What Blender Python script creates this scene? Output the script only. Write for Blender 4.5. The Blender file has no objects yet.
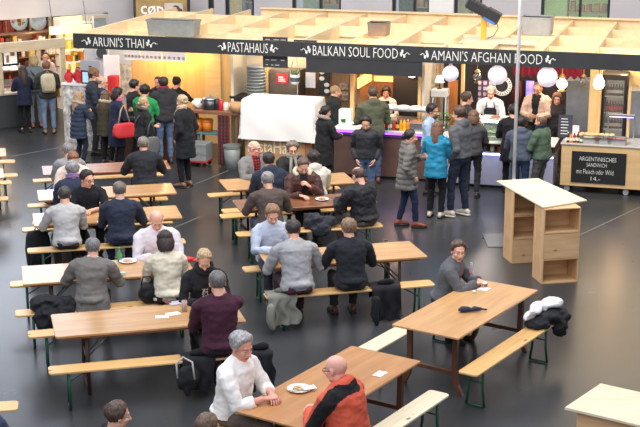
import bpy, math, random
from mathutils import Vector, Matrix, Euler, noise
R = math.radians
V3 = Vector
random.seed(7)
SC = bpy.context.scene
COL = SC.collection

# ------------------------------------------------------------------ camera
FPX = 1365.0; PITCH = R(14.545); HC = 6.0
cp, sp = math.cos(PITCH), math.sin(PITCH)
cam = bpy.data.objects.new('camera', bpy.data.cameras.new('camera'))
COL.objects.link(cam); SC.camera = cam
cam.location = (0, 0, HC); cam.rotation_euler = (math.pi/2 - PITCH, 0, 0)
cam.data.sensor_fit = 'HORIZONTAL'; cam.data.sensor_width = 36
cam.data.lens = FPX/640*36; cam.data.clip_end = 300

def ray(px, py):
    x = (px-320)/FPX; u = -(py-213.5)/FPX
    return (x, cp+u*sp, -sp+u*cp)
def G(px, py, z=0.0):
    r = ray(px, py); t = (z-HC)/r[2]
    return V3((r[0]*t, r[1]*t, z))
def proj(p):
    z = p[2]-HC; d = p[1]*cp - z*sp; u = p[1]*sp + z*cp
    return (320+FPX*p[0]/d, 213.5-FPX*u/d, FPX/d)
# the stall front runs along U, V points to the back of the stalls
O0 = G(75, 48, 2.25); E0 = G(640, 71.5, 2.25)
U = V3((E0.x-O0.x, E0.y-O0.y, 0)).normalized(); VV = V3((-U.y, U.x, 0))
HA = math.atan2(U.y, U.x)
def hall(a, b, z=0.0):
    return V3((O0.x+U.x*a+VV.x*b, O0.y+U.y*a+VV.y*b, z))
def A(px, py, b):
    r = ray(px, py)
    t = (b + O0.x*VV.x + O0.y*VV.y)/(r[0]*VV.x + r[1]*VV.y)
    x, y, z = r[0]*t, r[1]*t, HC+r[2]*t
    return ((x-O0.x)*U.x+(y-O0.y)*U.y, z)

# ------------------------------------------------------------------ materials
def lin(c):
    return tuple(((v/255)/12.92 if v/255 <= .04045 else ((v/255+.055)/1.055)**2.4) for v in c)
MATS = {}
def _nt(name):
    m = bpy.data.materials.new(name); m.use_nodes = True
    nt = m.node_tree; bs = nt.nodes['Principled BSDF']
    return m, nt, bs
def N(nt, typ, **kw):
    n = nt.nodes.new(typ)
    for k, v in kw.items():
        if hasattr(n, k): setattr(n, k, v)
        else: n.inputs[k].default_value = v
    return n
def mixc(nt, fac, a, b):
    n = nt.nodes.new('ShaderNodeMix'); n.data_type = 'RGBA'
    for i, v in ((0, fac), (6, a), (7, b)):
        if hasattr(v, 'links') or hasattr(v, 'is_linked'): nt.links.new(v, n.inputs[i])
        else: n.inputs[i].default_value = v if i == 0 else (*v[:3], 1)
    return n.outputs[2]
def ramp(nt, src, stops):
    n = nt.nodes.new('ShaderNodeValToRGB'); nt.links.new(src, n.inputs[0])
    el = n.color_ramp.elements
    while len(el) < len(stops): el.new(.5)
    for e, (p, v) in zip(el, stops):
        e.position = p; e.color = (v, v, v, 1) if not hasattr(v, '__len__') else (*v[:3], 1)
    return n.outputs[0]
def scaled(c, k): return tuple(min(1, v*k) for v in c)
def mat(col, rough=.6, metal=0.0, var=.1, ns=9.0, bump=0.0, bs_=60.0, emit=0.0, coat=0.0, alpha=None, trans=0.0, name='paint'):
    key = ('m', col, rough, metal, var, ns, bump, bs_, emit, coat, alpha, trans)
    if key in MATS: return MATS[key]
    m, nt, b = _nt(name); c = lin(col)
    tc = N(nt, 'ShaderNodeTexCoord')
    nz = N(nt, 'ShaderNodeTexNoise', Scale=ns, Detail=4.0); nt.links.new(tc.outputs['Object'], nz.inputs['Vector'])
    f = ramp(nt, nz.outputs['Fac'], [(.3, 0), (.7, 1)])
    o = mixc(nt, f, scaled(c, 1-var), scaled(c, 1+var))
    nt.links.new(o, b.inputs['Base Color'])
    b.inputs['Roughness'].default_value = rough; b.inputs['Metallic'].default_value = metal
    if coat: b.inputs['Coat Weight'].default_value = coat; b.inputs['Coat Roughness'].default_value = .15
    if emit:
        nt.links.new(o, b.inputs['Emission Color']); b.inputs['Emission Strength'].default_value = emit
    if trans: b.inputs['Transmission Weight'].default_value = trans; b.inputs['IOR'].default_value = 1.3
    if alpha is not None: b.inputs['Alpha'].default_value = alpha
    if bump:
        n2 = N(nt, 'ShaderNodeTexNoise', Scale=bs_, Detail=3.0); nt.links.new(tc.outputs['Object'], n2.inputs['Vector'])
        bp = N(nt, 'ShaderNodeBump', Strength=bump, Distance=.01)
        nt.links.new(n2.outputs['Fac'], bp.inputs['Height']); nt.links.new(bp.outputs[0], b.inputs['Normal'])
    MATS[key] = m
    return m
def wood(c1, c2, axis=0, rough=.35, coat=.3, grain=14.0, knots=False, name='wood'):
    key = ('w', c1, c2, axis, rough, coat, grain, knots)
    if key in MATS: return MATS[key]
    m, nt, b = _nt(name)
    tc = N(nt, 'ShaderNodeTexCoord'); mp = N(nt, 'ShaderNodeMapping')
    sc = [grain]*3; sc[axis] = grain*.09; mp.inputs['Scale'].default_value = sc
    nt.links.new(tc.outputs['Object'], mp.inputs['Vector'])
    nz = N(nt, 'ShaderNodeTexNoise', Scale=1.0, Detail=6.0, Roughness=.6); nt.links.new(mp.outputs[0], nz.inputs['Vector'])
    f = ramp(nt, nz.outputs['Fac'], [(.32, 0), (.68, 1)])
    o = mixc(nt, f, lin(c1), lin(c2))
    big = N(nt, 'ShaderNodeTexNoise', Scale=1.7, Detail=2.0); nt.links.new(tc.outputs['Object'], big.inputs['Vector'])
    o = mixc(nt, ramp(nt, big.outputs['Fac'], [(.35, .0), (.75, .35)]), o, scaled(lin(c1), .8))
    if knots:
        mk = N(nt, 'ShaderNodeMapping'); s2 = [7.0]*3; s2[axis] = 3.2; mk.inputs['Scale'].default_value = s2
        nt.links.new(tc.outputs['Object'], mk.inputs['Vector'])
        vo = N(nt, 'ShaderNodeTexVoronoi', Scale=1.0); nt.links.new(mk.outputs[0], vo.inputs['Vector'])
        k = ramp(nt, vo.outputs['Distance'], [(.09, 1), (.17, 0)])
        o = mixc(nt, k, o, scaled(lin(c1), .28))
    nt.links.new(o, b.inputs['Base Color'])
    b.inputs['Roughness'].default_value = rough
    b.inputs['Coat Weight'].default_value = coat; b.inputs['Coat Roughness'].default_value = .22
    bp = N(nt, 'ShaderNodeBump', Strength=.12, Distance=.004); nt.links.new(nz.outputs['Fac'], bp.inputs['Height']); nt.links.new(bp.outputs[0], b.inputs['Normal'])
    MATS[key] = m
    return m
def cloth(col, rough=.85, pat=None, col2=None, ps=26.0):
    key = ('c', col, rough, pat, col2, ps)
    if key in MATS: return MATS[key]
    m, nt, b = _nt('fabric'); c = lin(col)
    tc = N(nt, 'ShaderNodeTexCoord')
    nz = N(nt, 'ShaderNodeTexNoise', Scale=5.0, Detail=4.0); nt.links.new(tc.outputs['Object'], nz.inputs['Vector'])
    o = mixc(nt, ramp(nt, nz.outputs['Fac'], [(.3, 0), (.7, 1)]), scaled(c, .82), scaled(c, 1.14))
    if pat:
        c2 = lin(col2); sx = N(nt, 'ShaderNodeSeparateXYZ'); nt.links.new(tc.outputs['Object'], sx.inputs[0])
        def stripe(out, s):
            a = N(nt, 'ShaderNodeMath', operation='MULTIPLY'); nt.links.new(out, a.inputs[0]); a.inputs[1].default_value = s
            w = N(nt, 'ShaderNodeMath', operation='FRACT'); nt.links.new(a.outputs[0], w.inputs[0])
            g = N(nt, 'ShaderNodeMath', operation='GREATER_THAN'); nt.links.new(w.outputs[0], g.inputs[0]); g.inputs[1].default_value = .6
            return g.outputs[0]
        o = mixc(nt, stripe(sx.outputs[2], ps), o, c2)
        if pat == 'plaid': o = mixc(nt, stripe(sx.outputs[0], ps), o, scaled(c2, .6))
    nt.links.new(o, b.inputs['Base Color']); b.inputs['Roughness'].default_value = rough
    b.inputs['Sheen Weight'].default_value = .04; b.inputs['Specular IOR Level'].default_value = .25
    n2 = N(nt, 'ShaderNodeTexNoise', Scale=22.0, Detail=4.0); nt.links.new(tc.outputs['Object'], n2.inputs['Vector'])
    bp = N(nt, 'ShaderNodeBump', Strength=.3, Distance=.006); nt.links.new(n2.outputs['Fac'], bp.inputs['Height']); nt.links.new(bp.outputs[0], b.inputs['Normal'])
    MATS[key] = m
    return m
def hairmat(col):
    key = ('h', col)
    if key in MATS: return MATS[key]
    m, nt, b = _nt('hair_strands'); c = lin(col)
    tc = N(nt, 'ShaderNodeTexCoord'); mp = N(nt, 'ShaderNodeMapping'); mp.inputs['Scale'].default_value = (70, 55, 26)
    nt.links.new(tc.outputs['Object'], mp.inputs['Vector'])
    nz = N(nt, 'ShaderNodeTexNoise', Scale=1.0, Detail=3.0); nt.links.new(mp.outputs[0], nz.inputs['Vector'])
    o = mixc(nt, ramp(nt, nz.outputs['Fac'], [(.3, 0), (.7, 1)]), scaled(c, .5), scaled(c, 1.45))
    nt.links.new(o, b.inputs['Base Color']); b.inputs['Roughness'].default_value = .5
    bp = N(nt, 'ShaderNodeBump', Strength=.5, Distance=.01); nt.links.new(nz.outputs['Fac'], bp.inputs['Height']); nt.links.new(bp.outputs[0], b.inputs['Normal'])
    MATS[key] = m
    return m
def skinmat(col):
    key = ('s', col)
    if key in MATS: return MATS[key]
    m, nt, b = _nt('skin'); c = lin(col)
    tc = N(nt, 'ShaderNodeTexCoord'); nz = N(nt, 'ShaderNodeTexNoise', Scale=14.0, Detail=3.0); nt.links.new(tc.outputs['Object'], nz.inputs['Vector'])
    o = mixc(nt, ramp(nt, nz.outputs['Fac'], [(.3, 0), (.7, 1)]), (c[0]*.95, c[1]*.84, c[2]*.8), (min(1, c[0]*1.05), min(1, c[1]*1.05), min(1, c[2]*1.05)))
    nt.links.new(o, b.inputs['Base Color']); b.inputs['Roughness'].default_value = .48
    b.inputs['Subsurface Weight'].default_value = .08; b.inputs['Subsurface Radius'].default_value = (.012, .005, .003)
    MATS[key] = m
    return m

# ------------------------------------------------------------------ mesh builder
class MB:
    def __init__(s): s.v = []; s.f = []; s.m = []
    def add(s, vs, fs, m=0):
        o = len(s.v); s.v += [tuple(p) for p in vs]; s.f += [tuple(i+o for i in f) for f in fs]; s.m += [m]*len(fs); return s
    def loft(s, rings, m=0, cap=True):
        n = len(rings[0]); vs = [p for r in rings for p in r]; fs = []
        for i in range(len(rings)-1):
            for j in range(n):
                k = (j+1) % n
                fs.append((i*n+j, i*n+k, (i+1)*n+k, (i+1)*n+j))
        if cap:
            fs.append(tuple(range(n-1, -1, -1))); b = (len(rings)-1)*n; fs.append(tuple(range(b, b+n)))
        return s.add(vs, fs, m)
    def tube(s, pts, rad, n=8, m=0, round_=False):
        pts = [V3(p) for p in pts]
        if not hasattr(rad, '__len__'): rad = [rad]*len(pts)
        rad = list(rad)
        if round_:
            d0 = (pts[0]-pts[1]).normalized(); d1 = (pts[-1]-pts[-2]).normalized(); r0, r1 = rad[0], rad[-1]
            pts = [pts[0]+d0*r0*.9, pts[0]+d0*r0*.55]+pts+[pts[-1]+d1*r1*.55, pts[-1]+d1*r1*.9]
            rad = [r0*.4, r0*.83]+rad+[r1*.83, r1*.4]
        rings = []; x = None
        for i, p in enumerate(pts):
            t = (pts[min(i+1, len(pts)-1)]-pts[max(i-1, 0)]).normalized()
            if x is None:
                ref = V3((0, 0, 1)) if abs(t.z) < .9 else V3((1, 0, 0)); x = ref.cross(t).normalized()
            else:
                x = x - t*x.dot(t)
                x = x.normalized() if x.length > 1e-6 else V3((1, 0, 0))
            y = t.cross(x)
            rings.append([p + (x*math.cos(2*math.pi*j/n)+y*math.sin(2*math.pi*j/n))*rad[i] for j in range(n)])
        return s.loft(rings, m)
    def box(s, c, d, ch=0.0, rz=0.0, M=None, m=0):
        hx, hy, hz = d[0]/2, d[1]/2, d[2]/2
        ch = min(ch, hx*.9, hy*.9, hz*.9)
        if M is None: M = Matrix.Translation(c) @ Matrix.Rotation(rz, 4, 'Z')
        if ch <= 0:
            vs = [M @ V3((x*hx, y*hy, z*hz)) for z in (-1, 1) for y in (-1, 1) for x in (-1, 1)]
            return s.add(vs, [(0, 2, 3, 1), (4, 5, 7, 6), (0, 1, 5, 4), (2, 6, 7, 3), (0, 4, 6, 2), (1, 3, 7, 5)], m)
        vs = []; idx = {}
        for sx in (-1, 1):
            for sy in (-1, 1):
                for sz in (-1, 1):
                    for ax in range(3):
                        p = [sx*(hx-ch), sy*(hy-ch), sz*(hz-ch)]; q = [sx*hx, sy*hy, sz*hz]; p[ax] = q[ax]
                        idx[(sx, sy, sz, ax)] = len(vs); vs.append(M @ V3(p))
        fs = []
        cyc = [(-1, -1), (1, -1), (1, 1), (-1, 1)]
        for sg in (-1, 1):
            fx = [idx[(sg, a, b, 0)] for a, b in cyc]; fy = [idx[(a, sg, b, 1)] for a, b in cyc]; fz = [idx[(a, b, sg, 2)] for a, b in cyc]
            fs += [tuple(fx if sg > 0 else fx[::-1]), tuple(fy[::-1] if sg > 0 else fy), tuple(fz if sg > 0 else fz[::-1])]
        for a in (-1, 1):
            for b in (-1, 1):
                fs += [(idx[(-1, a, b, 1)], idx[(1, a, b, 1)], idx[(1, a, b, 2)], idx[(-1, a, b, 2)]),
                       (idx[(a, -1, b, 0)], idx[(a, 1, b, 0)], idx[(a, 1, b, 2)], idx[(a, -1, b, 2)]),
                       (idx[(a, b, -1, 0)], idx[(a, b, 1, 0)], idx[(a, b, 1, 1)], idx[(a, b, -1, 1)])]
                for c_ in (-1, 1): fs.append((idx[(a, b, c_, 0)], idx[(a, b, c_, 1)], idx[(a, b, c_, 2)]))
        return s.add(vs, fs, m)
    def bb(s, x0, x1, y0, y1, z0, z1, ch=0.0, m=0):
        return s.box(((x0+x1)/2, (y0+y1)/2, (z0+z1)/2), (abs(x1-x0), abs(y1-y0), abs(z1-z0)), ch, m=m)
    def ell(s, c, r, Rm=None, nu=14, nv=9, m=0):
        c = V3(c); vs = []; fs = []
        if not hasattr(r, '__len__'): r = (r, r, r)
        for i in range(nv+1):
            th = math.pi*i/nv
            for j in range(nu):
                ph = 2*math.pi*j/nu
                p = V3((r[0]*math.sin(th)*math.cos(ph), r[1]*math.sin(th)*math.sin(ph), r[2]*math.cos(th)))
                vs.append(c+(Rm @ p if Rm else p))
        for i in range(nv):
            for j in range(nu):
                k = (j+1) % nu
                if i == 0: fs.append((0, (i+1)*nu+j, (i+1)*nu+k))
                elif i == nv-1: fs.append((i*nu+j, (i+1)*nu, i*nu+k))
                else: fs.append((i*nu+j, (i+1)*nu+j, (i+1)*nu+k, i*nu+k))
        # merge poles: remap unused pole duplicates
        return s.add(vs, fs, m)
    def lathe(s, prof, c=(0, 0, 0), n=16, m=0, M=None):
        c = V3(c); rings = []
        for r, z in prof:
            ring = [V3((max(r, .0004)*math.cos(2*math.pi*j/n), max(r, .0004)*math.sin(2*math.pi*j/n), z)) for j in range(n)]
            rings.append([(M @ p if M else p)+c for p in ring])
        return s.loft(rings, m)
    def prism(s, poly, z0, z1, m=0, ch=0.0):
        if ch:
            cx = sum(p[0] for p in poly)/len(poly); cy = sum(p[1] for p in poly)/len(poly)
            def ins(p):
                dx, dy = p[0]-cx, p[1]-cy
                return (p[0]-math.copysign(min(ch, abs(dx)), dx), p[1]-math.copysign(min(ch, abs(dy)), dy))
            q = [ins(p) for p in poly]
            rings = [[V3((*p, z0)) for p in q], [V3((*p, z0+ch)) for p in poly], [V3((*p, z1-ch)) for p in poly], [V3((*p, z1)) for p in q]]
        else: rings = [[V3((*p, z0)) for p in poly], [V3((*p, z1)) for p in poly]]
        return s.loft(rings, m)
    def mesh(s, name, mats):
        me = bpy.data.meshes.new(name); me.from_pydata(s.v, [], s.f)
        for x in (mats if isinstance(mats, (list, tuple)) else [mats]): me.materials.append(x)
        if any(s.m): me.polygons.foreach_set('material_index', s.m)
        me.validate(); me.update()
        return me
def fixnormals(me):
    import bmesh
    bm = bmesh.new(); bm.from_mesh(me); bmesh.ops.remove_doubles(bm, verts=bm.verts, dist=1e-6)
    bmesh.ops.recalc_face_normals(bm, faces=bm.faces); bm.to_mesh(me); bm.free()
def smooth(me): me.polygons.foreach_set('use_smooth', [True]*len(me.polygons)); me.update()
def link(name, me, parent=None, loc=None, rz=0.0, label=None, cat=None, group=None, kind=None):
    o = bpy.data.objects.new(name, me); COL.objects.link(o)
    if parent: o.parent = parent
    if loc is not None: o.location = loc
    if rz: o.rotation_euler = (0, 0, rz)
    if label: o['label'] = label
    if cat: o['category'] = cat
    if group: o['group'] = group
    if kind: o['kind'] = kind
    return o
def thing(name, label, cat, loc=(0, 0, 0), rz=0.0, group=None):
    o = link(name, None, None, loc, rz, label, cat, group); o.empty_display_size = .1
    return o
def part(mb, name, mats, parent, sm=False, label=None, kind=None):
    me = mb.mesh(name, mats); fixnormals(me)
    if sm: smooth(me)
    return link(name, me, parent, label=label, kind=kind)
def solo(mb, name, mats, label, cat, loc=(0, 0, 0), rz=0.0, group=None, sm=False):
    me = mb.mesh(name, mats); fixnormals(me)
    if sm: smooth(me)
    return link(name, me, None, loc, rz, label, cat, group)
def struct(mb, name, mats, loc=(0, 0, 0), rz=0.0, sm=False):
    me = mb.mesh(name, mats); fixnormals(me)
    if sm: smooth(me)
    return link(name, me, None, loc, rz, kind='structure')
def dup(root, loc, rz=None, label=None, group=None):
    r = root.copy(); COL.objects.link(r); r.location = loc
    if rz is not None: r.rotation_euler = (0, 0, rz)
    if label: r['label'] = label
    if group: r['group'] = group
    for ch in list(root.children):
        c = ch.copy(); COL.objects.link(c); c.parent = r
        for g in list(ch.children):
            d = g.copy(); COL.objects.link(d); d.parent = c
    return r
def hthing(name, label, cat, a, b, z=0.0, group=None, rz=0.0): return thing(name, label, cat, hall(a, b, z), HA+rz, group)
def hsolo(mb, name, mats, label, cat, a, b, z=0.0, group=None, sm=False, rz=0.0): return solo(mb, name, mats, label, cat, hall(a, b, z), HA+rz, group, sm)

TMP = bpy.data.objects.new('tmp_work', bpy.data.meshes.new('tmp_work'))
def remesh(mb, vox, it=3):
    """fuse overlapping closed shapes into one continuous skin"""
    me = mb.mesh('fuse', []); fixnormals(me)
    TMP.data = me; COL.objects.link(TMP); TMP.modifiers.clear()
    r = TMP.modifiers.new('r', 'REMESH'); r.mode = 'VOXEL'; r.voxel_size = vox
    if it:
        s = TMP.modifiers.new('s', 'SMOOTH'); s.factor = .5; s.iterations = it
    dg = bpy.context.evaluated_depsgraph_get(); dg.update()
    ev = TMP.evaluated_get(dg); m2 = ev.to_mesh()
    out = MB(); out.v = [tuple(v.co) for v in m2.vertices]; out.f = [tuple(p.vertices) for p in m2.polygons]; out.m = [0]*len(out.f)
    ev.to_mesh_clear(); COL.objects.unlink(TMP); TMP.data = bpy.data.meshes.new('none'); bpy.data.meshes.remove(me)
    return out
def rough_up(mb, amp, fx, fz=None, seed=0.0):
    """pushes vertices about with noise so cloth creases"""
    fz = fz or fx; o = []
    for x, y, z in mb.v:
        q = V3((x*fx+seed, y*fx, z*fz)); n = noise.noise_vector(q)
        o.append((x+n.x*amp, y+n.y*amp, z+n.z*amp*.6))
    mb.v = o; return mb
def text_mb(s, w, h, thin=0.0, depth=.006):
    cu = bpy.data.curves.new('txt', 'FONT'); cu.body = s; cu.align_x = 'CENTER'; cu.size = 1; cu.offset = thin; cu.extrude = .02; cu.resolution_u = 2
    TX = bpy.data.objects.new('txt', cu); COL.objects.link(TX)
    dg = bpy.context.evaluated_depsgraph_get(); dg.update()
    ev = TX.evaluated_get(dg); m2 = ev.to_mesh()
    vs = [v.co.copy() for v in m2.vertices]; fs = [tuple(p.vertices) for p in m2.polygons]
    ev.to_mesh_clear(); COL.objects.unlink(TX); bpy.data.objects.remove(TX); bpy.data.curves.remove(cu)
    x0 = min(v.x for v in vs); x1 = max(v.x for v in vs); y0 = min(v.y for v in vs); y1 = max(v.y for v in vs)
    mb = MB(); mb.add([((v.x-(x0+x1)/2)/(x1-x0)*w, -v.z*depth/.02, (v.y-(y0+y1)/2)/(y1-y0)*h) for v in vs], fs)
    return mb
# ------------------------------------------------------------------ people
def make_head():
    mb = MB()
    mb.ell((0, -.014, .028), (.077, .098, .088), nu=20, nv=14)
    mb.ell((0, .03, -.035), (.06, .062, .078), nu=18, nv=12)
    mb.ell((0, .06, -.097), (.027, .024, .02))
    for s in (-1, 1):
        mb.ell((s*.045, .005, -.07), (.018, .045, .03))
        mb.ell((s*.04, .06, -.025), (.022, .026, .02))           # cheek
        mb.ell((s*.079, -.008, -.008), (.009, .02, .033))        # ear
        mb.ell((s*.0125, .1, -.034), (.009, .011, .008))         # nostril wing
    mb.ell((0, .072, .03), (.052, .02, .014))                    # brow ridge
    mb.tube([(0, .088, .018), (0, .104, -.012), (0, .115, -.03)], [.008, .0105, .0125], n=8, round_=True)
    mb.ell((0, .086, -.062), (.025, .013, .008)); mb.ell((0, .085, -.072), (.021, .012, .008))
    mb.tube([(0, -.02, -.03), (0, -.028, -.1), (0, -.035, -.19)], [.056, .054, .06], n=14, round_=True)
    h = remesh(mb, .0058, 2)
    vs = []
    for x, y, z in h.v:
        for s in (-1, 1):
            d2 = ((x-s*.031)/.017)**2+((z-.004)/.011)**2
            if y > .03: y -= .0095*math.exp(-d2)
        if y > .05: y -= .006*math.exp(-((z+.067)/.0025)**2-(x/.02)**2)
        vs.append((x, y, z))
    h.v = vs; ms = []
    for f in h.f:
        c = sum((V3(vs[i]) for i in f), V3())/len(f); m = 0
        if c.y > .068 and abs(c.x) < .023 and -.08 < c.z < -.056: m = 1
        if c.y > .06 and .016 < abs(c.x) < .046 and .0245 < c.z < .031: m = 4
        ms.append(m)
    h.m = ms
    for s in (-1, 1):
        e = MB(); e.ell((s*.031, .0715, .003), .0125, nu=12, nv=10)
        for f in e.f:
            c = sum((V3(e.v[i]) for i in f), V3())/len(f)-V3((s*.031, .0715, .003))
            h_m = 3 if c.normalized().y > .86 else 2
            e.m[e.f.index(f)] = h_m
        o = len(h.v); h.v += e.v; h.f += [tuple(i+o for i in f) for f in e.f]; h.m += e.m
    return h
HEAD = make_head()

def ss(a, b, x):
    t = max(0, min(1, (x-a)/(b-a))); return t*t*(3-2*t)
def hair_shell(style, seed):
    """cap over the skull: outside it where hair grows, tucked inside where it does not"""
    nu, nv = 44, 30; vs = []; fs = []; c = V3((0, -.014, .028)); r = (.077, .098, .088)
    th_top = {'crop': .014, 'buzz': .006, 'short': .021, 'bob': .024, 'long': .02, 'tied': .013, 'bald': .008, 'thin': .01, 'full': .028}.get(style, .018)
    for i in range(nv+1):
        t = math.pi*i/nv
        for j in range(nu):
            ph = 2*math.pi*j/nu
            d = V3((math.sin(t)*math.sin(ph), math.sin(t)*math.cos(ph), math.cos(t)))
            p = V3((d.x*r[0], d.y*r[1], d.z*r[2]))+c
            az = abs(ph if ph <= math.pi else 2*math.pi-ph)/math.pi*180      # 0 = front
            pts = [(0, .08), (35, .072), (58, .046), (74, -.012), (88, -.05), (100, -.06), (115, -.1), (180, -.125)]
            if style in ('bob', 'long'): pts = [(0, .07), (35, .055), (55, .0), (66, -.08), (180, -.12)]
            if style in ('tied', 'bun', 'pony', 'ponyfront', 'updo', 'lowbun'): pts = [(0, .086), (35, .078), (58, .056), (74, .012), (88, -.03), (100, -.05), (115, -.08), (180, -.1)]
            if style == 'fringe': pts = [(0, .05), (35, .045), (55, -.02), (66, -.1), (180, -.12)]
            if style in ('bald',): pts = [(0, .3), (72, .3), (84, -.02), (100, -.03), (115, -.05), (180, -.07)]
            for (a0, z0), (a1, z1) in zip(pts, pts[1:]):
                if a0 <= az <= a1: thr = z0+(z1-z0)*(az-a0)/(a1-a0); break
            k = ss(thr-.012, thr+.034, p.z)
            if style == 'bald': k *= 1-ss(.035, .06, p.z)
            if style == 'thin': k *= 1-.95*ss(.085, .1, p.z)*(1 if d.y < .3 else .3)
            n = noise.noise(V3((p.x*34+seed, p.y*34, p.z*22)))*.009+noise.noise(V3((p.x*90, p.y*90+seed, p.z*50)))*.005
            th = th_top*(.5+.6*ss(-.02, .08, p.z))
            if style in ('bob', 'fringe', 'long'): th *= 1.15
            off = (th+n*(th_top/.02))*k-.012*(1-k)
            dn = V3((d.x/r[0], d.y/r[1], d.z/r[2])).normalized()
            vs.append(p+dn*off)
    for i in range(nv):
        for j in range(nu):
            k = (j+1) % nu
            fs.append((i*nu+j, i*nu+k, (i+1)*nu+k, (i+1)*nu+j))
    mb = MB(); mb.add(vs, fs)
    rnd = random.Random(seed)
    if style in ('long', 'bob', 'fringe'):
        ln = {'long': -.33, 'bob': -.12, 'fringe': -.12}[style]
        for k in range(17):
            a = R(100+160*k/16); x = math.sin(a)*.088; y = math.cos(a)*.1-.016
            z1 = ln*(.9+.2*rnd.random()); w = .9 if style != 'long' else .95
            mb.tube([(x*.8, y*.85, .06), (x*1.05, y*1.03, -.01), (x*w, y*1.0-.01, z1*.55-.02), (x*w*.9, y*.95-.02, z1)], [.02, .025, .024, .008], n=7, round_=True)
    if style == 'pony':
        mb.ell((0, -.125, .035), (.022, .02, .022)); mb.tube([(0, -.13, .035), (.005, -.155, .0), (.01, -.15, -.1), (.0, -.135, -.2)], [.02, .028, .026, .008], n=8, round_=True)
    if style == 'ponyfront':
        mb.tube([(0, -.12, -.01), (-.06, -.09, -.06), (-.085, .01, -.13), (-.075, .06, -.24), (-.07, .07, -.33)], [.03, .04, .034, .03, .01], n=8, round_=True)
    if style == 'tied': mb.ell((0, -.12, .0), (.03, .03, .03), nu=9, nv=6); mb.tube([(0, -.125, -.005), (.004, -.14, -.06), (0, -.125, -.12)], [.02, .024, .008], n=7, round_=True)
    if style == 'bun': mb.ell((0, -.1, .1), (.042, .042, .036))
    if style == 'lowbun': mb.ell((0, -.13, -.01), (.045, .035, .04))
    if style == 'updo':
        for k in range(9):
            a = rnd.random()*6.28; mb.ell((math.cos(a)*.035, -.1+rnd.random()*.02, .03+math.sin(a)*.04), .034, nu=9, nv=6)
    return mb

def ik(a, b, l1, l2, hint):
    a, b = V3(a), V3(b); d = b-a; L = min(d.length, (l1+l2)*.995); d.normalize()
    x = (l1*l1-l2*l2+L*L)/(2*L); h = math.sqrt(max(0, l1*l1-x*x))
    hv = V3(hint); hv = hv-d*hv.dot(d); hv.normalize()
    return a+d*x+hv*h, a+d*L

def hand(mb, w, d, n, side, s, curl=.35, m=0):
    """palm, four unequal bent fingers and a thumb off the side of the palm; d = pointing direction, n = palm normal"""
    d = d.normalized(); n = (n-d*n.dot(d)).normalized(); x = d.cross(n)*side   # x points to the thumb side
    P = lambda a, b, c: w+d*(a*s)+x*(b*s)+n*(c*s)
    rings = []
    for a, hw, ht in ((-.02, .026, .02), (.0, .029, .019), (.035, .039, .0165), (.07, .042, .014), (.094, .038, .011), (.1, .028, .007)):
        rings.append([P(a, hw*math.cos(t), ht*math.sin(t)) for t in [2*math.pi*k/12 for k in range(12)]])
    mb.loft(rings, m)
    for k, (b, L, r) in enumerate(((.029, .072, .0088), (.010, .080, .009), (-.010, .074, .0088), (-.028, .058, .0078))):
        p = [P(.084, b, 0)]; ang = curl*.5+.06*k
        for seg, q in enumerate((.45, .3, .25)):
            ang += curl*(.55+.25*seg)
            p.append(p[-1]+(d*math.cos(ang)+n*math.sin(ang))*(L*q*s)+x*(b*.06*s))
        mb.tube(p, [r*s, r*.95*s, r*.88*s, r*.7*s], n=7, m=m, round_=True)
    p = [P(.02, .028, .004), P(.05, .05, .014), P(.075, .056, .022), P(.095, .052, .03)]
    mb.tube(p, [.0125*s, .0115*s, .01*s, .008*s], n=7, m=m, round_=True)

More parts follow.
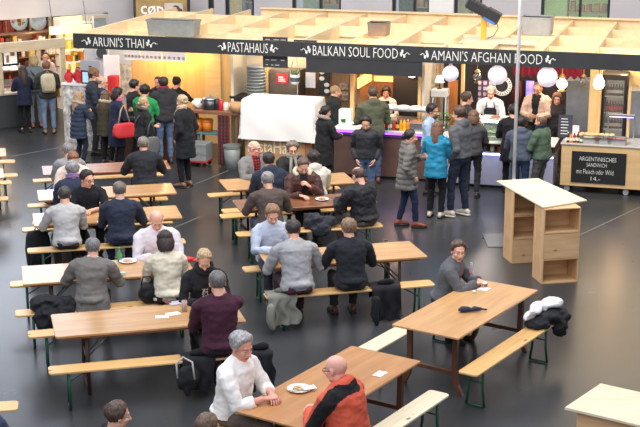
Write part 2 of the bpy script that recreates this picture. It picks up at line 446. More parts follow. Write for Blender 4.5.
SKIN = (226, 176, 152)
class Person: pass
def skeleton(q, s):
    """joints in the person's own frame: +Y forward, +X right"""
    sit = q['sit']; fem = q.get('fem', False); S = {}
    pz = q.get('seat', .47)+.095*s if sit else .93*s
    lean = R(q.get('lean', 8 if sit else 3)); lean0 = R(q.get('lean0', q.get('lean', 8)*.55 if sit else 1))
    side = R(q.get('side', 0)); twist = R(q.get('twist', 0))
    hip = V3((0, -.02 if sit else 0, pz)); Ls = .5*s; n = 12; pts = [hip]; fr = []
    for i in range(n+1):
        t = i/n; a = lean0+(lean-lean0)*t*1.4 if t < .72 else lean0+(lean-lean0)
        T = V3((math.sin(side*t), math.sin(a), math.cos(a))).normalized(); ps = twist*t
        X = V3((math.cos(ps), math.sin(ps), 0)); X = (X-T*X.dot(T)).normalized(); Y = T.cross(X)
        fr.append((T, X, Y))
        if i: pts.append(pts[-1]+T*(Ls/n))
    def sp_(t):
        if t < 0: return pts[0]+fr[0][0]*(t*Ls), fr[0]
        if t >= 1: return pts[-1]+fr[-1][0]*((t-1)*Ls), fr[-1]
        i = int(t*n); u = t*n-i
        return pts[i].lerp(pts[i+1], u), fr[i]
    S['sp'] = sp_
    T, X, Y = fr[-1]
    hy = R(q.get('hyaw', 0)); hp = R(q.get('hpitch', 10)); hr = R(q.get('hroll', 0))
    base = pts[-1]
    na = lean*.55+R(6)+hp*.25
    fwd = V3((Y.x, Y.y, 0)).normalized()
    nd = (V3((0, 0, 1))*math.cos(na)+fwd*math.sin(na))+X*math.sin(side)*.5; nd.normalize()
    S['head'] = base+nd*(.142*s)
    yaw0 = math.atan2(X.y, X.x)
    S['hm'] = Matrix.Rotation(yaw0-hy, 3, 'Z') @ Matrix.Rotation(-hp, 3, 'X') @ Matrix.Rotation(hr, 3, 'Y')
    S['hs'] = 1.055*(s**.6)*(.95 if fem else 1)
    S['top'] = S['head']+S['hm'] @ V3((0, -.02, .112+.012)) * S['hs']
    S['base'] = base; S['frame'] = fr[-1]; S['neck'] = nd
    sw = .178 if fem else .2
    c, f = sp_(.87); S['sh'] = {}; S['el'] = {}; S['wr'] = {}; S['hd'] = {}
    for sd, k in ((-1, 'L'), (1, 'R')):
        sh = c+f[1]*(sd*sw*s)+f[2]*(-.005); S['sh'][k] = sh
        a = q.get('arm'+k, 'table' if sit else 'down')
        b2w = lambda v: base*0+V3(v)
        hint = V3((sd*.5, -.6, -.5)); palm = V3((0, 0, -1)); hdir = None; curl = .35
        if isinstance(a, dict): tgt = V3((sd*a['p'][0], a['p'][1], a['p'][2])); hint = V3((sd*a.get('h', hint)[0], a.get('h', hint)[1], a.get('h', hint)[2])) if 'h' in a else hint; palm = V3((sd*a['n'][0], a['n'][1], a['n'][2])) if 'n' in a else palm; curl = a.get('c', curl)
        elif a == 'table': tgt = V3((sd*.12, .41, .825)); hint = V3((sd*.5, -.35, -.8))
        elif a == 'tablein': tgt = V3((sd*.075, .40, .825)); hint = V3((sd*.75, -.3, -.6))
        elif a == 'tablewide': tgt = V3((sd*.2, .40, .825)); hint = V3((sd*.6, -.35, -.7))
        elif a == 'lap': tgt = V3((sd*.1, .28, pz+.12)); hint = V3((sd*.8, -.5, -.4))
        elif a == 'pocket': tgt = V3((sd*.16, .07, .9*s)); hint = V3((sd*.5, -1, 0)); palm = V3((-sd, 0, 0))
        elif a == 'down': tgt = V3((sd*.25, .05, .80*s)); hint = V3((sd*.4, -.9, 0)); palm = V3((-sd, .1, 0))
        elif a == 'waist': tgt = V3((sd*.1, .30, (pz+.22 if sit else 1.06*s))); hint = V3((sd*.7, -.4, -.7)); palm = V3((-sd, 0, .4)); curl = .6
        elif a == 'chest': tgt = V3((sd*.07, .27, (pz+.36 if sit else 1.2*s))); hint = V3((sd*.7, -.1, -.8)); palm = V3((-sd, 0, .3)); curl = .6
        elif a == 'fold': tgt = V3((-sd*.06, .24, 1.12*s)); hint = V3((sd*.9, -.1, -.5)); palm = V3((0, -1, 0))
        elif a == 'cheek': tgt = S['head']+S['hm'] @ V3((sd*.085, .06, -.13)); hint = V3((sd*.7, .3, -.8)); palm = V3((-sd, 0, 0)); curl = .7
        elif a == 'akimbo': tgt = V3((sd*.2, .02, pz+.12)); hint = V3((sd, -.35, .25)); palm = V3((-sd, 0, 0))
        elif a == 'out': tgt = V3((sd*.42, .34, 1.0*s)); hint = V3((sd*.5, -.5, -.6))
        e, w = ik(sh, tgt, .295*s, .255*s, hint)
        S['el'][k] = e; S['wr'][k] = w
        hd = (w-e).normalized()
        if a in ('table', 'tablein', 'tablewide'): hd = V3((hd.x, hd.y, hd.z*.15)).normalized()
        S['hd'][k] = (hd, palm, curl)
    S['leg'] = {}
    for sd, k in ((-1, 'L'), (1, 'R')):
        hp_ = hip+V3((sd*.09*s, .0, 0))
        fl = q.get('foot'+k)
        if sit: an = V3((sd*.13, .40, .085)) if fl is None else V3((sd*fl[0], fl[1], fl[2] if len(fl) > 2 else .085))
        else: an = V3((sd*.1*s, .0, .085)) if fl is None else V3((sd*fl[0]*s, fl[1]*s, .085))
        kn, an = ik(hp_, an, .43*s, .425*s, V3((sd*.12, 1, .3 if sit else 0)))
        S['leg'][k] = (hp_, kn, an)
    return S

REPORT = []
def person(label, hx, hy, where, face, top, legs, **q):
    q['sit'] = where[0] in ('bench', 'seat', 'seatpx'); rz = R(face-90); Rz = Matrix.Rotation(rz, 4, 'Z')
    s = q.get('s', .97 if not q.get('fem') else .92); root = V3()
    if where[0] == 'h': s = where[1]/1.76
    lock = 's' in q
    for it in range(9):
        S = skeleton(q, s); off = (Rz.to_3x3() @ S['top'])
        if where[0] == 'bench':
            p0, p1 = where[1]; lo, hi = -1.0, 2.0
            f0 = proj(p0.lerp(p1, 0)+off)[0] < proj(p0.lerp(p1, 1)+off)[0]
            for _ in range(40):
                mid = (lo+hi)/2; x = proj(p0.lerp(p1, mid)+off)[0]
                if (x < hx) == f0: lo = mid
                else: hi = mid
            root = p0.lerp(p1, (lo+hi)/2)
        elif where[0] == 'seat': root = V3(where[1])
        elif where[0] in ('h', 'seatpx'):
            g = G(hx, hy, off.z); root = V3((g.x-off.x, g.y-off.y, 0)); break
        else:
            g = G(hx, where[1], 0); root = V3((g.x-off.x, g.y, 0))
            for _ in range(5): root.x += (hx-proj(root+off)[0])/proj(root+off)[2]
        if lock: break
        py = proj(root+off)
        ds = (py[1]-hy)/py[2]
        s = max(.8, min(1.14, s+ds/(1.7 if not q['sit'] else .95)))
    py = proj(root+off)
    REPORT.append((label[:40], round(s, 3), round(py[0]-hx, 1), round(py[1]-hy, 1)))
    S = skeleton(q, s); dist = root.y
    vox = max(.0105, .00062*dist); fem = q.get('fem', False); bel = q.get('belly', 0)
    P = thing('person', label, 'person', root, rz, q.get('group'))
    sk = q.get('skin', SKIN); hc = q.get('hair', ('short', (70, 50, 40)))
    sm_ = skinmat(sk)
    sp_ = S['sp']; hs = S['hs']
    W = .96 if fem else 1.06
    PROF = [(-.17, .13, .1), (-.1, .16, .118), (0, .168, .12), (.2, .15, .115), (.4, .143, .11), (.6, .158, .118), (.78, .172, .118), (.9, .165, .098), (.98, .115, .075), (1.05, .058, .058)]
    def torso(mb, inf, t0=-.17, t1=1.05, flare=0.0):
        rings = []
        for t, rx, ry in PROF:
            if t < t0-.001 or t > t1+.001: continue
            c, (T, X, Y) = sp_(t)
            rx = rx*s*W+inf; ry = ry*s+inf
            b = bel*math.exp(-((t-.3)/.25)**2); fl = flare*max(0, .35-t)
            ring = []
            for k in range(20):
                a = 2*math.pi*k/20; ca, sa = math.cos(a), math.sin(a)
                e = lambda v: math.copysign(abs(v)**.85, v)
                ring.append(c+X*((rx+b*.5+fl)*e(ca))+Y*((ry+fl*.6+(b if sa > 0 else 0))*e(sa)-.008))
            rings.append(ring)
        mb.loft(rings)
        if fem and t1 > .7:
            c, (T, X, Y) = sp_(.68)
            for sd in (-1, 1): mb.ell(c+X*(sd*.065*s)+Y*(.075*s), (.062*s+inf*.5, .055*s+inf*.6, .06*s+inf*.5))
    def arm(mb, k, inf, ra=(.058, .052, .043, .033), upto=1.0, cuff=0.0):
        sh, el, wr = S['sh'][k], S['el'][k], S['wr'][k]; c, f = sp_(.86)
        end = el.lerp(wr, upto) if upto <= 1 else wr
        pts = [c.lerp(sh, .45), c.lerp(sh, .85), sh.lerp(el, .08), sh.lerp(el, .5), el, el.lerp(end, .5), end]
        rr = [.06, .064, .06, .055, .047, .042, .034+cuff]
        mb.tube(pts, [r*s*(.9 if fem else 1)+inf for r in rr], n=12, round_=False)
        mb.ell(el, .047*s*(.9 if fem else 1)+inf, nu=10, nv=7)
    def leg(mb, k, inf, upto=1.0):
        h, kn, an = S['leg'][k]
        end = kn.lerp(an, upto)
        rr = [.088, .086, .07, .058, .052, .05, .042]
        mb.tube([h+V3((0, 0, .03)), h.lerp(kn, .2), h.lerp(kn, .65), kn, kn.lerp(end, .3), kn.lerp(end, .65), end], [r*s+inf for r in rr], n=12)
        mb.ell(kn, .06*s+inf, nu=10, nv=7)
    def pelvis(mb, inf):
        h, f = sp_(0)
        mb.ell(h+V3((0, -.01, 0)), (.165*s+inf, .115*s+inf, .1*s+inf))
        if q['sit']:
            for sd in (-1, 1): mb.ell(h+V3((sd*.085*s, -.035, -.012)), (.09*s+inf, .12*s+inf, .085*s+inf))
        else:
            for sd in (-1, 1): mb.ell(h+V3((sd*.07*s, -.05, -.03)), (.082*s+inf, .078*s+inf, .09*s+inf))
    # body: one continuous skin from feet to neck, then the head and hands on it
    b = MB(); torso(b, -.014)
    for k in 'LR':
        arm(b, k, -.006); leg(b, k, -.012)
        h, kn, an = S['leg'][k]; b.tube([an+V3((0, -.03, -.02)), an+V3((0, .05, -.045)), an+V3((0, .14, -.062))], [.034, .032, .02], n=9, round_=True)
    pelvis(b, -.015); b.tube([sp_(.9)[0], S['base'], S['head']-S['neck']*.03], [.064*s, .062*s, .056*s], n=12)
    body = remesh(b, vox*1.15, 2); body.m = [0]*len(body.f)
    hmx = S['hm']
    body.add([S['head']+(hmx @ V3(v))*hs for v in HEAD.v], [], 0)
    o = len(body.v)-len(HEAD.v)
    body.f += [tuple(i+o for i in f) for f in HEAD.f]; body.m += list(HEAD.m)
    for sd, k in ((-1, 'L'), (1, 'R')):
        hd, palm, curl = S['hd'][k]; hand(body, S['wr'][k]+hd*.012, hd, palm, sd if palm.z < .5 else sd, s*(.93 if fem else 1.02), curl)
    lip = skinmat((min(255, int(sk[0]*.86)), int(sk[1]*.66), int(sk[2]*.66)))
    me = body.mesh('body', [sm_, lip, mat((196, 184, 174), .35, var=.02), mat((45, 34, 28), .25, var=.02), hairmat(tuple(int(v*.6+60) for v in hc[1]))])
    smooth(me); link('body', me, P)
    # trousers
    pants = legs if isinstance(legs, dict) else {'c': legs}
    t = MB(); pelvis(t, .006); torso(t, .004, -.17, .2)
    for k in 'LR': leg(t, k, pants.get('inf', .010), .93)
    tm = remesh(t, vox*1.1, 2); rough_up(tm, .012, 9, 16, hx)
    me = tm.mesh('trousers', [cloth(pants['c'], pat=pants.get('pat'))]); smooth(me); link(pants.get('name', 'trousers'), me, P)
    # shoes
    sc_ = mat(q.get('shoe', (40, 36, 34)), .5, var=.12); sole = mat(q.get('sole', (30, 28, 28)), .7)
    for sd, k in ((-1, 'L'), (1, 'R')):
        h, kn, an = S['leg'][k]; d = V3((kn.x-h.x, kn.y-h.y, 0)) if q['sit'] else V3((sd*.12, 1, 0)); d.normalize(); x = V3((d.y, -d.x, 0)); z0 = an.z-.085
        m = MB(); base = V3((an.x, an.y, z0)); rings = []; rs2 = []
        for u, w, hh in ((-.075, .018, .045), (-.065, .034, .07), (-.02, .04, .1), (.03, .04, .09), (.08, .045, .066), (.13, .047, .05), (.165, .038, .042), (.185, .016, .032)):
            rings.append([base+d*(u*s)+x*(w*math.cos(a)*s)+V3((0, 0, .02+(hh*.5)*(1+math.sin(a))*s)) for a in [2*math.pi*j/10 for j in range(10)]])
            rs2.append([base+d*(u*1.04*s)+x*(w*1.06*cx*s)+V3((0, 0, zz)) for cx, zz in ((-1, .002), (1, .002), (1, .026), (-1, .026))])
        m.loft(rings, 0); m.loft(rs2, 1); part(m, 'shoe', [sc_, sole], P, True)
    # top garment
    tp = dict(top); inf = tp.get('inf', .014); g = MB()
    hem = tp.get('hem', -.05)                 # in spine units; for coats a z height below
    torso(g, inf, min(hem, 0) if hem > -.3 else -.17, 1.05 if not tp.get('low') else .98, tp.get('flare', 0.03))
    if 'skirt' in tp:                          # coat skirt down to a height
        h, f = sp_(0); zb = tp['skirt']*s; rings = []
        for i in range(7):
            u = i/6; z = h.z+.05-(h.z+.05-zb)*u; rx = (.172+.02*u)*s*W+inf; ry = (.13+.025*u)*s+inf
            rings.append([V3((h.x+rx*math.cos(a), h.y-.012+ry*math.sin(a), z)) for a in [2*math.pi*j/18 for j in range(18)]])
        g.loft(rings)
    if q['sit']:
        h, f = sp_(0); g.ell(h+V3((0, -.035, .04)), (.165*s+inf, .135*s+inf, .08*s))
    for sd, k in ((-1, 'L'), (1, 'R')):
        arm(g, k, inf*.75, upto=tp.get('sleeve', .97), cuff=tp.get('cuff', .004))
        g.tube([S['base']+S['frame'][0]*.005-S['frame'][2]*.01+S['frame'][1]*(sd*.03*s), S['base'].lerp(S['sh'][k], .5)+S['frame'][0]*.012, S['sh'][k]], [.058*s, .052*s, .05*s], n=10, round_=True)
    nb = S['base']; T, X, Y = S['frame']
    if tp.get('collar', 0):
        for u, rr in ((0, .07), (.35, .068), (.8, .07)):
            cpt = nb+T*(tp['collar']*u)-Y*.004+T*.0
            g.tube([cpt+(X*math.cos(a)*(rr*s)+Y*math.sin(a)*(rr*.95*s)-T*(.02*math.sin(a))) for a in [2*math.pi*j/16 for j in range(17)]], .014, n=7)
    if tp.get('hood'):
        g.ell(nb-Y*.075*s+T*.0, (.115*s, .065*s, .085*s), (Matrix((X, Y, T)).transposed()))
        for sd in (-1, 1): g.tube([nb-Y*.05+X*sd*.09*s+T*.03, nb+X*sd*.095*s+Y*.02+T*.005, nb+X*sd*.05+Y*.09*s-T*.06], [.035, .03, .02], n=8, round_=True)
    gm = remesh(g, vox, 2 if not tp.get('quilt') else 1)
    if tp.get('quilt'):
        rows = []
        for x, y, z in gm.v:
            c, f = sp_(.3); p = V3((x, y, z)); nrm = p-V3((c.x, c.y, z)); nrm.normalize()
            k = abs(math.sin((z+noise.noise(p*4)*.02)*math.pi/tp['quilt']))
            rows.append(p+nrm*((k-.5)*.014))
        gm.v = [tuple(p) for p in rows]
    rough_up(gm, tp.get('crease', .012), 8, 13, hx*.37); rough_up(gm, tp.get('crease', .012)*.45, 19, 26, hy*.7)
    cols = [cloth(tp['c'], tp.get('rough', .85), tp.get('pat'), tp.get('c2'))]
    # split-off panels: open front, yokes, contrasting pieces
    panels = tp.get('panels', [])
    buckets = [[] for _ in range(len(panels)+1)]
    for f in gm.f:
        c = sum((V3(gm.v[i]) for i in f), V3())/len(f); bi = 0
        for i, (nm, fn, mt) in enumerate(panels):
            if fn(c, S, s): bi = i+1; break
        buckets[bi].append(f)
    for bi, fs in enumerate(buckets):
        if not fs: continue
        used = {}; vs = []
        for f in fs:
            for i in f:
                if i not in used: used[i] = len(vs); vs.append(gm.v[i])
        mb = MB(); mb.add(vs, [tuple(used[i] for i in f) for f in fs])
        nm = tp.get('name', 'jacket') if bi == 0 else panels[bi-1][0]; mt = cols if bi == 0 else [panels[bi-1][2]]
        me = mb.mesh(nm, mt); smooth(me); link(nm, me, P)
    # hair
    H = lambda v: S['head']+(hmx @ V3(v))*hs
    if hc[0] != 'none':
        hm_ = hair_shell(hc[0], hx); hm_.v = [tuple(H(v)) for v in hm_.v]
        part(hm_, 'hair', [hairmat(hc[1])], P, True)
    if q.get('beard'):
        m = MB(); m.ell((0, .055, -.088), (.05, .045, .04)); m.v = [tuple(H(v)) for v in m.v]; part(m, 'beard', [hairmat(q['beard'])], P, True)
    if q.get('glasses'):
        m = MB()
        for sd in (-1, 1):
            m.tube([(sd*.033+.023*math.cos(a), .099-.006*abs(math.cos(a)), .0+.017*math.sin(a)) for a in [2*math.pi*j/14 for j in range(15)]], .0028, n=5)
            m.tube([(sd*.055, .096, .004), (sd*.08, .05, .006), (sd*.084, -.01, .0)], .0028, n=5)
        m.tube([(-.012, .102, .004), (0, .106, .006), (.012, .102, .004)], .0026, n=5); m.v = [tuple(H(v)) for v in m.v]
        part(m, 'glasses', [mat((35, 32, 34), .3, var=.02)], P)
    if q.get('beanie'):
        m = hair_shell('full', 3.0); vs = []
        m = MB(); m.lathe([(.088, -.0), (.098, .005), (.1, .03), (.094, .035), (.092, .07), (.075, .11), (.045, .132), (.0, .138)], n=18)
        m.v = [(x, y*1.12-.016, z+.018-y*.25) for x, y, z in m.v]; m.v = [tuple(H(v)) for v in m.v]
        part(m, 'beanie', [cloth(q['beanie'])], P, True)
    if q.get('scarf'):
        m = MB(); c = nb+T*.035
        for u in (0, .03): m.tube([c+T*u+X*(.085*s*math.cos(a))+Y*(.08*s*math.sin(a)+.01)-T*(.02*math.sin(a)) for a in [2*math.pi*j/14 for j in range(15)]], .027, n=8)
        if q.get('scarfend', True):
            for sd in (-1, 1):
                cc, f = sp_(.55); m.tube([c+Y*.08*s+X*sd*.03, sp_(.85)[0]+f[2]*(.125*s+inf)+X*sd*.05, cc+f[2]*(.14*s+inf)+X*sd*.055], [.026, .026, .022], n=8, round_=True)
        rough_up(m, .012, 18, seed=hx); part(m, 'scarf', [cloth(q['scarf'], pat=q.get('scarfpat'), col2=q.get('scarf2'))], P, True)
    if q.get('fur'):
        m = MB(); m.tube([nb+X*(.115*s*math.cos(a))+Y*(.1*s*math.sin(a)-.02)+T*(.03-.03*math.sin(a)) for a in [R(-215+250*j/16) for j in range(17)]], .036, n=9, round_=True)
        rough_up(m, .02, 40, seed=hx); part(m, 'fur_collar', [cloth(q['fur'], .95)], P, True)
    if q.get('shirtcollar'):
        m = MB(); m.tube([nb+T*.028+X*(.066*s*math.cos(a))+Y*(.064*s*math.sin(a))-T*(.02*math.sin(a)) for a in [2*math.pi*j/16 for j in range(17)]], .013, n=7)
        part(m, 'shirt_collar', [cloth(q['shirtcollar'], .7)], P, True)
    if q.get('apron'):
        m = MB(); vs = []
        for i in range(9):
            t_ = .72-.1*i; c, f = sp_(t_); hw = (.09 if i == 0 else .13)*s
            for j in range(7):
                u = (j-3)/3; vs.append(c+f[1]*(u*hw)+f[2]*((.135*s+inf)*math.sqrt(max(.1, 1-(u*.62)**2))+.012))
        m.add(vs, [(i*7+j, i*7+j+1, i*7+j+8, i*7+j+7) for i in range(8) for j in range(6)])
        for sd in (-1, 1): m.tube([vs[3+sd*3], sp_(.9)[0]+X*sd*.07*s+Y*.11*s, nb+X*sd*.075*s+T*.02], .012, n=6)
        part(m, 'apron', [cloth(q['apron'])], P, True)
    if q.get('strap'):
        m = MB(); c1, f1 = sp_(.95); rings = []
        pts = []
        for j in range(25):
            a = 2*math.pi*j/24; u = (math.cos(a)+1)/2     # shoulder (u=1) to hip (u=0)
            c, f = sp_(.1+.85*u); sd = q['strap'][1]
            pts.append(c+f[1]*(sd*(u-.5)*.27*s)+f[2]*(math.sin(a)*(.125*s+inf+.02)))
        m.tube(pts, .014, n=6); part(m, 'bag_strap', [cloth(q['strap'][0])], P, True)
    P_ = Person(); P_.root = root; P_.rz = rz; P_.S = S; P_.s = s; P_.ob = P
    P_.w = lambda v: root+(Rz.to_3x3() @ V3(v))
    return P_
def band(c, S, s):
    """the stripe from the nape over the left shoulder and down the outside of the sleeve"""
    sh, el = S['sh']['L'], S['el']['L']; p, f = S['sp'](.95); ax = (el-sh).normalized(); o = V3((-.8, -.6, 0)); o = (o-ax*o.dot(ax)).normalized()
    pts = [p-f[2]*.11+f[1]*.06, sh+V3((.02, -.06, .045)), sh.lerp(el, .35)+o*.075, el-ax*.03+o*.07]
    for a, b_ in zip(pts, pts[1:]):
        d = b_-a; u = max(0, min(1, (c-a).dot(d)/d.length_squared))
        if (c-a-d*u).length < .078: return True
    return False
def front(w=.07, z0=.0, z1=.99):
    """predicate for the strip down the chest that an open jacket leaves free"""
    def fn(c, S, s):
        best = None
        for i in range(13):
            t = z0+(z1-z0)*i/12; p, f = S['sp'](t)
            d = c-p; h = abs(d.dot(f[0]))
            if h < .04*s:
                return d.dot(f[2]) > .045 and abs(d.dot(f[1])) < w*(.35+.65*t)
        return False
    return fn
# ------------------------------------------------------------------ the hall
def floor_mat():
    m, nt, b = _nt('polished_floor')
    tc = N(nt, 'ShaderNodeTexCoord')
    n1 = N(nt, 'ShaderNodeTexNoise', Scale=.45, Detail=5.0); n2 = N(nt, 'ShaderNodeTexNoise', Scale=3.2, Detail=6.0)
    for n in (n1, n2): nt.links.new(tc.outputs['Object'], n.inputs['Vector'])
    o = mixc(nt, ramp(nt, n1.outputs['Fac'], [(.35, 0), (.65, 1)]), lin((46, 49, 52)), lin((64, 66, 69)))
    o = mixc(nt, ramp(nt, n2.outputs['Fac'], [(.4, 0), (.75, .3)]), o, lin((68, 65, 62)))
    nt.links.new(o, b.inputs['Base Color'])
    r = N(nt, 'ShaderNodeMapRange'); nt.links.new(n2.outputs['Fac'], r.inputs[0]); r.inputs[3].default_value = .25; r.inputs[4].default_value = .33
    nt.links.new(r.outputs[0], b.inputs['Roughness'])
    bp = N(nt, 'ShaderNodeBump', Strength=.006, Distance=.02); nt.links.new(n2.outputs['Fac'], bp.inputs['Height']); nt.links.new(bp.outputs[0], b.inputs['Normal'])
    return m
m = MB(); m.bb(-16, 18, 4, 46, -.2, 0); struct(m, 'floor', [floor_mat()])
PLASTER = mat((214, 210, 214), .85, var=.05, ns=1.3)
# back wall behind the stalls: piers between window bays
BW = 8.0
bays = []   # (px0, px1, kind)
for x0, x1, kind in ((134, 189, 'shop'), (208, 214, 'cream'), (225, 254, 'blue'), (292, 341, 'green'), (392, 430, 'dark'), (454, 482, 'shelf'), (541, 610, 'lime')):
    bays.append((A(x0, 8, BW)[0], A(x1, 8, BW)[0], kind))
w = MB(); prev = -9.0
for a0, a1, k in bays:
    w.bb(prev, a0, 0, .35, 0, 7.6); w.bb(a0, a1, 0, .35, 0, 1.5); w.bb(a0, a1, 0, .35, 3.3, 7.6); prev = a1
w.bb(prev, 16, 0, .35, 0, 7.6); struct(w, 'wall_back', [PLASTER], hall(0, BW), HA)
FR = mat((58, 60, 64), .4, .3, name='frame_metal'); GLS = mat((200, 215, 215), .05, alpha=.14, name='glass')
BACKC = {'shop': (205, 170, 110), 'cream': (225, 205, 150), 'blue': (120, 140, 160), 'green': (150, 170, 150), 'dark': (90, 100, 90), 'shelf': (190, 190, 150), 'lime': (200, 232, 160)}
rb = random.Random(3)
for i, (a0, a1, k) in enumerate(bays):
    t = link('window_%d' % (i+1), None, None, hall(a0, BW, 1.5), HA, kind='structure'); W_ = a1-a0
    f = MB(); f.bb(0, .06, .05, .2, 0, 1.8); f.bb(W_-.06, W_, .05, .2, 0, 1.8); f.bb(0, W_, .05, .2, 0, .06); f.bb(0, W_, .05, .2, 1.74, 1.8)
    if W_ > .9: f.bb(W_*.55, W_*.55+.05, .05, .2, 0, 1.8)
    part(f, 'window_frame', [FR], t); p = MB(); p.bb(.06, W_-.06, .11, .125, .06, 1.74); part(p, 'pane', [GLS], t)
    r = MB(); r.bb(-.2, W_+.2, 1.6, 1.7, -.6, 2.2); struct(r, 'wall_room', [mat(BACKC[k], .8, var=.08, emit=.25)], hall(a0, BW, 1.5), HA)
    if k in ('blue', 'green', 'shelf', 'lime', 'dark'):
        u = hthing('display_shelf', {'blue': 'blue-grey lit display shelves behind the window left of centre at top', 'green': 'pale shelf seen through the greenish window near top centre', 'shelf': 'cream shelf with boxes behind the window beside the white board', 'lime': 'cream kitchen shelf in the lime green room behind the window', 'dark': 'wooden shelf in the dim window right of the pale pier'}[k], 'shelf', a0+W_*(.62 if k != 'blue' else .5), BW+1.3, 1.3)
        hw = min(.7, W_*.3); sh = MB()
        for z in (.3, .65, 1.0, 1.35): sh.bb(-hw, hw, -.15, .15, z, z+.03)
        part(sh, 'shelf_board', [mat((205, 185, 150), .6)], u); e = MB(); e.bb(-hw-.03, -hw, -.15, .15, 0, 1.6); e.bb(hw, hw+.03, -.15, .15, 0, 1.6); part(e, 'side_panel', [mat((180, 160, 130), .6)], u)
        q = MB()
        for z in (.33, .68, 1.03, 1.38):
            x = -hw+.05
            while x < hw-.15:
                ww = rb.uniform(.08, .2); q.bb(x, x+ww, -.1, .1, z, z+rb.uniform(.1, .25), .01); x += ww+.04
        part(q, 'boxes', [mat((190, 150, 110) if k != 'blue' else (90, 100, 120), .6, var=.5, ns=5)], u, kind='stuff')
# left wall at an angle, over the delicatessen opening
D0 = G(0, 129); D1 = G(65.5, 121); DA = math.atan2(D1.y-D0.y, D1.x-D0.x)
DU = V3((math.cos(DA), math.sin(DA), 0)); DV = V3((-DU.y, DU.x, 0))
def deli(s_, d_, z=0.0): return V3((D0.x+DU.x*s_+DV.x*d_, D0.y+DU.y*s_+DV.y*d_, z))
def AD(px, py, d):
    r = ray(px, py); p = deli(0, d); t = (p.x*DV.x+p.y*DV.y)/(r[0]*DV.x+r[1]*DV.y)
    return ((r[0]*t-D0.x)*DU.x+(r[1]*t-D0.y)*DU.y, HC+r[2]*t)
LW = 1.9
wl = MB(); zl = AD(45, 17, LW)[1]; sr = AD(108, 14, LW)[0]
wl.bb(-7, -2.6, 0, .3, 0, 3.4); wl.bb(-2.6, sr, 0, .3, zl, 3.4)
wl.bb(-7, sr, 0, .3, 6.6, 7.6); wl.bb(sr, sr+1.0, .0, .3, 0, 7.6)
struct(wl, 'wall_left', [PLASTER], deli(0, LW), DA)
# tall daylight window over the delicatessen and an added warm glow panel over the right of the stalls (above the frame)
def big_window(name, n, loc, rz, W_, z0, z1, col, e):
    t = link(name, None, None, loc, rz, kind='structure'); f = MB(); p = MB()
    for k in range(n+1): f.bb(W_*k/n-.05, W_*k/n+.05, -.05, .1, z0, z1)
    for z in (z0, (z0+z1)/2, z1): f.bb(0, W_, -.05, .1, z-.05, z+.05)
    part(f, 'window_frame', [FR], t); p.bb(0, W_, .0, .02, z0, z1); part(p, 'pane', [mat(col, .3, var=.02, emit=e, name='glowing_glass')], t)
big_window('window_8', 5, deli(-7, LW+.1), DA, sr+7, 3.4, 6.6, (222, 232, 248), 5.0)
big_window('window_9', 4, hall(9.4, BW-.12), HA, 5.2, 4.0, 7.2, (255, 226, 180), 3.2)  # no window known here; added to put the warm streak on the floor
# joints in the floor
jm = mat((122, 120, 118), .5)
for i, (p, q) in enumerate((((11, 156.5), (60, 147.5)), ((185, 188.5), (300, 141)), ((120, 250), (200, 217)), ((578, 236), (640, 207)))):
    g0, g1 = G(*p), G(*q); d = g1-g0; j = MB(); j.bb(0, d.length, -.012, .012, .0, .004); struct(j, 'trim_%d' % (i+1), [jm], g0, math.atan2(d.y, d.x))

# ------------------------------------------------------------------ tables and benches
HONEY = ((184, 136, 84), (208, 164, 112)); DARKW = ((112, 70, 48), (146, 96, 66)); PINE = ((214, 164, 98), (236, 196, 134)); PALE = ((222, 206, 172), (240, 228, 200))
GREEN = mat((28, 84, 58), .4, .2, var=.12, name='green_paint'); STEEL = mat((120, 122, 122), .4, .7, name='steel'); BRN = mat((74, 48, 38), .5, .1, name='brown_paint'); BLK = mat((34, 36, 38), .45)
def rrect(hx, hy, r, n=4):
    o = []
    for cx, cy, a0 in ((hx-r, hy-r, 0), (-hx+r, hy-r, 90), (-hx+r, -hy+r, 180), (hx-r, -hy+r, 270)):
        for k in range(n+1): o.append((cx+r*math.cos(R(a0+90*k/n)), cy+r*math.sin(R(a0+90*k/n))))
    return o
def beer_table(c, rz, L, Wd, top, label, legm=BRN, brace=STEEL, group=None):
    t = thing('beer_table', label, 'table', (c.x, c.y, 0), rz, group)
    m = MB(); m.prism(rrect(L/2, Wd/2, .025), .742, .77, ch=.004)
    part(m, 'tabletop', [wood(*top, axis=0, rough=.3, coat=.5)], t)
    m = MB(); 
    for sx in (-1, 1): m.bb(sx*(L/2-.36)-.03, sx*(L/2-.36)+.03, -Wd/2+.06, Wd/2-.06, .715, .742)
    for sy in (-1, 1): m.bb(-L/2+.1, L/2-.1, sy*(Wd/2-.04)-.012, sy*(Wd/2-.04)+.012, .715, .742)
    part(m, 'underframe', [wood((120, 80, 50), (150, 104, 68))], t)
    for sx in (-1, 1):
        x = sx*(L/2-.36)
        for sy in (-1, 1):
            m = MB(); m.tube([(x, sy*(Wd/2-.13), .72), (x, sy*(Wd/2-.12), .35), (x, sy*(Wd/2-.08), .012)], [.021, .021, .021], n=8); part(m, 'leg', [legm], t, True)
        m = MB(); m.tube([(x, -(Wd/2-.08), .018), (x, Wd/2-.08, .018)], .016, n=8); part(m, 'crossbar', [legm], t, True); m = MB(); m.tube([(x, -(Wd/2-.12), .38), (x, Wd/2-.12, .38)], .013, n=8); part(m, 'crossbar', [legm], t, True)
        m = MB(); m.tube([(x, 0, .38), (x-sx*.3, 0, .715)], .012, n=8); part(m, 'brace', [brace], t, True); m = MB(); m.tube([(x, -(Wd/2-.13), .45), (x-sx*.26, -(Wd/2-.13), .715)], .012, n=8); part(m, 'brace', [brace], t, True)
    return t
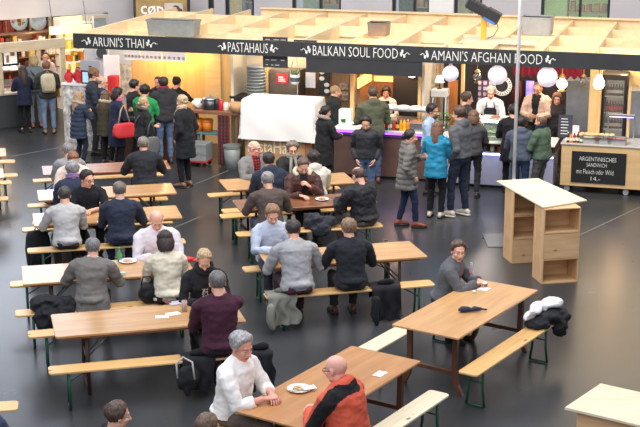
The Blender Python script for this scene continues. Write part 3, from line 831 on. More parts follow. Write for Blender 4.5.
def bench_at(c, rz, L, top, label, group=None, W_=.25):
    t = thing('bench', label, 'bench', (c.x, c.y, 0), rz, group)
    m = MB(); m.prism(rrect(L/2, W_/2, .045), .443, .47, ch=.005); part(m, 'seat_board', [wood(*top, axis=0, rough=.4, coat=.25, knots=True)], t)
    m = MB()
    m.bb(-L/2+.24, L/2-.24, -.03, .03, .425, .443)
    part(m, 'underframe', [wood((150, 104, 62), (180, 130, 84))], t)
    for sx in (-1, 1):
        x = sx*(L/2-.22)
        for sy in (-1, 1):
            m = MB(); m.tube([(x, sy*.085, .425), (x, sy*.09, .2), (x, sy*.115, .012)], .016, n=8); part(m, 'leg', [GREEN], t, True)
        m = MB(); m.tube([(x, -.115, .016), (x, .115, .016)], .013, n=8); part(m, 'crossbar', [GREEN], t, True); m = MB(); m.tube([(x, -.09, .3), (x, .09, .3)], .009, n=8); part(m, 'crossbar', [GREEN], t, True)
        m = MB(); m.tube([(x, 0, .3), (x-sx*.22, 0, .43)], .009, n=8); part(m, 'brace', [STEEL], t, True)
    return t
BEN = {}; TAB = {}
A0 = R(13.5)
def row(key, c, rz, L, Wd, top, tl, bn, bf, btop=PINE, off=.6, wood_legs=False, nshift=-.06, fshift=-.1, bL=2.32, near=True, far=True, btop2=None):
    d = V3((math.cos(rz), math.sin(rz), 0)); n = V3((-d.y, d.x, 0)); TAB[key] = (c, d, n, L, Wd)
    t = (beer_table if not wood_legs else trestle_table)(c, rz, L, Wd, top, tl)
    for k, on, lb, sg, sh, bt in (('n', near, bn, -1, nshift, btop), ('f', far, bf, 1, fshift, btop2 or btop)):
        cc = c+n*(off*sg)+d*sh; p0 = cc-d*(bL/2); p1 = cc+d*(bL/2); BEN[key+k] = (V3((p0.x, p0.y, 0)), V3((p1.x, p1.y, 0)))
        if on: bench_at(cc, rz, bL, bt, lb)
    return t
def trestle_table(c, rz, L, Wd, top, label):
    t = thing('trestle_table', label, 'table', (c.x, c.y, 0), rz)
    m = MB(); m.prism(rrect(L/2, Wd/2, .012), .745, .77, ch=.004); part(m, 'tabletop', [wood(*top, axis=0, rough=.32, coat=.4)], t)
    lm = wood((84, 50, 34), (112, 70, 48), axis=2)
    for sx in (-1, 1):
        x = sx*(L/2-.2)
        m = MB(); m.bb(x-.03, x+.03, -Wd/2+.05, Wd/2-.05, .69, .745, .004); part(m, 'crossbar', [lm], t)
        m = MB(); m.bb(x-.02, x+.02, -Wd/2+.14, Wd/2-.14, .24, .29, .004); part(m, 'stretcher', [lm], t)
        for sy in (-1, 1):
            m = MB(); pr = []
            for z, y, h in ((.72, .13, .045), (.5, .135, .042), (.3, .14, .042), (.12, .115, .045), (0, .05, .05)):
                yy = sy*(Wd/2-y); pr.append([V3((x-.026, yy-h/2-.008, z)), V3((x+.026, yy-h/2-.008, z)), V3((x+.026, yy+h/2+.008, z)), V3((x-.026, yy+h/2+.008, z))])
            m.loft(pr); part(m, 'leg', [lm], t)
    return t
def ctr(px, py, rz, L, Wd):
    g = G(px, py, .77); d = V3((math.cos(rz), math.sin(rz), 0)); n = V3((-d.y, d.x, 0)); c = g+d*(L/2)+n*(Wd/2); c.z = 0
    return c
LT = 2.2; WT = .78
row('L1', ctr(43.2, 174.9, A0, LT, .72), A0, LT, .72, ((138, 88, 62), (168, 112, 80)), 'reddish brown beer table farthest back in the left row', 'pine bench on the near side of the farthest left table', 'pine bench on the far side of the farthest left table', off=.57)
row('L2', ctr(38.5, 200.5, A0, LT, .72), A0, LT, .72, HONEY, 'honey brown beer table second from the back in the left row', 'pine bench on the near side of the second left table from the back', 'pine bench on the far side of the second left table from the back', off=.57)
row('L3a', ctr(34, 226, A0, LT, .76), A0, LT, .76, HONEY, 'middle beer table of the left row with the navy suited man at it', 'pine bench under the grey shirt and navy suit men', 'pine bench under the black sweater man in glasses')
row('L3', ctr(23, 284.3, A0, LT, .82), A0, LT, .82, HONEY, 'beer table with glaring white left end where the grey suited man sits', 'pine bench under the grey suit and the cream jacket', 'pine bench under the bald man in white shirt', off=.63)
row('L4', ctr(55.5, 337, A0+R(1.2), LT, .82), A0+R(1.2), LT, .82, HONEY, 'long honey brown beer table with napkins nearest in the left row', 'long pine bench at front left under the burgundy sweater', 'pine bench behind the front left table under the blonde woman', off=.64, nshift=-.0, fshift=-.16, bL=2.42)
A1 = R(14.5)
row('M1', ctr(227, 189.8, A1, LT, .76), A1, LT, .76, HONEY, 'honey brown beer table farthest back in the middle row by the sheet covered counter', 'pine bench under the navy jacket at the farthest middle table', 'pine bench under the plaid shirt man and the scarf man', off=.56)
row('M2', ctr(241, 211, A1, LT, .72), A1, LT, .72, DARKW, 'dark brown beer table in front of the brown leather jacket man', 'pine bench under the brown sweater man and the big black jacket', 'pine bench under the brown leather jacket man', off=.56)
row('M3', ctr(270, 268, A1, LT, .8), A1, LT, .8, HONEY, 'honey beer table nearest in the middle row with empty right end', 'pine bench under the grey sweater and black jacket men', 'pine bench under the light blue shirt man', off=.62)
AX = R(13.5); gx = (G(6, 148, .77)+G(6, 156, .77))/2; dx_ = V3((math.cos(AX), math.sin(AX), 0)); cx_ = gx-dx_*1.1; cx_.z = 0
row('X1', cx_, AX, LT, .74, ((156, 104, 72), (180, 124, 88)), 'beer table cut off by the left edge of the hall', 'pine bench in front of the table at the left edge', 'pine bench behind the table at the left edge', nshift=.12, fshift=.1)
gx2 = G(10, 183, .47); c2_ = gx2-dx_*1.2+V3((-dx_.y, dx_.x, 0))*(-.5); c2_.z = 0
row('X2', c2_, AX, LT, .74, HONEY, 'second beer table at the left edge almost out of view', 'near bench of the second table at the left edge', 'pine bench with green leg behind the second table at the left edge', nshift=.0, fshift=.08, bL=2.3)
rR = [G(475.4, 278.9, .77), G(391.3, 324.5, .77), G(541, 289.8, .77), G(456.5, 338, .77)]
cR = sum(rR, V3())/4; cR.z = 0; aR = math.atan2(rR[0].y-rR[1].y, rR[0].x-rR[1].x)
row('R', cR, aR, 2.14, .87, ((196, 146, 92), (216, 168, 112)), 'wide honey wooden trestle table at right with a folded umbrella on it', 'knotty pine bench with jackets on its far end at right', 'pale bench behind the right trestle table under the man in grey', off=.67, wood_legs=True, nshift=-.22, fshift=-.25, bL=2.14, btop=PINE, btop2=PALE)
rF = [G(352.4, 345.4, .77), G(233, 410.8, .77), G(421, 360.5, .77)]
cF = (rF[1]+rF[2])/2; cF.z = 0; aF = math.atan2(rF[0].y-rF[1].y, rF[0].x-rF[1].x)
row('F', cF, aF, 2.2, .88, ((176, 122, 70), (200, 144, 90)), 'honey wooden trestle table at front with a white plate on it', 'pale bench at front under the man in the orange jacket', 'pine bench at front under the man in the white shirt', off=.68, wood_legs=True, btop=PALE, btop2=PINE, nshift=.0, fshift=-.2, bL=2.2)
# a table cut off at the front left corner
g = G(18, 408, .47); bench_at(V3((g.x-1.1, g.y-.1, 0)), R(10), 2.2, PINE, 'pine bench end poking in at the front left corner')

# crate stand
CR = ((206, 160, 112), (232, 196, 150))
def crate(base, rz, z, W_, D_, H_, label, closed, group):
    t = thing('wooden_crate', label, 'crate', (base.x, base.y, z), rz, group); wm = wood(*CR, axis=0, rough=.6, coat=0, knots=True); wz = wood(*CR, axis=2, rough=.6, coat=0, knots=True)
    m = MB(); m.bb(0, .018, 0, D_, 0, H_, .002); part(m, 'side_board', [wz], t); m = MB(); m.bb(W_-.018, W_, 0, D_, 0, H_, .002); part(m, 'side_board', [wz], t)
    m = MB(); m.bb(.018, W_-.018, .0, D_, 0, .018); part(m, 'bottom_board', [wm], t)
    m = MB(); m.bb(.018, W_-.018, .0, D_, H_-.018, H_-.003); part(m, 'top_board', [wm], t)
    m = MB(); y = (0, .018) if closed else (D_-.018, D_); m.bb(.018, W_-.018, y[0], y[1], .018, H_-.018); part(m, 'back_board', [wm], t)
AC = R(12)
bR = G(541.5, 284.5); bL_ = G(511.5, 263.8); WC = .56; DC = .40; HCr = .378
for nm, bs0, pat in (('front right', bR, (0, 1, 0)), ('back left', bL_, (1, 0, 0))):
    for k in range(3):
        crate(bs0, AC, .002+k*HCr, WC, DC, HCr-.004, 'pine crate, %s of the %s stack under the standing table' % (('bottom', 'middle', 'top')[k], nm), pat[k], None)
def board_top(corners, z, label, name='standing_table_top'):
    m = MB(); m.prism(corners, z, z+.022, ch=.003); return solo(m, name, [wood(*PALE, axis=0, rough=.5, coat=.1)], label, 'table', (0, 0, 0))
t0, t1, t2, t3 = (G(x, y, 1.16) for x, y in ((496.5, 180.5), (543.5, 207), (587, 199.8), (538, 178)))
zt = .002+3*HCr
board_top([(t0.x, t0.y), (t1.x, t1.y), (t2.x, t2.y), (t3.x, t3.y)], zt, 'pale wooden board lying on two crate stacks as a standing table')
s0, s1, s2 = (G(x, y, 1.16) for x, y in ((564.5, 407), (600.5, 383), (640, 390))); dd = (s2-s0); d1 = (G(640, 425, 1.16)-s0).normalized()
e0, e1 = s0+d1*1.5, s1+d1*1.5
board_top([(s0.x, s0.y), (e0.x, e0.y), (e1.x, e1.y), (s1.x, s1.y)], zt, 'pale wooden board of the second standing table at the bottom right corner')
ac2 = math.atan2(d1.y, d1.x); nn = V3((-d1.y, d1.x, 0))
b2 = s0+d1*.1+nn*.06; b2.z = 0
for k in range(3): crate(b2, ac2, .002+k*HCr, WC, DC, HCr-.004, 'pine crate, %s of the stack at the bottom right corner' % ('bottom', 'middle', 'top')[k], 1, None)
b3 = s0+d1*.86+nn*.06; b3.z = 0
for k in range(3): crate(b3, ac2, .002+k*HCr, WC, DC, HCr-.004, 'pine crate beside the stack at the bottom right corner, %s one' % ('bottom', 'middle', 'top')[k], 0, None)
# steel pole on its foot plate
pg = G(511.6, 239); t = thing('steel_pole', 'thin pale steel pole on a grey foot plate behind the crate stand', 'pole', pg)
m = MB(); m.tube([(0, 0, .02), (0, 0, 7.5)], .028, n=12); part(m, 'pole', [mat((226, 224, 222), .45)], t, True)
m = MB(); m.bb(-.45, .12, -.5, .3, 0, .012, .003); part(m, 'foot_plate', [mat((120, 124, 130), .35, .7)], t)
# ------------------------------------------------------------------ stalls
def rect(x0, y0, x1, y1, b):
    a0, zt = A(x0, y0, b); a1, zb_ = A(x1, y1, b)
    return a0, a1, zb_, zt
PLY = wood((222, 182, 118), (240, 206, 146), axis=2, rough=.6, coat=0, grain=9); PLYH = wood((226, 192, 134), (244, 218, 168), axis=0, rough=.6, coat=0, grain=9)
JOI = wood((238, 212, 168), (248, 228, 192), axis=1, rough=.65, coat=0, grain=8)
BOARD = mat((48, 50, 54), .75, var=.12, ns=3); CHALK = mat((238, 238, 234), .8, var=.03); WHITE = mat((240, 240, 238), .5, var=.03); CREAM = mat((226, 214, 190), .7, var=.05)
INOX = mat((178, 180, 182), .3, .85, var=.06); BROWNW = wood((120, 86, 60), (146, 108, 78), axis=2, rough=.5, coat=.1); BLACK = mat((30, 30, 33), .6)
ZB = 2.25
cuts = [A(x, 45, 0)[0] for x in (73, 222, 302, 424, 690)]
signs = [("ARUNI'S THAI", 93, 144, 'leftmost black sign board with white lettering over the queue'), ('PASTAHAUS', 228, 268, 'black sign board with one long white word over the sheet covered counter'),
         ('BALKAN SOUL FOOD', 313, 398, 'black sign board with three white words over the purple lit counter'), ("AMANI'S AFGHAN FOOD", 431.5, 543, 'long rightmost black sign board with white lettering above the white globes')]
orn = [((83, 91), (146, 156)), ((219, 226), (270, 277)), ((302, 311), (400, 409)), ((421.5, 429), (546, 555))]
for i, (tx, x0, x1, lb) in enumerate(signs):
    a0, a1 = cuts[i], cuts[i+1]; t = hthing('sign_board', lb, 'sign', a0, 0, ZB)
    m = MB(); m.bb(.004, a1-a0-.004, 0, .035, 0, .3, .003); part(m, 'board', [BOARD], t)
    l0, l1 = A(x0, 45, 0)[0]-a0, A(x1, 45, 0)[0]-a0
    tm = text_mb(tx, l1-l0, .19, thin=-.014); tm.v = [(x+(l0+l1)/2, y-.004, z+.15) for x, y, z in tm.v]
    part(tm, 'lettering', [CHALK], t, kind='stuff')
    for j, (p0, p1) in enumerate(orn[i]):
        q0, q1 = A(p0, 45, 0)[0]-a0, A(p1, 45, 0)[0]-a0; c = (q0+q1)/2; w = abs(q1-q0); sg = 1 if j == 0 else -1; m = MB()
        cv = [(c-sg*w*.5+sg*w*u, -.006, .15+.025*math.sin(u*9)) for u in [k/10 for k in range(11)]]
        m.tube(cv, .007, n=5)
        for u, zz in ((.72, .05), (.5, -.045), (.85, -.02)): m.ell((c-sg*w*.5+sg*w*u, -.006, .15+zz), (.022, .006, .034), nu=10, nv=6)
        for u in (-.1, .02): m.ell((c-sg*w*.5+sg*w*u, -.006, .15), .009, nu=8, nv=5)
        part(m, 'ornament', [CHALK], t, kind='stuff')
# lower black panel of the third stall
a0, a1, z0, z1 = rect(306, 58, 422, 77, .01)
m = MB(); m.bb(0, a1-a0, 0, .02, 0, ZB-z0-.002); hsolo(m, 'valance_panel', [BOARD], 'plain black panel hanging under the sign board over the purple lit counter', 'panel', a0, .01, z0)
# roof lattice
rt = hthing('timber_roof', 'pale timber roof lattice over the row of stalls', 'roof', 0, 0, 0)
a_end = cuts[-1]; RD = 5.4; rnd = random.Random(11); jl = []; x = .02
while x < a_end: jl.append(x); x += .95
for k, x in enumerate(jl):
    m = MB(); m.bb(x-.025, x+.025, .04, RD, 2.25, 2.545); part(m, 'joist', [JOI], rt)
    if k < len(jl)-1:
        m = MB(); ys = [rnd.uniform(.5, 1.3), rnd.uniform(2.0, 3.0), rnd.uniform(3.6, 4.7)]
        for y in ys: m.bb(x+.026, x+.924, y, y+.03, 2.3, 2.53)
        part(m, 'noggin', [JOI], rt, kind='stuff')
m = MB(); m.bb(2.2, a_end, RD, RD+.05, 2.2, 2.58); m.bb(2.2, a_end, RD-.1, RD+.12, 2.58, 2.6); part(m, 'rear_fascia', [JOI], rt)
m = MB(); m.bb(0, a_end, .036, .075, 2.25, 2.545); part(m, 'front_plate', [JOI], rt)
m = MB(); m.bb(0, a_end, 2.35, RD, 2.225, 2.249); part(m, 'ceiling_deck', [JOI], rt)
# things standing on the roof
a, z = A(491, 38, 1.2); a -= .15
t = hthing('stage_spotlight', 'black stage spotlight on a yellow post above the stall roof', 'spotlight', a, 1.2, 2.57)
m = MB(); m.bb(-.05, .05, -.03, .03, 0, .62, .004); part(m, 'post', [mat((226, 178, 58), .5, var=.08)], t)
Mx = Matrix.Translation((-.02, -.06, .58)) @ Matrix.Rotation(R(27), 4, 'Y')
m = MB(); m.box(None, (.46, .2, .2), .03, M=Mx @ Matrix.Translation((-.12, 0, 0))); m.box(None, (.3, .24, .24), .02, M=Mx @ Matrix.Translation((.22, 0, 0)))
for k in range(5): m.box(None, (.012, .22, .22), .0, M=Mx @ Matrix.Translation((-.3+k*.07, 0, 0)))
part(m, 'lamp_housing', [mat((52, 54, 58), .45, .3)], t)
m = MB(); m.box(None, (.26, .246, .05), .0, M=Mx @ Matrix.Translation((.22, 0, -.1))); part(m, 'blue_strip', [mat((70, 120, 200), .5)], t)
m = MB(); m.tube([(.25, -.1, .42), (.3, -.1, .25), (.22, -.08, .1), (.1, -.05, .04)], .008, n=6); part(m, 'cable', [BLACK], t)
a0, a1, z0, z1 = rect(463, 36, 537, 42, 1.2)
m = MB(); m.bb(0, a1-a0, 0, .9, 0, .022, .003); hsolo(m, 'roof_board', [wood(*PALE, axis=0, rough=.6, coat=0)], 'pale board lying on the stall roof under the spotlight', 'board', a0, .8, 2.546)
a0, a1, z0, z1 = rect(521, 21, 550, 35, 2.4)
def tub(name, lb, a, b, z, W_, D_, H_, mt, rim=None):
    t = hthing(name, lb, 'box', a, b, z); m = MB(); ring = lambda k, zz: [V3((px*k*W_/2+W_/2, py*k*D_/2+D_/2, zz)) for px, py in rrect(1, 1, .15)]
    m.loft([ring(.93, 0), ring(1, H_), ring(.95, H_), ring(.88, .012)]); part(m, 'shell', [mt], t); m = MB(); m.loft([ring(1.03, H_-.03), ring(1.03, H_), ring(.97, H_), ring(.97, H_-.03)]); part(m, 'rim', [rim or mt], t); return t
tub('plastic_box', 'grey translucent plastic box on the roof right of the spotlight', a0, 2.4, 2.546, .62, .5, .36, mat((176, 178, 176), .35, alpha=.9))
a0, a1, z0, z1 = rect(367, 26, 385, 40, 1.3)
tub('steel_box', 'dull steel vent box on the roof above the purple lit counter', a0, 1.3, 2.546, .4, .4, .27, mat((150, 142, 132), .4, .5))
a0, a1, z0, z1 = rect(148, 19, 197, 39, .25)
tub('acrylic_tub', 'large grey see-through tub on the roof in front of the white lettered pane', a0, .12, 2.546, a1-a0, .4, z1-2.546, mat((160, 164, 160), .25, alpha=.8))
a0, a1, z0, z1 = rect(429, 3, 453, 18, 6.5); m = MB(); m.bb(0, a1-a0, 0, .03, 0, .5, .003); m.bb(.1, .16, 0, .03, -2.3, 0); m.bb(a1-a0-.16, a1-a0-.1, 0, .03, -2.3, 0)
hsolo(m, 'white_sign_panel', [WHITE], 'blank white panel on posts behind the roof at top centre right', 'panel', a0, 6.5, 2.3)
# cop pane with white letters and a portrait poster
CB = 6.4; a0, a1, z0, z1 = rect(135, -6, 188, 34, CB)
t = hthing('lettered_pane', 'ochre shop pane with white letters with three big white letters, the middle one slashed', 'sign', a0, CB, 0); W_ = a1-a0
m = MB(); m.bb(0, W_, 0, .05, .4, 3.1, .004); part(m, 'pane', [mat((176, 146, 92), .35, var=.25, ns=2)], t)
m = MB(); m.bb(-.05, 0, -.02, .07, 0, 3.2); m.bb(W_, W_+.05, -.02, .07, 0, 3.2); part(m, 'frame', [FR], t)
l0 = A(141, 10, CB)[0]-a0; l1 = A(164, 10, CB)[0]-a0; zc = A(150, 12, CB)[1]
tm = text_mb('cøp', l1-l0, A(150, 6, CB)[1]-A(150, 19, CB)[1], thin=.012); tm.v = [(x+(l0+l1)/2, y-.01, z+zc) for x, y, z in tm.v]; part(tm, 'lettering', [mat((245, 245, 245), .6, var=.02, emit=.15)], t, kind='stuff')
tm = text_mb('e', .16, .2, thin=.012); tm.v = [(x+l0+.13, y-.01, z+A(150, 29, CB)[1]) for x, y, z in tm.v]; part(tm, 'lettering', [mat((245, 245, 245), .6, var=.02, emit=.15)], t)
a2, a3, z2, z3 = rect(164, 3, 183, 20, CB-.05); t = hthing('portrait_poster', 'poster of a person with hair tied back beside the white letters', 'poster', a2, CB-.03, z2); W2, H2 = a3-a2, z3-z2
m = MB(); m.bb(0, W2, 0, .015, 0, H2); part(m, 'sheet', [mat((214, 204, 196), .6, var=.2, ns=3)], t)
m = MB(); m.ell((W2*.55, -.004, H2*.55), (W2*.2, .012, H2*.25)); m.ell((W2*.55, -.002, H2*.12), (W2*.36, .01, H2*.2)); part(m, 'printed_face', [skinmat((206, 160, 138))], t)
m = MB(); m.ell((W2*.62, -.001, H2*.68), (W2*.2, .01, H2*.2)); m.ell((W2*.85, -.001, H2*.5), (W2*.13, .01, H2*.2)); part(m, 'printed_hair', [mat((92, 66, 52), .7)], t)

# walls of the stalls
def hwall(name, a0, a1, b0, b1, z0, z1, mt): m = MB(); m.bb(a0, a1, b0, b1, z0, z1); return struct(m, name, [mt], hall(0, 0), HA)
aP0 = A(222, 58, 0)[0]; aB0 = A(352, 72, 0)[0]; aA0 = A(419, 77, 0)[0]; aW = A(594, 90, .4)[0]
BA, BP, BB, BM = 2.0, 1.4, 1.7, 2.3
xw = A(132, 75, BA)[0]
hwall('wall_first_back', xw, aP0, BA, BA+.06, 0, 2.24, PLY); hwall('wall_first_left', A(85, 70, BA)[0], xw, BA, BA+.06, 0, 2.24, mat((216, 214, 214), .7, var=.04))
hwall('wall_second_left', aP0-.03, aP0+.03, .56, BA, 0, 2.24, CREAM); hwall('wall_second_back', aP0+.03, aB0, BP, BP+.05, 0, 2.24, mat((222, 206, 178), .7, var=.05))
hwall('wall_third_left', aB0-.03, aB0+.03, .47, BB, 0, 2.24, BROWNW); hwall('wall_third_back', aB0+.03, aA0, BB, BB+.05, 0, 2.24, BROWNW)
hwall('wall_fourth_back', aA0, aW, BM, BM+.05, 0, 2.24, mat((44, 40, 44), .8)); hwall('wall_fourth_left', aA0-.025, aA0+.025, .4, BM, 0, 2.24, mat((210, 204, 190), .8))
hwall('wall_grill_back', aW, 14, 1.6, 1.65, 0, 2.24, mat((214, 190, 150), .7)); hwall('wall_grill_left', aW-.02, aW+.02, 1.0, 2.2, 0, 2.24, CREAM)
def post(x0, x1, ytop, b, z1, lb, mt=PLY, z0=0):
    a0, a1 = A(x0, ytop, b)[0], A(x1, ytop, b)[0]; m = MB(); m.bb(0, a1-a0, 0, .1, 0, z1-z0, .003); return hsolo(m, 'timber_post', [mt], lb, 'post', a0, b, z0)
post(350, 354, 80, .36, 2.03, 'pale timber post left of the orange lit kitchen opening'); post(418, 421, 80, .36, 2.03, 'slim timber post right of the orange lit kitchen opening')
post(590, 602, 80, .5, 2.24, 'broad timber post behind the glowing pendant bulb'); post(461, 464, 80, 1.0, 2.24, 'slim timber batten behind the left white globe'); post(262, 268, 80, .9, 2.24, 'timber post right of the stacked grey tubs')
a0 = A(205, 70, BA-.05)[0]; m = MB(); m.bb(0, .36, 0, .03, 0, 2.2, .003); hsolo(m, 'plywood_panel', [PLYH], 'tall plywood panel at the right end of the golden lit wall', 'panel', a0, BA-.06)
# Thai stall: hanging light menus, banner, screens
def hbox(name, lb, cat, r, b, d, mt, ch=.004, group=None):
    a0, a1, z0, z1 = r; m = MB(); m.bb(0, a1-a0, 0, d, 0, z1-z0, ch); return hsolo(m, name, [mt], lb, cat, a0, b, z0, group)
def fromz(r, z0): return (r[0], r[1], z0, r[3])
PIC = mat((236, 214, 200), .6, var=.45, ns=14)
for r, lb in (((124, 51, 141, 60), 'white lit menu strip with food pictures under the leftmost sign board'), ((141, 53, 162, 61), 'second lit menu strip beside the white one under the leftmost sign board'), ((162, 54, 186, 62), 'pinkish lit menu strip near the golden wall spotlights')):
    q = rect(*r, .3); t = hthing('menu_strip', lb, 'menu', q[0], .3, q[2]); W_, H_ = q[1]-q[0], ZB-q[2]-.01
    m = MB(); m.bb(0, W_-.02, 0, .03, 0, H_); part(m, 'panel', [mat((246, 236, 232), .5, var=.03, emit=.5)], t); m = MB(); n_ = 5
    for k in range(n_): m.lathe([(.0, 0), (.035, .0), (.035, .004), (0, .004)], (W_*(k+.5)/n_, -.001, H_*.3), n=12, M=Matrix.Rotation(R(90), 3, 'X'))
    part(m, 'food_pictures', [PIC], t, kind='stuff')
r = rect(103, 55, 120, 95, .9); t = hthing('white_banner', 'tall white banner beside the red box in the left stall', 'banner', r[0], .9, r[2]); m = MB(); m.bb(0, r[1]-r[0], 0, .03, 0, r[3]-r[2], .004); part(m, 'sheet', [mat((244, 238, 234), .6, var=.02, emit=.25)], t); m = MB(); m.bb(-.02, r[1]-r[0]+.02, -.2, .22, -r[2], -r[2]+.04); m.bb(.1, .14, 0, .03, -r[2]+.04, 0); part(m, 'foot', [STEEL], t)
TC = A(185, 108, -.1)[0]-.75-.05
t = hthing('stall_counter', 'dark counter of the left stall hidden behind the queue', 'counter', .75, .1); m = MB(); m.bb(0, TC, 0, .6, 0, .98, .006); part(m, 'body', [wood((96, 66, 50), (120, 84, 62), axis=0)], t); m = MB(); m.bb(-.03, TC+.03, -.04, .64, .98, 1.02, .006); part(m, 'worktop', [wood((150, 108, 76), (176, 132, 96), axis=0)], t)
q = rect(107, 76, 116, 90, .45); hbox('red_box', 'red box in front of the white banner', 'box', fromz(q, 1.022), .45, .2, mat((216, 58, 58), .5), .01)
qz = rect(64, 72, 78, 84, .55)[2]+.02; q = rect(80, 60, 101, 72, .75); t = hthing('till_screen', 'silver backed till screen seen from behind left of the white banner', 'screen', q[0], .75, qz); W_ = q[1]-q[0]
m = MB(); m.box(None, (W_, .03, q[3]-q[2]), .008, M=Matrix.Translation((W_/2, 0, (q[2]+q[3])/2-qz)) @ Matrix.Rotation(R(-12), 4, 'X')); part(m, 'screen_back', [mat((196, 200, 206), .35, .3, var=.04)], t); m = MB(); m.bb(W_/2-.04, W_/2+.04, -.02, .04, 0, (q[2]+q[3])/2-qz); m.bb(W_/2-.12, W_/2+.12, -.1, .1, 0, .02); part(m, 'stand', [BLK], t)
q = rect(81, 71, 90, 84, .5); t = hthing('tablet', 'small dark tablet with pale blue display below the silver till screen', 'tablet', q[0], .5, qz); W_, H_ = q[1]-q[0], .28; m = MB(); m.bb(0, W_, 0, .02, 0, H_, .006); part(m, 'case', [BLK], t); m = MB(); m.bb(.03, W_-.03, -.003, .0, .03, H_-.03); part(m, 'display', [mat((170, 205, 225), .3, emit=.5)], t)
q = rect(119, 63, 132, 95, BA-.05); hbox('photo_menu_board', 'pale board covered with rows of dish photographs left of the golden wall', 'menu', q, BA-.06, .03, mat((214, 206, 190), .6, var=.5, ns=9))
q = rect(96, 48, 107, 58, BA-.08); t = hthing('wall_fan', 'round dark extractor fan on the white wall below the leftmost sign board', 'fan', q[0], BA-.1, q[2]); W_ = q[1]-q[0]; H_ = q[3]-q[2]; m = MB(); m.bb(-.03, W_+.03, .05, .1, -.02, H_+.02, .01); part(m, 'housing', [WHITE], t); m = MB(); m.lathe([(.0, 0), (W_*.48, 0), (W_*.48, .05), (0, .05)], (W_/2, .06, H_/2), n=20, M=Matrix.Rotation(R(90), 3, 'X')); part(m, 'grille', [mat((92, 94, 96), .5, .4)], t)
# red bags, boxes by the shelf of the delicatessen
m = MB(); rr = random.Random(5)
q = rect(64, 72, 78, 84, .55)
for k, (dx, dz, lb) in enumerate(((.0, 0, 'red paper bag on the patterned counter, left one'), (.13, .12, 'red paper bag on the patterned counter, raised middle one'), (.26, 0, 'red paper bag on the patterned counter, right one'))):
    m = MB(); m.ell((0, 0, .11), (.1, .09, .12), nu=12, nv=8); m.tube([(0, 0, .2), (.01, 0, .27)], [.04, .05], n=8); rough_up(m, .03, 14, seed=k); m.v = [(x, y, max(z, 0)) for x, y, z in m.v]; hsolo(m, 'red_bag', [mat((206, 44, 52), .55)], lb, 'bag', q[0]+dx+.08, .6+(.0 if k != 1 else .14), q[2]+.02, 'red bags on the patterned counter', True)
q2 = rect(62, 84, 101, 112, .45); t = hthing('patterned_counter', 'pale counter papered with dish photographs left of the queue', 'counter', q2[0], .45); m = MB(); m.bb(0, q2[1]-q2[0], 0, .6, 0, q[2]-.02, .005); part(m, 'front', [mat((206, 200, 194), .6, var=.6, ns=10)], t); m = MB(); m.bb(-.02, q2[1]-q2[0]+.02, -.02, .62, q[2]-.02, q[2]+.018); part(m, 'top', [WHITE], t)
# delicatessen on the left
t = link('deli_counter', None, None, deli(0, 0), DA, 'dark grey delicatessen counter at the far left', 'counter'); m = MB(); e = AD(41, 110, 0)[0]; m.bb(-2.4, e, .02, .7, 0, .76, .01); part(m, 'body', [mat((74, 76, 78), .5, var=.06)], t); m = MB(); m.bb(-2.42, e+.02, -.02, .72, .76, .8, .005); part(m, 'top', [mat((200, 192, 178), .4)], t)
m = MB(); m.bb(-2.3, e-.1, .25, .27, .8, 1.08); part(m, 'glass_guard', [GLS], t)
rr = random.Random(9)
for k in range(9):
    x = -.9+k*.17; m = MB(); m.lathe([(0, 0), (.05, 0), (.075, .035), (.068, .035), (.0, .008)], n=14); o = solo(m, 'food_bowl', [mat((222, 206, 170), .5)], 'small bowl of antipasti in a row behind the deli glass', 'bowl', deli(x, .42, .801), 0, 'antipasti bowls on the deli counter', True)
    f = MB(); f.ell((0, 0, .022), (.062, .062, .03), nu=10, nv=6); rough_up(f, .012, 30, seed=k); part(f, 'filling', [mat([(190, 140, 70), (120, 130, 60), (190, 70, 50)][k % 3], .6, var=.4, ns=20)], o, True)
DECK = wood((206, 188, 156), (226, 210, 180), axis=0, rough=.6, coat=0)
t = link('counter_canopy', None, None, deli(0, -.05), DA, 'cream timber canopy frame over the delicatessen counter', 'canopy'); x1 = AD(66, 60, -.05)[0]; x0 = x1-.09
m = MB(); m.bb(-2.4, x1, 0, .14, 1.74, 1.96, .006); part(m, 'header', [DECK], t)
for xa, xb in ((x0, x1), (AD(37.5, 60, 0)[0], AD(40.5, 60, 0)[0]), (AD(-1, 60, 0)[0], AD(2.0, 60, 0)[0])): m = MB(); m.bb(xa, xb, .02, .11, (0 if xa == x0 else .8), 1.74, .004); part(m, 'upright', [DECK], t)
t = link('menu_screen', None, None, deli(AD(2, 60, .2)[0], .2, AD(10, 66, .2)[1]), DA, 'black framed menu screen hanging over the delicatessen counter', 'screen'); W_ = AD(19, 60, .2)[0]-AD(2, 60, .2)[0]; H_ = AD(10, 48, .2)[1]-AD(10, 66, .2)[1]
m = MB(); m.bb(0, W_, 0, .05, 0, H_, .008); part(m, 'frame', [BLK], t); m = MB(); m.bb(.05, W_-.05, -.004, 0, .05, H_-.05); part(m, 'display', [mat((232, 226, 220), .3, var=.04, emit=.5)], t); m = MB(); m.bb(.1, W_*.42, -.007, -.004, .08, H_*.6); m.bb(W_*.5, W_-.1, -.007, -.004, H_*.55, H_*.75); part(m, 'picture', [mat((170, 140, 120), .5, var=.5, ns=12)], t); m = MB(); m.tube([(.1, .02, H_), (.1, .02, 1.78-t.location.z)], .01, n=6); m.tube([(W_-.1, .02, H_), (W_-.1, .02, 1.78-t.location.z)], .01, n=6); part(m, 'hanger', [BLK], t)
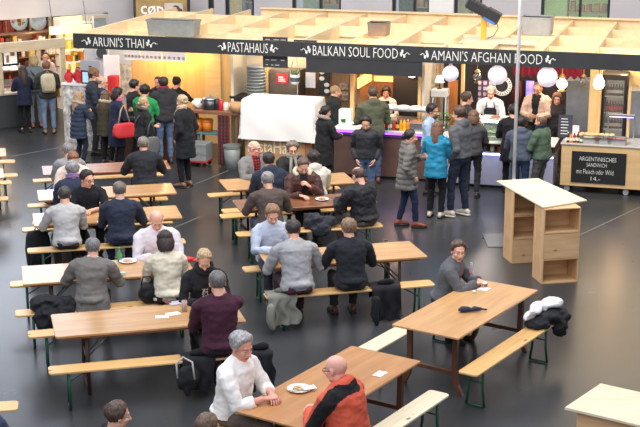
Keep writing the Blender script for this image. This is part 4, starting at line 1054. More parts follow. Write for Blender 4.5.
for k, px in enumerate((6, 13.5)):
    s_, z_ = AD(px, 67, .3); t = link('pendant_lamp', None, None, deli(s_, .3, z_-.06), DA, ('white bowl pendant lamp under the menu screen, left one', 'white bowl pendant lamp under the menu screen, right one')[k], 'lamp'); m = MB(); m.lathe([(.03, .1), (.06, .09), (.1, .0), (.09, .0), (.05, .08), (.02, .09)], n=16); part(m, 'shade', [mat((250, 246, 236), .4, var=.02, emit=1.2)], t, True); m = MB(); m.tube([(0, 0, .1), (0, 0, 1.75-z_+.06)], .005, n=5); part(m, 'cord', [BLK], t)
# wooden shelf units and goods behind the delicatessen
def shelf_unit(lb, loc, rz, W_, D_, H_, zs, mt, goods, seed, nm='shelf_unit', z0=0, back=None):
    t = thing(nm, lb, 'shelf', loc, rz); m = MB()
    for z in zs: m.bb(.02, W_-.02, 0, D_, z, z+.025)
    part(m, 'shelf_boards', [mt], t, kind='stuff'); m = MB(); m.bb(0, .02, 0, D_, z0, H_); part(m, 'side_panel', [mt], t); m = MB(); m.bb(W_-.02, W_, 0, D_, z0, H_); part(m, 'side_panel', [mt], t); m = MB(); m.bb(0, W_, D_, D_+.02, z0, H_); part(m, 'back_panel', [back or mt], t)
    rr = random.Random(seed)
    for gi, col in enumerate(goods):
        m = MB()
        for i, z in enumerate(zs[:-1]):
            gap = zs[i+1]-z-.05; x = .05+gi*.03
            while x < W_-.14:
                w = rr.uniform(.06, .12)
                if rr.randrange(len(goods)) == 0:
                    if rr.random() < .5: m.lathe([(0, 0), (w*.45, 0), (w*.45, gap*.6), (w*.2, gap*.75), (w*.2, gap*.9), (0, gap*.9)], (x+w/2, D_*.45, z+.026), n=8)
                    else: m.bb(x, x+w, D_*.2, D_*.7, z+.026, z+.026+gap*rr.uniform(.5, .95), .005)
                x += w+.015
        if m.v: part(m, 'goods', [mat(col, .5, var=.25, ns=14)], t, kind='stuff')
    return t
s0_ = AD(-2, 60, 1.5)[0]; s1_ = AD(61, 60, 1.5)[0]
shelf_unit('brown wooden shelf wall of jars and bottles behind the deli vendor', deli(s0_-.8, 1.5), DA, s1_-s0_+.8, .3, 1.95, (.3, .7, 1.05, 1.35, 1.65, 1.93), wood((130, 84, 56), (158, 106, 74), axis=2), ((170, 60, 50), (220, 180, 90), (90, 60, 50), (226, 214, 196)), 4)
b_ = LW+1.6; s0_ = AD(-4, 30, b_)[0]; s1_ = AD(61, 30, b_)[0]
shelf_unit('high brown shelf with plates seen over the deli frame', deli(s0_, b_), DA, s1_-s0_, .35, 2.7, (.6, 1.0, 1.35, 1.7, 2.2), wood((160, 106, 70), (190, 134, 94), axis=2), ((190, 80, 60), (236, 220, 160)), 8)
for k, px in enumerate((21, 40)):
    s_, z_ = AD(px, 22, b_-.05); m = MB(); m.lathe([(0, 0), (.14, .0), (.24, .03), (.235, .04), (.13, .012), (0, .012)], n=20, M=Matrix.Rotation(R(80), 3, 'X')); solo(m, 'display_plate', [mat((224, 220, 206), .25, var=.2, ns=9)], ('big patterned plate standing on the high brown shelf, left one', 'big patterned plate standing on the high brown shelf, right one')[k], 'plate', deli(s_, b_+.1, z_), DA, None, True)
q0 = AD(62, 40, 1.3)[0]; q1 = AD(82, 40, 1.3)[0]
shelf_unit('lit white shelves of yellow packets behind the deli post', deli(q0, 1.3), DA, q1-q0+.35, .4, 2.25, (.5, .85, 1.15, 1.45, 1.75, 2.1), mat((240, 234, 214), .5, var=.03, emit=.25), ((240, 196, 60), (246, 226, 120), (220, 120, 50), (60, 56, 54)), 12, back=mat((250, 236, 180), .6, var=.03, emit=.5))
q = (AD(50, 28, 1.2)[0], AD(98, 30, 1.2)[0]); z_ = AD(75, 33, 1.2)[1]; z2_ = AD(75, 25, 1.2)[1]
t = link('light_box', None, None, deli(q[0], 1.15, z_), DA, 'long cream light box over the yellow packet shelves', 'lamp'); m = MB(); m.bb(0, (q[1]-q[0])*.85, 0, .12, 0, z2_-z_, .01); part(m, 'casing', [mat((246, 232, 196), .5, var=.03, emit=.35)], t); m = MB(); m.tube([(.1, .1, z2_-z_), (.1, .3, 3.0-z_)], .01, n=6); part(m, 'bracket', [STEEL], t); m = MB(); m.tube([(1.0, .1, z2_-z_), (1.0, .3, 3.0-z_)], .01, n=6); part(m, 'bracket', [STEEL], t)
q = (AD(84, 30, 1.6)[0], AD(104, 30, 1.6)[0]); t = link('glass_cabinet', None, None, deli(q[0], 1.35, 0), DA, 'tall glazed steel cabinet right of the yellow packet shelves', 'cabinet'); W_ = q[1]-q[0]; H_ = AD(90, 15, 1.5)[1]
m = MB(); m.bb(0, .06, 0, .5, 0, H_); m.bb(W_-.06, W_, 0, .5, 0, H_); m.bb(.06, W_-.06, 0, .5, H_-.08, H_); m.bb(.06, W_-.06, 0, .5, 0, .1); m.bb(.06, W_-.06, .48, .5, .1, H_-.08); part(m, 'frame', [mat((206, 198, 180), .5)], t); m = MB(); m.bb(.06, W_-.06, .02, .03, .1, H_-.08); part(m, 'glass_door', [mat((190, 200, 204), .1, alpha=.5)], t)

# ---- pasta stall
def bucket(name, mt, lb, a, b, z, r, h, lid=None, cat='bucket', grp=None):
    t = hthing(name, lb, cat, a, b, z, grp); m = MB(); m.lathe([(0, 0), (r*.86, 0), (r, h), (r*.95, h), (r*.82, .01), (0, .01)], n=20); part(m, 'bucket_body', [mt], t, True); m = MB(); m.lathe([(r*1.0, h-.03), (r*1.07, h-.03), (r*1.07, h+.015), (0, h+.02)], n=20); part(m, 'rim', [lid or mt], t); return t
q = rect(246, 64, 265, 96, .75); zc = q[2]; 
t = hthing('tub_shelf', 'dark shelf carrying the stack of round grey tubs', 'shelf', q[0]-.3, .55, 0); m = MB(); m.bb(0, q[1]-q[0]+.5, 0, .5, zc-.05, zc, .004); part(m, 'shelf_top', [BLACK], t); m = MB(); m.bb(.02, .06, .03, .47, 0, zc-.05); part(m, 'leg_frame', [BLACK], t); m = MB(); m.bb(q[1]-q[0]+.44, q[1]-q[0]+.48, .03, .47, 0, zc-.05); part(m, 'leg_frame', [BLACK], t)
nt_ = 9; hh = (q[3]-q[2])/nt_; rad = (q[1]-q[0])/2; zz = zc+.001
for k in range(nt_):
    m = MB(); m.lathe([(0, 0), (rad*.93, 0), (rad*.96, hh*.62), (rad, hh*.64), (rad, hh*.92), (rad*.9, hh*.94), (0, hh*.94)], n=22)
    hsolo(m, 'stacked_tub', [mat((160, 168, 170), .45, .15, var=.06)], ('round grey tub at the bottom of the stack' if k == 0 else 'round grey tub at the top of the stack' if k == nt_-1 else 'round grey tub within the tall stack left of the steel fridge'), 'tub', (q[0]+q[1])/2, .8, zz, 'grey tubs stacked left of the steel fridge' if 0 < k < nt_-1 else None, True); zz += hh*.945
q = rect(270, 69, 300, 120, 1.0); t = hthing('steel_fridge', 'brown-grey steel fridge with a red notice on its door', 'fridge', q[0], .9, 0); W_ = q[1]-q[0]; m = MB(); m.bb(0, W_, .03, .45, 0, q[3], .01); part(m, 'cabinet', [mat((128, 116, 108), .35, .6)], t); m = MB(); m.bb(.02, W_-.02, 0, .03, .1, q[3]-.02, .006); part(m, 'door', [mat((134, 122, 114), .3, .6)], t); m = MB(); m.tube([(W_-.08, -.03, 1.0), (W_-.08, -.03, 1.3)], .012, n=8); part(m, 'handle', [INOX], t)
q3 = rect(276, 73.5, 288, 84, .88); m = MB(); m.bb(0, q3[1]-q3[0], 0, .006, 0, q3[3]-q3[2]); o = hsolo(m, 'red_notice', [mat((214, 58, 66), .6, var=.03)], 'red notice with white text lines on the steel fridge', 'sign', q3[0], .88, q3[2])
for (u0, u1, v0, v1) in ((.2, .6, .58, .72), (.2, .75, .38, .5), (.2, .8, .2, .32)):
    m = MB(); W_, H_ = q3[1]-q3[0], q3[3]-q3[2]; m.bb(W_*u0, W_*u1, -.002, 0, H_*v0, H_*v1); part(m, 'text_line', [CHALK], o)
q = rect(300.5, 70, 318, 120, 1.1); hbox('partition_board', 'brown upright panel behind the hanging planter', 'panel', fromz(q, 0), 1.36, .03, BROWNW)
q = rect(319, 70, 349, 125, 1.15); hbox('brown_board', 'brown pin board behind the balding man at the cloth', 'board', fromz(q, 0), 1.15, .04, wood((150, 112, 76), (172, 134, 96), axis=2))
q = rect(318, 70, 329, 96, 1.0); t = hthing('chalk_banner', 'narrow black banner with white chalk drawing', 'banner', q[0], 1.05, q[2]); m = MB(); W_, H_ = q[1]-q[0], ZB-q[2]-.02; m.bb(0, W_, 0, .02, 0, H_); part(m, 'sheet', [BOARD], t); m = MB(); rr = random.Random(2)
for k in range(6): m.ell((W_*rr.uniform(.25, .75), -.002, H_*(k+.7)/7), (.06, .004, .045), nu=9, nv=5)
part(m, 'drawing', [CHALK], t, kind='stuff')
def chalkboard(lb, r, b, lines=3, z1=None):
    a0, a1, z0, zt = r; zt = z1 or zt; t = hthing('chalk_menu', lb, 'menu', a0, b, z0); W_, H_ = a1-a0, zt-z0; m = MB(); m.bb(0, W_, 0, .02, 0, H_, .002); part(m, 'board', [BOARD], t); rr = random.Random(int(a0*100))
    m = MB()
    for k in range(lines):
        x = .06
        while x < W_-.12:
            w = rr.uniform(.04, .12); zz = H_*(k+.5)/lines; m.bb(x, x+w, -.003, 0, zz-.008, zz+.008); x += w+rr.uniform(.03, .12)
    part(m, 'chalk_lines', [mat((170, 170, 168), .8)], t, kind='stuff'); return t
chalkboard('black menu board hanging above and below the beam over the steel fridge', rect(263, 36.5, 288, 68, .1), .0755, 6)
chalkboard('black menu board poking up behind the beam above the hanging planter', rect(294, 39.5, 317, 56, .1), .0755, 3)
chalkboard('small black menu board left of the orange lit kitchen', rect(333, 74, 350, 82, 1.36), 1.37, 2)
q = rect(300, 75, 310, 91, .7); t = hthing('paper_notice', 'white paper notice pinned on the brown panel', 'notice', q[0], 1.08, q[2]); m = MB(); m.bb(0, q[1]-q[0], 0, .006, 0, q[3]-q[2]); part(m, 'sheet', [mat((226, 228, 236), .7, var=.03)], t)
for k, (x0, y0, x1, y1) in enumerate(((339, 83, 344, 90), (344, 84, 348, 90), (341, 92, 348, 101))):
    q = rect(x0, y0, x1, y1, 1.1); hbox('small_photo', ('small photograph upper left on the brown pin board', 'small photograph upper right on the brown pin board', 'small photograph lowest on the brown pin board')[k], 'photo', q, 1.12, .01, mat((170, 150, 136), .6, var=.6, ns=20))
# hanging planter
q = rect(290, 74, 300, 84, .3); ac = (q[0]+q[1])/2; t = hthing('hanging_planter', 'white pot of succulents hanging on cords below the sign beam', 'plant', ac, .3, q[2]); r_ = (q[1]-q[0])/2; h_ = q[3]-q[2]
m = MB(); m.lathe([(0, 0), (r_*.75, 0), (r_, h_), (r_*.92, h_), (r_*.7, .02), (0, .02)], n=18); part(m, 'pot', [mat((214, 216, 216), .5)], t, True); m = MB(); m.lathe([(r_*.82, h_*.25), (r_*.97, h_*.7), (r_*.98, h_*.7), (r_*.84, h_*.25)], n=18); part(m, 'band', [mat((70, 84, 92), .5)], t)
m = MB(); rr = random.Random(1)
for k in range(22):
    an = rr.random()*6.28; l = rr.uniform(.06, .14); d = V3((math.cos(an)*.6, math.sin(an)*.6, 1)).normalized(); b0 = V3((math.cos(an)*r_*.4, math.sin(an)*r_*.4, h_)); m.tube([b0, b0+d*l*.6, b0+d*l+V3((0, 0, -.02))], [.014, .016, .004], n=6)
part(m, 'leaves', [mat((110, 140, 84), .5, var=.3)], t, True, kind='stuff')
for sg in (-1, 1): m = MB(); m.tube([(sg*r_, 0, h_), (sg*.02, 0, ZB-q[2]-.03)], .006, n=5); part(m, 'cord', [mat((214, 206, 190), .7)], t)
m = MB(); m.ell((0, 0, ZB-q[2]-.02), .025, nu=8, nv=6); part(m, 'hook', [STEEL], t); 
m = MB(); m.tube([(.05, 0, 0), (.05, 0, -.3)], .005, n=5); part(m, 'tail_cord', [mat((214, 206, 190), .7)], t); m = MB(); m.ell((.05, 0, -.3), (.02, .02, .05), nu=8, nv=6); part(m, 'tassel', [mat((214, 206, 190), .7)], t)
# covered counter
BPc = -.45; q = rect(240, 99, 316, 143, BPc); f0 = A(244, 150, BPc)[0]; f1 = A(311, 150, BPc)[0]; zt = q[3]; zl = q[2]
t = hthing('stall_counter', 'plywood counter with cream serif letters under the white sheet', 'counter', f0, BPc+.06); Wc = f1-f0
m = MB(); m.bb(0, Wc, 0, .7, 0, .86, .005); part(m, 'body', [wood((176, 136, 92), (196, 158, 114), axis=0, rough=.6, coat=0)], t); m = MB(); m.bb(.03, Wc-.03, .04, .66, .86, zt-.03, .01); part(m, 'display_case', [WHITE], t)
m = MB(); m.bb(Wc-.14, Wc-.02, -.02, 0, 0, .86); part(m, 'corner_board', [wood((150, 96, 60), (170, 116, 78), axis=2)], t)
tx = text_mb('PastaHaus', A(297, 146, BPc)[0]-A(247, 146, BPc)[0], A(270, 140, BPc)[1]-A(270, 153, BPc)[1], thin=.0); c_ = (A(247, 146, BPc)[0]+A(297, 146, BPc)[0])/2-f0; z_ = A(272, 147.5, BPc)[1]
tx.v = [(x+c_, y-.006, z+z_) for x, y, z in tx.v]; part(tx, 'lettering', [mat((236, 222, 190), .7, var=.03)], t, kind='stuff')
def sheet(W_, D_, H_, drop, seed, flare=.06):
    """a cloth lying on a box: top, four hanging sides with soft folds"""
    m = MB(); vs = []; nx, ny = 46, 30; ov = drop
    for j in range(ny+1):
        for i in range(nx+1):
            u = -ov+(W_+2*ov)*i/nx; v = -ov+(D_+2*ov)*j/ny
            ex = max(0, -u, u-W_); ey = max(0, -v, v-D_); e = max(ex, ey); x = min(max(u, 0), W_); y = min(max(v, 0), D_); z = H_
            if e > 0:
                k = .5+.5*noise.noise(V3((u*1.3+seed, v*1.3, 0))); fo = flare*min(1, e/.25)*(.5+k)*(.5+.9*e)+.01*math.sin((u+v)*9+seed)*min(1, e/.3)*e
                if ex >= ey: x += math.copysign(fo, u-W_/2)
                if ey >= ex: y += math.copysign(fo, v-D_/2)
                z = H_-e+.015*noise.noise(V3((u*2, v*2, seed)))*min(1, e/.1)
            vs.append((x, y, z+.004*noise.noise(V3((u*9, v*9, seed)))))
    m.add(vs, [(j*(nx+1)+i, j*(nx+1)+i+1, (j+1)*(nx+1)+i+1, (j+1)*(nx+1)+i) for j in range(ny) for i in range(nx)]); return m
m = sheet(Wc+.1, .76, 0, zt-zl, 2.0, .05); hsolo(m, 'white_sheet', [mat((242, 240, 236), .8, var=.02, ns=2)], 'large white sheet draped over the plywood counter', 'cloth', f0-.05, BPc+.03, zt, None, True)
# side counter with appliances
q = rect(186, 108, 240, 118, .0); zc = A(205, 111, -.1)[1]; a0 = q[0]
t = hthing('side_counter', 'brown side counter with cooking appliances left of the white sheet', 'counter', a0, -.1); W_ = A(238, 112, -.1)[0]-a0; m = MB(); m.bb(0, W_, 0, .6, zc-.06, zc, .005); part(m, 'worktop', [wood((132, 88, 64), (156, 108, 80), axis=0)], t)
for x in (.03, W_-.09):
    for y in (.05, .5): m = MB(); m.bb(x, x+.06, y, y+.06, 0, zc-.06); part(m, 'leg', [BROWNW], t)
def on(px, b, dz=0): return A(px, 100, b)[0], b, zc+.001+dz
a, b, z = on(210, .15); t = hthing('rice_cooker', 'dark steel cooker with chrome lid on the side counter', 'cooker', a, b, z); m = MB(); m.lathe([(0, 0), (.15, 0), (.16, .02), (.16, .2), (0, .2)], n=20); part(m, 'pot', [mat((74, 76, 80), .3, .7)], t, True); m = MB(); m.lathe([(.165, .2), (.165, .22), (.08, .25), (.02, .26), (.02, .29), (0, .29)], n=20); part(m, 'lid', [INOX], t, True); m = MB(); m.bb(-.2, -.15, -.03, .03, .12, .15, .01); part(m, 'handle', [BLK], t); m = MB(); m.bb(.15, .2, -.03, .03, .12, .15, .01); part(m, 'handle', [BLK], t)
for px, h, c, lb in ((221, .2, (190, 40, 44), 'red canister on the side counter'), (226, .16, (226, 222, 212), 'white canister beside the red one'), (217, .22, (36, 34, 36), 'black canister beside the cooker')):
    a, b, z = on(px, .1); m = MB(); m.lathe([(0, 0), (.055, 0), (.06, .01), (.06, h-.03), (.05, h-.02), (.05, h), (0, h)], n=14); hsolo(m, 'canister', [mat(c, .4)], lb, 'canister', a, b, z, None, True)
a, b, z = on(225, .32); m = MB(); m.lathe([(0, 0), (.07, 0), (.16, .07), (.155, .075), (.06, .012), (0, .012)], n=18); hsolo(m, 'mixing_bowl', [mat((226, 214, 170), .5)], 'cream mixing bowl behind the canisters', 'bowl', a, b, z, None, True)
m = MB(); m.ell((0, 0, .09), (.13, .11, .1)); rough_up(m, .05, 12); m.v = [(x, y, max(0, z)) for x, y, z in m.v]; a, b, z = on(198, .2); hsolo(m, 'paper_bag', [mat((226, 220, 214), .7, var=.2)], 'crumpled white paper bag on the side counter behind the blonde woman', 'bag', a, b, z, None, True)
q = rect(229, 113, 237, 126, -.25); m = MB(); m.lathe([(0, 0), (.13, 0), (.15, .18), (.14, .18), (0, .16)], n=18); hsolo(m, 'wicker_pail', [mat((196, 152, 108), .7, var=.2, ns=30)], 'tan round pail hanging left of the white sheet', 'pail', (q[0]+q[1])/2, -.0, zc+.001, None, True)
# below: crates on a red dolly, orange buckets, teal table, red cloth, bin
BQ = -.4; q = rect(188, 136, 206, 150, BQ); d0 = A(189, 153, BQ)[0]
t = hthing('dolly', 'red wheeled dolly under the grey crates', 'dolly', q[0], BQ, 0); W_ = q[1]-q[0]; m = MB(); m.bb(0, W_, 0, .4, .09, .13, .01); part(m, 'deck', [mat((186, 42, 52), .5)], t)
for x in (.06, W_-.06):
    for y in (.06, .34): m = MB(); m.lathe([(0, -.015), (.04, -.015), (.04, .015), (0, .015)], (x, y, .045), n=12, M=Matrix.Rotation(R(90), 3, 'X')); m.bb(x-.012, x+.012, y-.02, y+.02, .07, .09); part(m, 'castor', [BLK], t)
def gcrate(lb, a, b, z, W_, D_, H_, mt):
    t = hthing('plastic_crate', lb, 'crate', a, b, z); m = MB(); m.bb(0, W_, 0, D_, 0, .02); m.bb(0, W_, 0, .02, .02, H_); m.bb(0, W_, D_-.02, D_, .02, H_); m.bb(0, .02, .02, D_-.02, .02, H_); m.bb(W_-.02, W_, .02, D_-.02, .02, H_); part(m, 'walls', [mt], t)
    m = MB()
    for k in range(6): m.bb(W_*(k+.5)/6-.012, W_*(k+.5)/6+.012, -.012, 0, .01, H_-.03)
    m.bb(-.012, W_+.012, -.014, 0, H_-.03, H_); part(m, 'ribs', [mt], t, kind='stuff')
GC = mat((150, 154, 156), .5)
gcrate('lower grey plastic crate on the red dolly', q[0]+.01, BQ+.01, .131, W_-.02, .38, .17, GC); gcrate('upper grey plastic crate on the red dolly', q[0]+.01, BQ+.01, .303, W_-.02, .38, .17, GC)
OR = mat((236, 132, 44), .5, var=.06)
m = MB(); a0 = A(193, 130, -.2)[0]; a1 = A(219, 130, -.2)[0]; zt_ = A(205, 135, -.2)[1]
t = hthing('teal_stand', 'teal metal stand carrying orange buckets', 'stand', a0, -.0+.0-.02, 0); W_ = a1-a0; TE = mat((70, 130, 140), .5)
m.bb(0, W_, -.0, .36, zt_-.03, zt_, .004); part(m, 'shelf', [TE], t)
for x in (.01, W_-.05):
    for y in (.02, .3): m = MB(); m.bb(x, x+.04, y, y+.04, 0, zt_-.03); part(m, 'leg', [TE], t)
for px, lb in ((198, 'orange bucket beside the blonde woman, left one'), (207.5, 'orange bucket beside the blonde woman, right one')): bucket('orange_bucket', OR, lb, A(px, 130, .15)[0], .15, zt_+.001, .115, .24)
q = rect(215, 116, 228, 150, -.3); m = MB(); W_ = q[1]-q[0]; vs = []
for j in range(13):
    for i in range(13): vs.append((W_*i/12, .02*math.sin(i*1.9)+.01*math.sin(j), q[3]-(q[3]-.03)*j/12))
m.add(vs, [(j*13+i, j*13+i+1, (j+1)*13+i+1, (j+1)*13+i) for j in range(12) for i in range(12)]); hsolo(m, 'patterned_cloth', [cloth((132, 50, 52), .8, 'plaid', (70, 60, 66), 14)], 'red and grey patterned cloth hanging from the side counter', 'cloth', q[0], -.17, 0, None, True)
t = bucket('waste_bin', mat((140, 146, 144), .5), 'grey waste bin left of the sheet covered counter', A(233, 150, -.3)[0], -.35, 0, .17, .48, mat((120, 126, 124), .5), 'bin')
# ---- orange lit kitchen
BF = -.42; aL = A(333, 150, BF)[0]; aR_ = A(436, 150, BF)[0]; zt = A(340, 128.5, BF)[1]; Wk = aR_-aL
t = hthing('stall_counter', 'brown counter with a purple light strip under its white top', 'counter', aL, BF); m = MB(); m.bb(.0, Wk, .05, .7, .06, zt-.12, .004); part(m, 'front_panel', [mat((118, 92, 84), .35, .35, var=.2, ns=2.5)], t); m = MB(); m.bb(.02, Wk-.02, .09, .66, 0, .06); part(m, 'plinth', [BLK], t)
m = MB(); m.bb(0, Wk, .02, .7, zt-.12, zt-.03); part(m, 'apron_board', [mat((86, 60, 110), .4, var=.06)], t); m = MB(); m.bb(-.02, Wk+.02, -.02, .74, zt-.03, zt+.004, .006); part(m, 'worktop', [mat((230, 226, 224), .3, var=.03)], t); m = MB(); m.bb(0, Wk, .0, .018, zt-.065, zt-.04); part(m, 'light_strip', [mat((128, 60, 255), .4, var=.01, emit=7)], t); zk = zt+.006
q = rect(382, 106, 434, 112, -.05); t = hthing('pass_shelf', 'stainless pass shelf with white plates over the sauces', 'shelf', q[0], -.1, zk); W_ = q[1]-q[0]; h_ = q[2]-zk+.02; m = MB(); m.bb(0, W_, 0, .34, h_-.03, h_, .004); part(m, 'shelf_plate', [INOX], t)
for x in (.03, W_-.06):
    for y in (.03, .29): m = MB(); m.bb(x, x+.025, y, y+.025, 0, h_-.03); part(m, 'leg', [INOX], t)
for k in range(4):
    for j in range(3):
        m = MB(); m.lathe([(.13, 0), (.135, .008), (.08, .03), (0, .03), (0, .022), (.075, .022)], n=22); hsolo(m, 'white_plate', [mat((246, 244, 240), .2, var=.02)], '%s white plate of the %s stack on the stainless pass shelf' % (('bottom', 'middle', 'top')[j], ('leftmost', 'second', 'third', 'rightmost')[k]), 'plate', q[0]+.16+k*(W_-.3)/3, .07, zk+h_+.001+j*.0125, 'upturned plates on the pass shelf', True)
def bottle(lb, a, b, z, h, r, col, cap, labelcol=None, grp=None, rz=0):
    t = hthing('bottle', lb, 'bottle', a, b, z, grp); m = MB(); m.lathe([(0, 0), (r*.92, 0), (r, .01), (r, h*.58), (r*.75, h*.7), (r*.36, h*.82), (r*.36, h*.92), (0, h*.92)], n=14); part(m, 'bottle_body', [mat(col, .15, var=.05, coat=.4)], t, True); m = MB(); m.lathe([(0, h*.9), (r*.42, h*.9), (r*.42, h), (0, h)], n=12); part(m, 'cap', [mat(cap, .4)], t)
    if labelcol: m = MB(); m.lathe([(r*1.01, h*.2), (r*1.02, h*.2), (r*1.02, h*.48), (r*1.01, h*.48)], n=14); part(m, 'paper_label', [mat(labelcol, .6, var=.1)], t)
    return t
for px, c, cp_, lc, h, lb in ((386.5, (40, 22, 20), (200, 40, 40), (196, 30, 36), .27, 'dark cola bottle with red label on the purple lit counter'), (390.5, (70, 150, 80), (40, 120, 60), (230, 236, 220), .25, 'green lemonade bottle beside the cola'), (394, (196, 40, 36), (220, 220, 216), None, .22, 'red ketchup bottle among the sauces'), (397.5, (90, 40, 30), (190, 40, 40), (220, 190, 90), .25, 'brown sauce bottle among the sauces'), (401, (232, 160, 40), (230, 120, 40), None, .23, 'orange squeeze bottle among the sauces'), (404.5, (240, 186, 50), (220, 60, 40), None, .24, 'yellow mustard bottle among the sauces'), (408, (228, 130, 50), (240, 220, 200), None, .22, 'rightmost orange sauce bottle on the purple lit counter')):
    bottle(lb, A(px, 125, BF+.1)[0], BF+.1, zk, h, .036, c, cp_, lc)
q = rect(408, 110, 432, 128, -.1); t = hthing('bain_marie', 'stainless food warmer right of the sauce bottles', 'food warmer', q[0]+.05, -.32, zk); m = MB(); m.bb(0, .55, 0, .3, 0, .16, .008); part(m, 'housing', [INOX], t); m = MB(); m.bb(.03, .52, .03, .27, .16, .175); rough_up(m, .01, 9); part(m, 'food', [mat((176, 120, 80), .6, var=.5, ns=18)], t)
q = rect(341, 97, 352, 114, .0); hbox('white_carton', 'white carton on the left end of the purple lit counter', 'box', (A(340, 100, .15)[0], A(352, 100, .15)[0], zk, zk+.28), .05, .2, WHITE, .006)
t = hthing('herb_pot', 'small green herb pot on the purple lit counter edge', 'plant', A(343.5, 118, -.2)[0], -.22, zk); m = MB(); m.lathe([(0, 0), (.035, 0), (.045, .07), (0, .07)], n=12); part(m, 'pot', [WHITE], t); m = MB()
for k in range(14): an = k*2.4; m.ell((math.cos(an)*.03, math.sin(an)*.03, .09+.004*k), (.025, .025, .012), nu=7, nv=5)
part(m, 'leaves', [mat((70, 130, 60), .5, var=.3)], t, kind='stuff')
for k, (px, w) in enumerate(((350, .3), (358, .26))): m = MB(); m.box((0, 0, .015), (w, .2, .03), .004, rz=.3-.5*k); hsolo(m, 'paper_stack', [mat((226, 226, 224), .6)], ('stack of paper trays at the left of the purple lit counter', 'second stack of paper trays in front of the olive jacket')[k], 'paper', A(px, 122, -.15)[0], -.15, zk)
hbox('lit_wall_band', 'orange lit strip along the top of the orange lit kitchen back wall', 'lamp', rect(372, 76, 393, 82, BB-.03), BB-.04, .03, mat((255, 178, 90), .5, var=.03, emit=2.2))  # glowing strip stands for the orange lit band on the wall
m = MB(); q = rect(354, 75, 372, 85, .6); m.bb(0, .03, 0, 1.0, 0, .2); hsolo(m, 'lit_wall_band', [mat((255, 190, 100), .5, var=.03, emit=2.0)], 'orange lit strip along the left side wall of the orange lit kitchen', 'lamp', aB0+.04, .25, A(360, 84, .8)[1])  # the lit band carried on along the side wall, also as glow
q = rect(393, 76, 418, 112, BB-.2); hbox('black_panel', 'tall black panel behind the vendor in the grey sweater', 'panel', fromz(q, 0), BB-.2, .04, BLACK)
q = rect(409, 75, 414, 79, BB-.3); t = hthing('downlight', 'small round white downlight on the black panel', 'lamp', q[0], BB-.24, q[2]); m = MB(); m.ell((.05, 0, .04), (.07, .03, .03)); part(m, 'lens', [mat((255, 246, 230), .3, emit=3)], t); m = MB(); m.bb(-.03, .13, .02, .04, .0, .08); part(m, 'bracket', [BLK], t)
for k, (px, py, c) in enumerate(((360, 104, (200, 196, 190)), (366, 102, (186, 60, 50)), (357, 106, (60, 58, 58)))): a = A(px, py, .75)[0]; bottle(('pale squeeze bottle on the orange lit kitchen worktop', 'red squeeze bottle on the orange lit kitchen worktop', 'black grinder on the orange lit kitchen worktop')[k], a, .72, 1.0, .24, .04, c, (40, 40, 40))
t = hthing('kitchen_worktop', 'steel worktop along the back of the orange lit kitchen', 'worktop', aB0+.1, .55); m = MB(); m.bb(0, aA0-aB0-.3, 0, .5, .94, .998, .004); part(m, 'top', [INOX], t); m = MB(); m.bb(0, aA0-aB0-.3, .03, .48, .0, .94); part(m, 'cabinet', [mat((120, 118, 116), .4, .5)], t)
# ---- Afghan stall
BG = -.55; aL = A(437, 165, BG)[0]; aR_ = A(553, 165, BG)[0]; Wa = aR_-aL
z1 = A(480, 152, BG)[1]; z2 = A(480, 143, BG)[1]; z3 = A(490, 122, BG)[1]
t = hthing('stall_counter', 'pale counter with blue-violet lit base below the white globes', 'counter', aL, BG); m = MB(); m.bb(0, Wa, .04, .75, .06, z1-.04, .004); part(m, 'base_panel', [mat((170, 172, 200), .4, var=.05)], t); m = MB(); m.bb(.02, Wa-.02, .1, .7, 0, .06); part(m, 'plinth', [BLK], t); m = MB(); m.bb(0, Wa, .0, .02, z1-.045, z1-.015); part(m, 'light_strip', [mat((190, 190, 255), .4, var=.01, emit=6)], t); m = MB(); m.bb(-.02, Wa+.02, .0, .78, z1-.015, z1+.01, .003); part(m, 'lower_shelf', [INOX], t); m = MB(); m.bb(0, Wa, .25, .75, z1+.01, z2); part(m, 'jar_bay', [mat((96, 70, 62), .6, var=.6, ns=12)], t); m = MB(); m.bb(-.02, Wa+.02, -.03, .8, z2, z2+.03, .005); part(m, 'worktop', [mat((232, 230, 224), .3, var=.03)], t); za = z2+.032
rr = random.Random(21)
for k in range(16): m = MB(); m.lathe([(0, 0), (.035, 0), (.04, .01), (.04, .07), (.03, .08), (.03, .095), (0, .095)], n=10); hsolo(m, 'spice_jar', [mat([(150, 60, 40), (190, 150, 70), (90, 80, 60), (200, 190, 170)][k % 4], .4)], 'small spice jar on the low shelf of the blue lit counter', 'jar', aL+.1+k*(Wa-.2)/15, BG+.13, z1+.011, 'spice jars under the blue lit counter top', True)
c0 = A(480, 140, BG+.1)[0]; c1 = A(509, 140, BG+.1)[0]; t = hthing('salad_case', 'glass case of green salad in front of the vendor in white', 'display case', c0, BG+.08, za); W_ = c1-c0; H_ = max(.2, z3-za)
m = MB(); m.bb(0, W_, 0, .01, 0, H_); m.bb(0, .01, .01, .5, 0, H_); m.bb(W_-.01, W_, .01, .5, 0, H_); part(m, 'glass', [GLS], t); m = MB(); m.bb(-.02, W_+.02, -.02, .55, H_, H_+.02, .004); part(m, 'top', [mat((224, 230, 214), .25, var=.05)], t); m = MB()
for z in (.07, .16): m.bb(.02, W_-.02, .05, .45, z, z+.012)
part(m, 'tray', [mat((220, 226, 190), .4)], t); m = MB(); rr = random.Random(4)
for k in range(60): m.ell((rr.uniform(.05, W_-.05), rr.uniform(.08, .42), rr.choice((.03, .1, .19))), (.05, .04, .022), nu=7, nv=5)
part(m, 'salad', [mat((120, 156, 66), .5, var=.5, ns=10)], t, kind='stuff'); m = MB(); m.bb(.02, W_-.02, .02, .04, H_-.03, H_-.01); part(m, 'light_tube', [mat((250, 255, 220), .4, emit=5)], t)
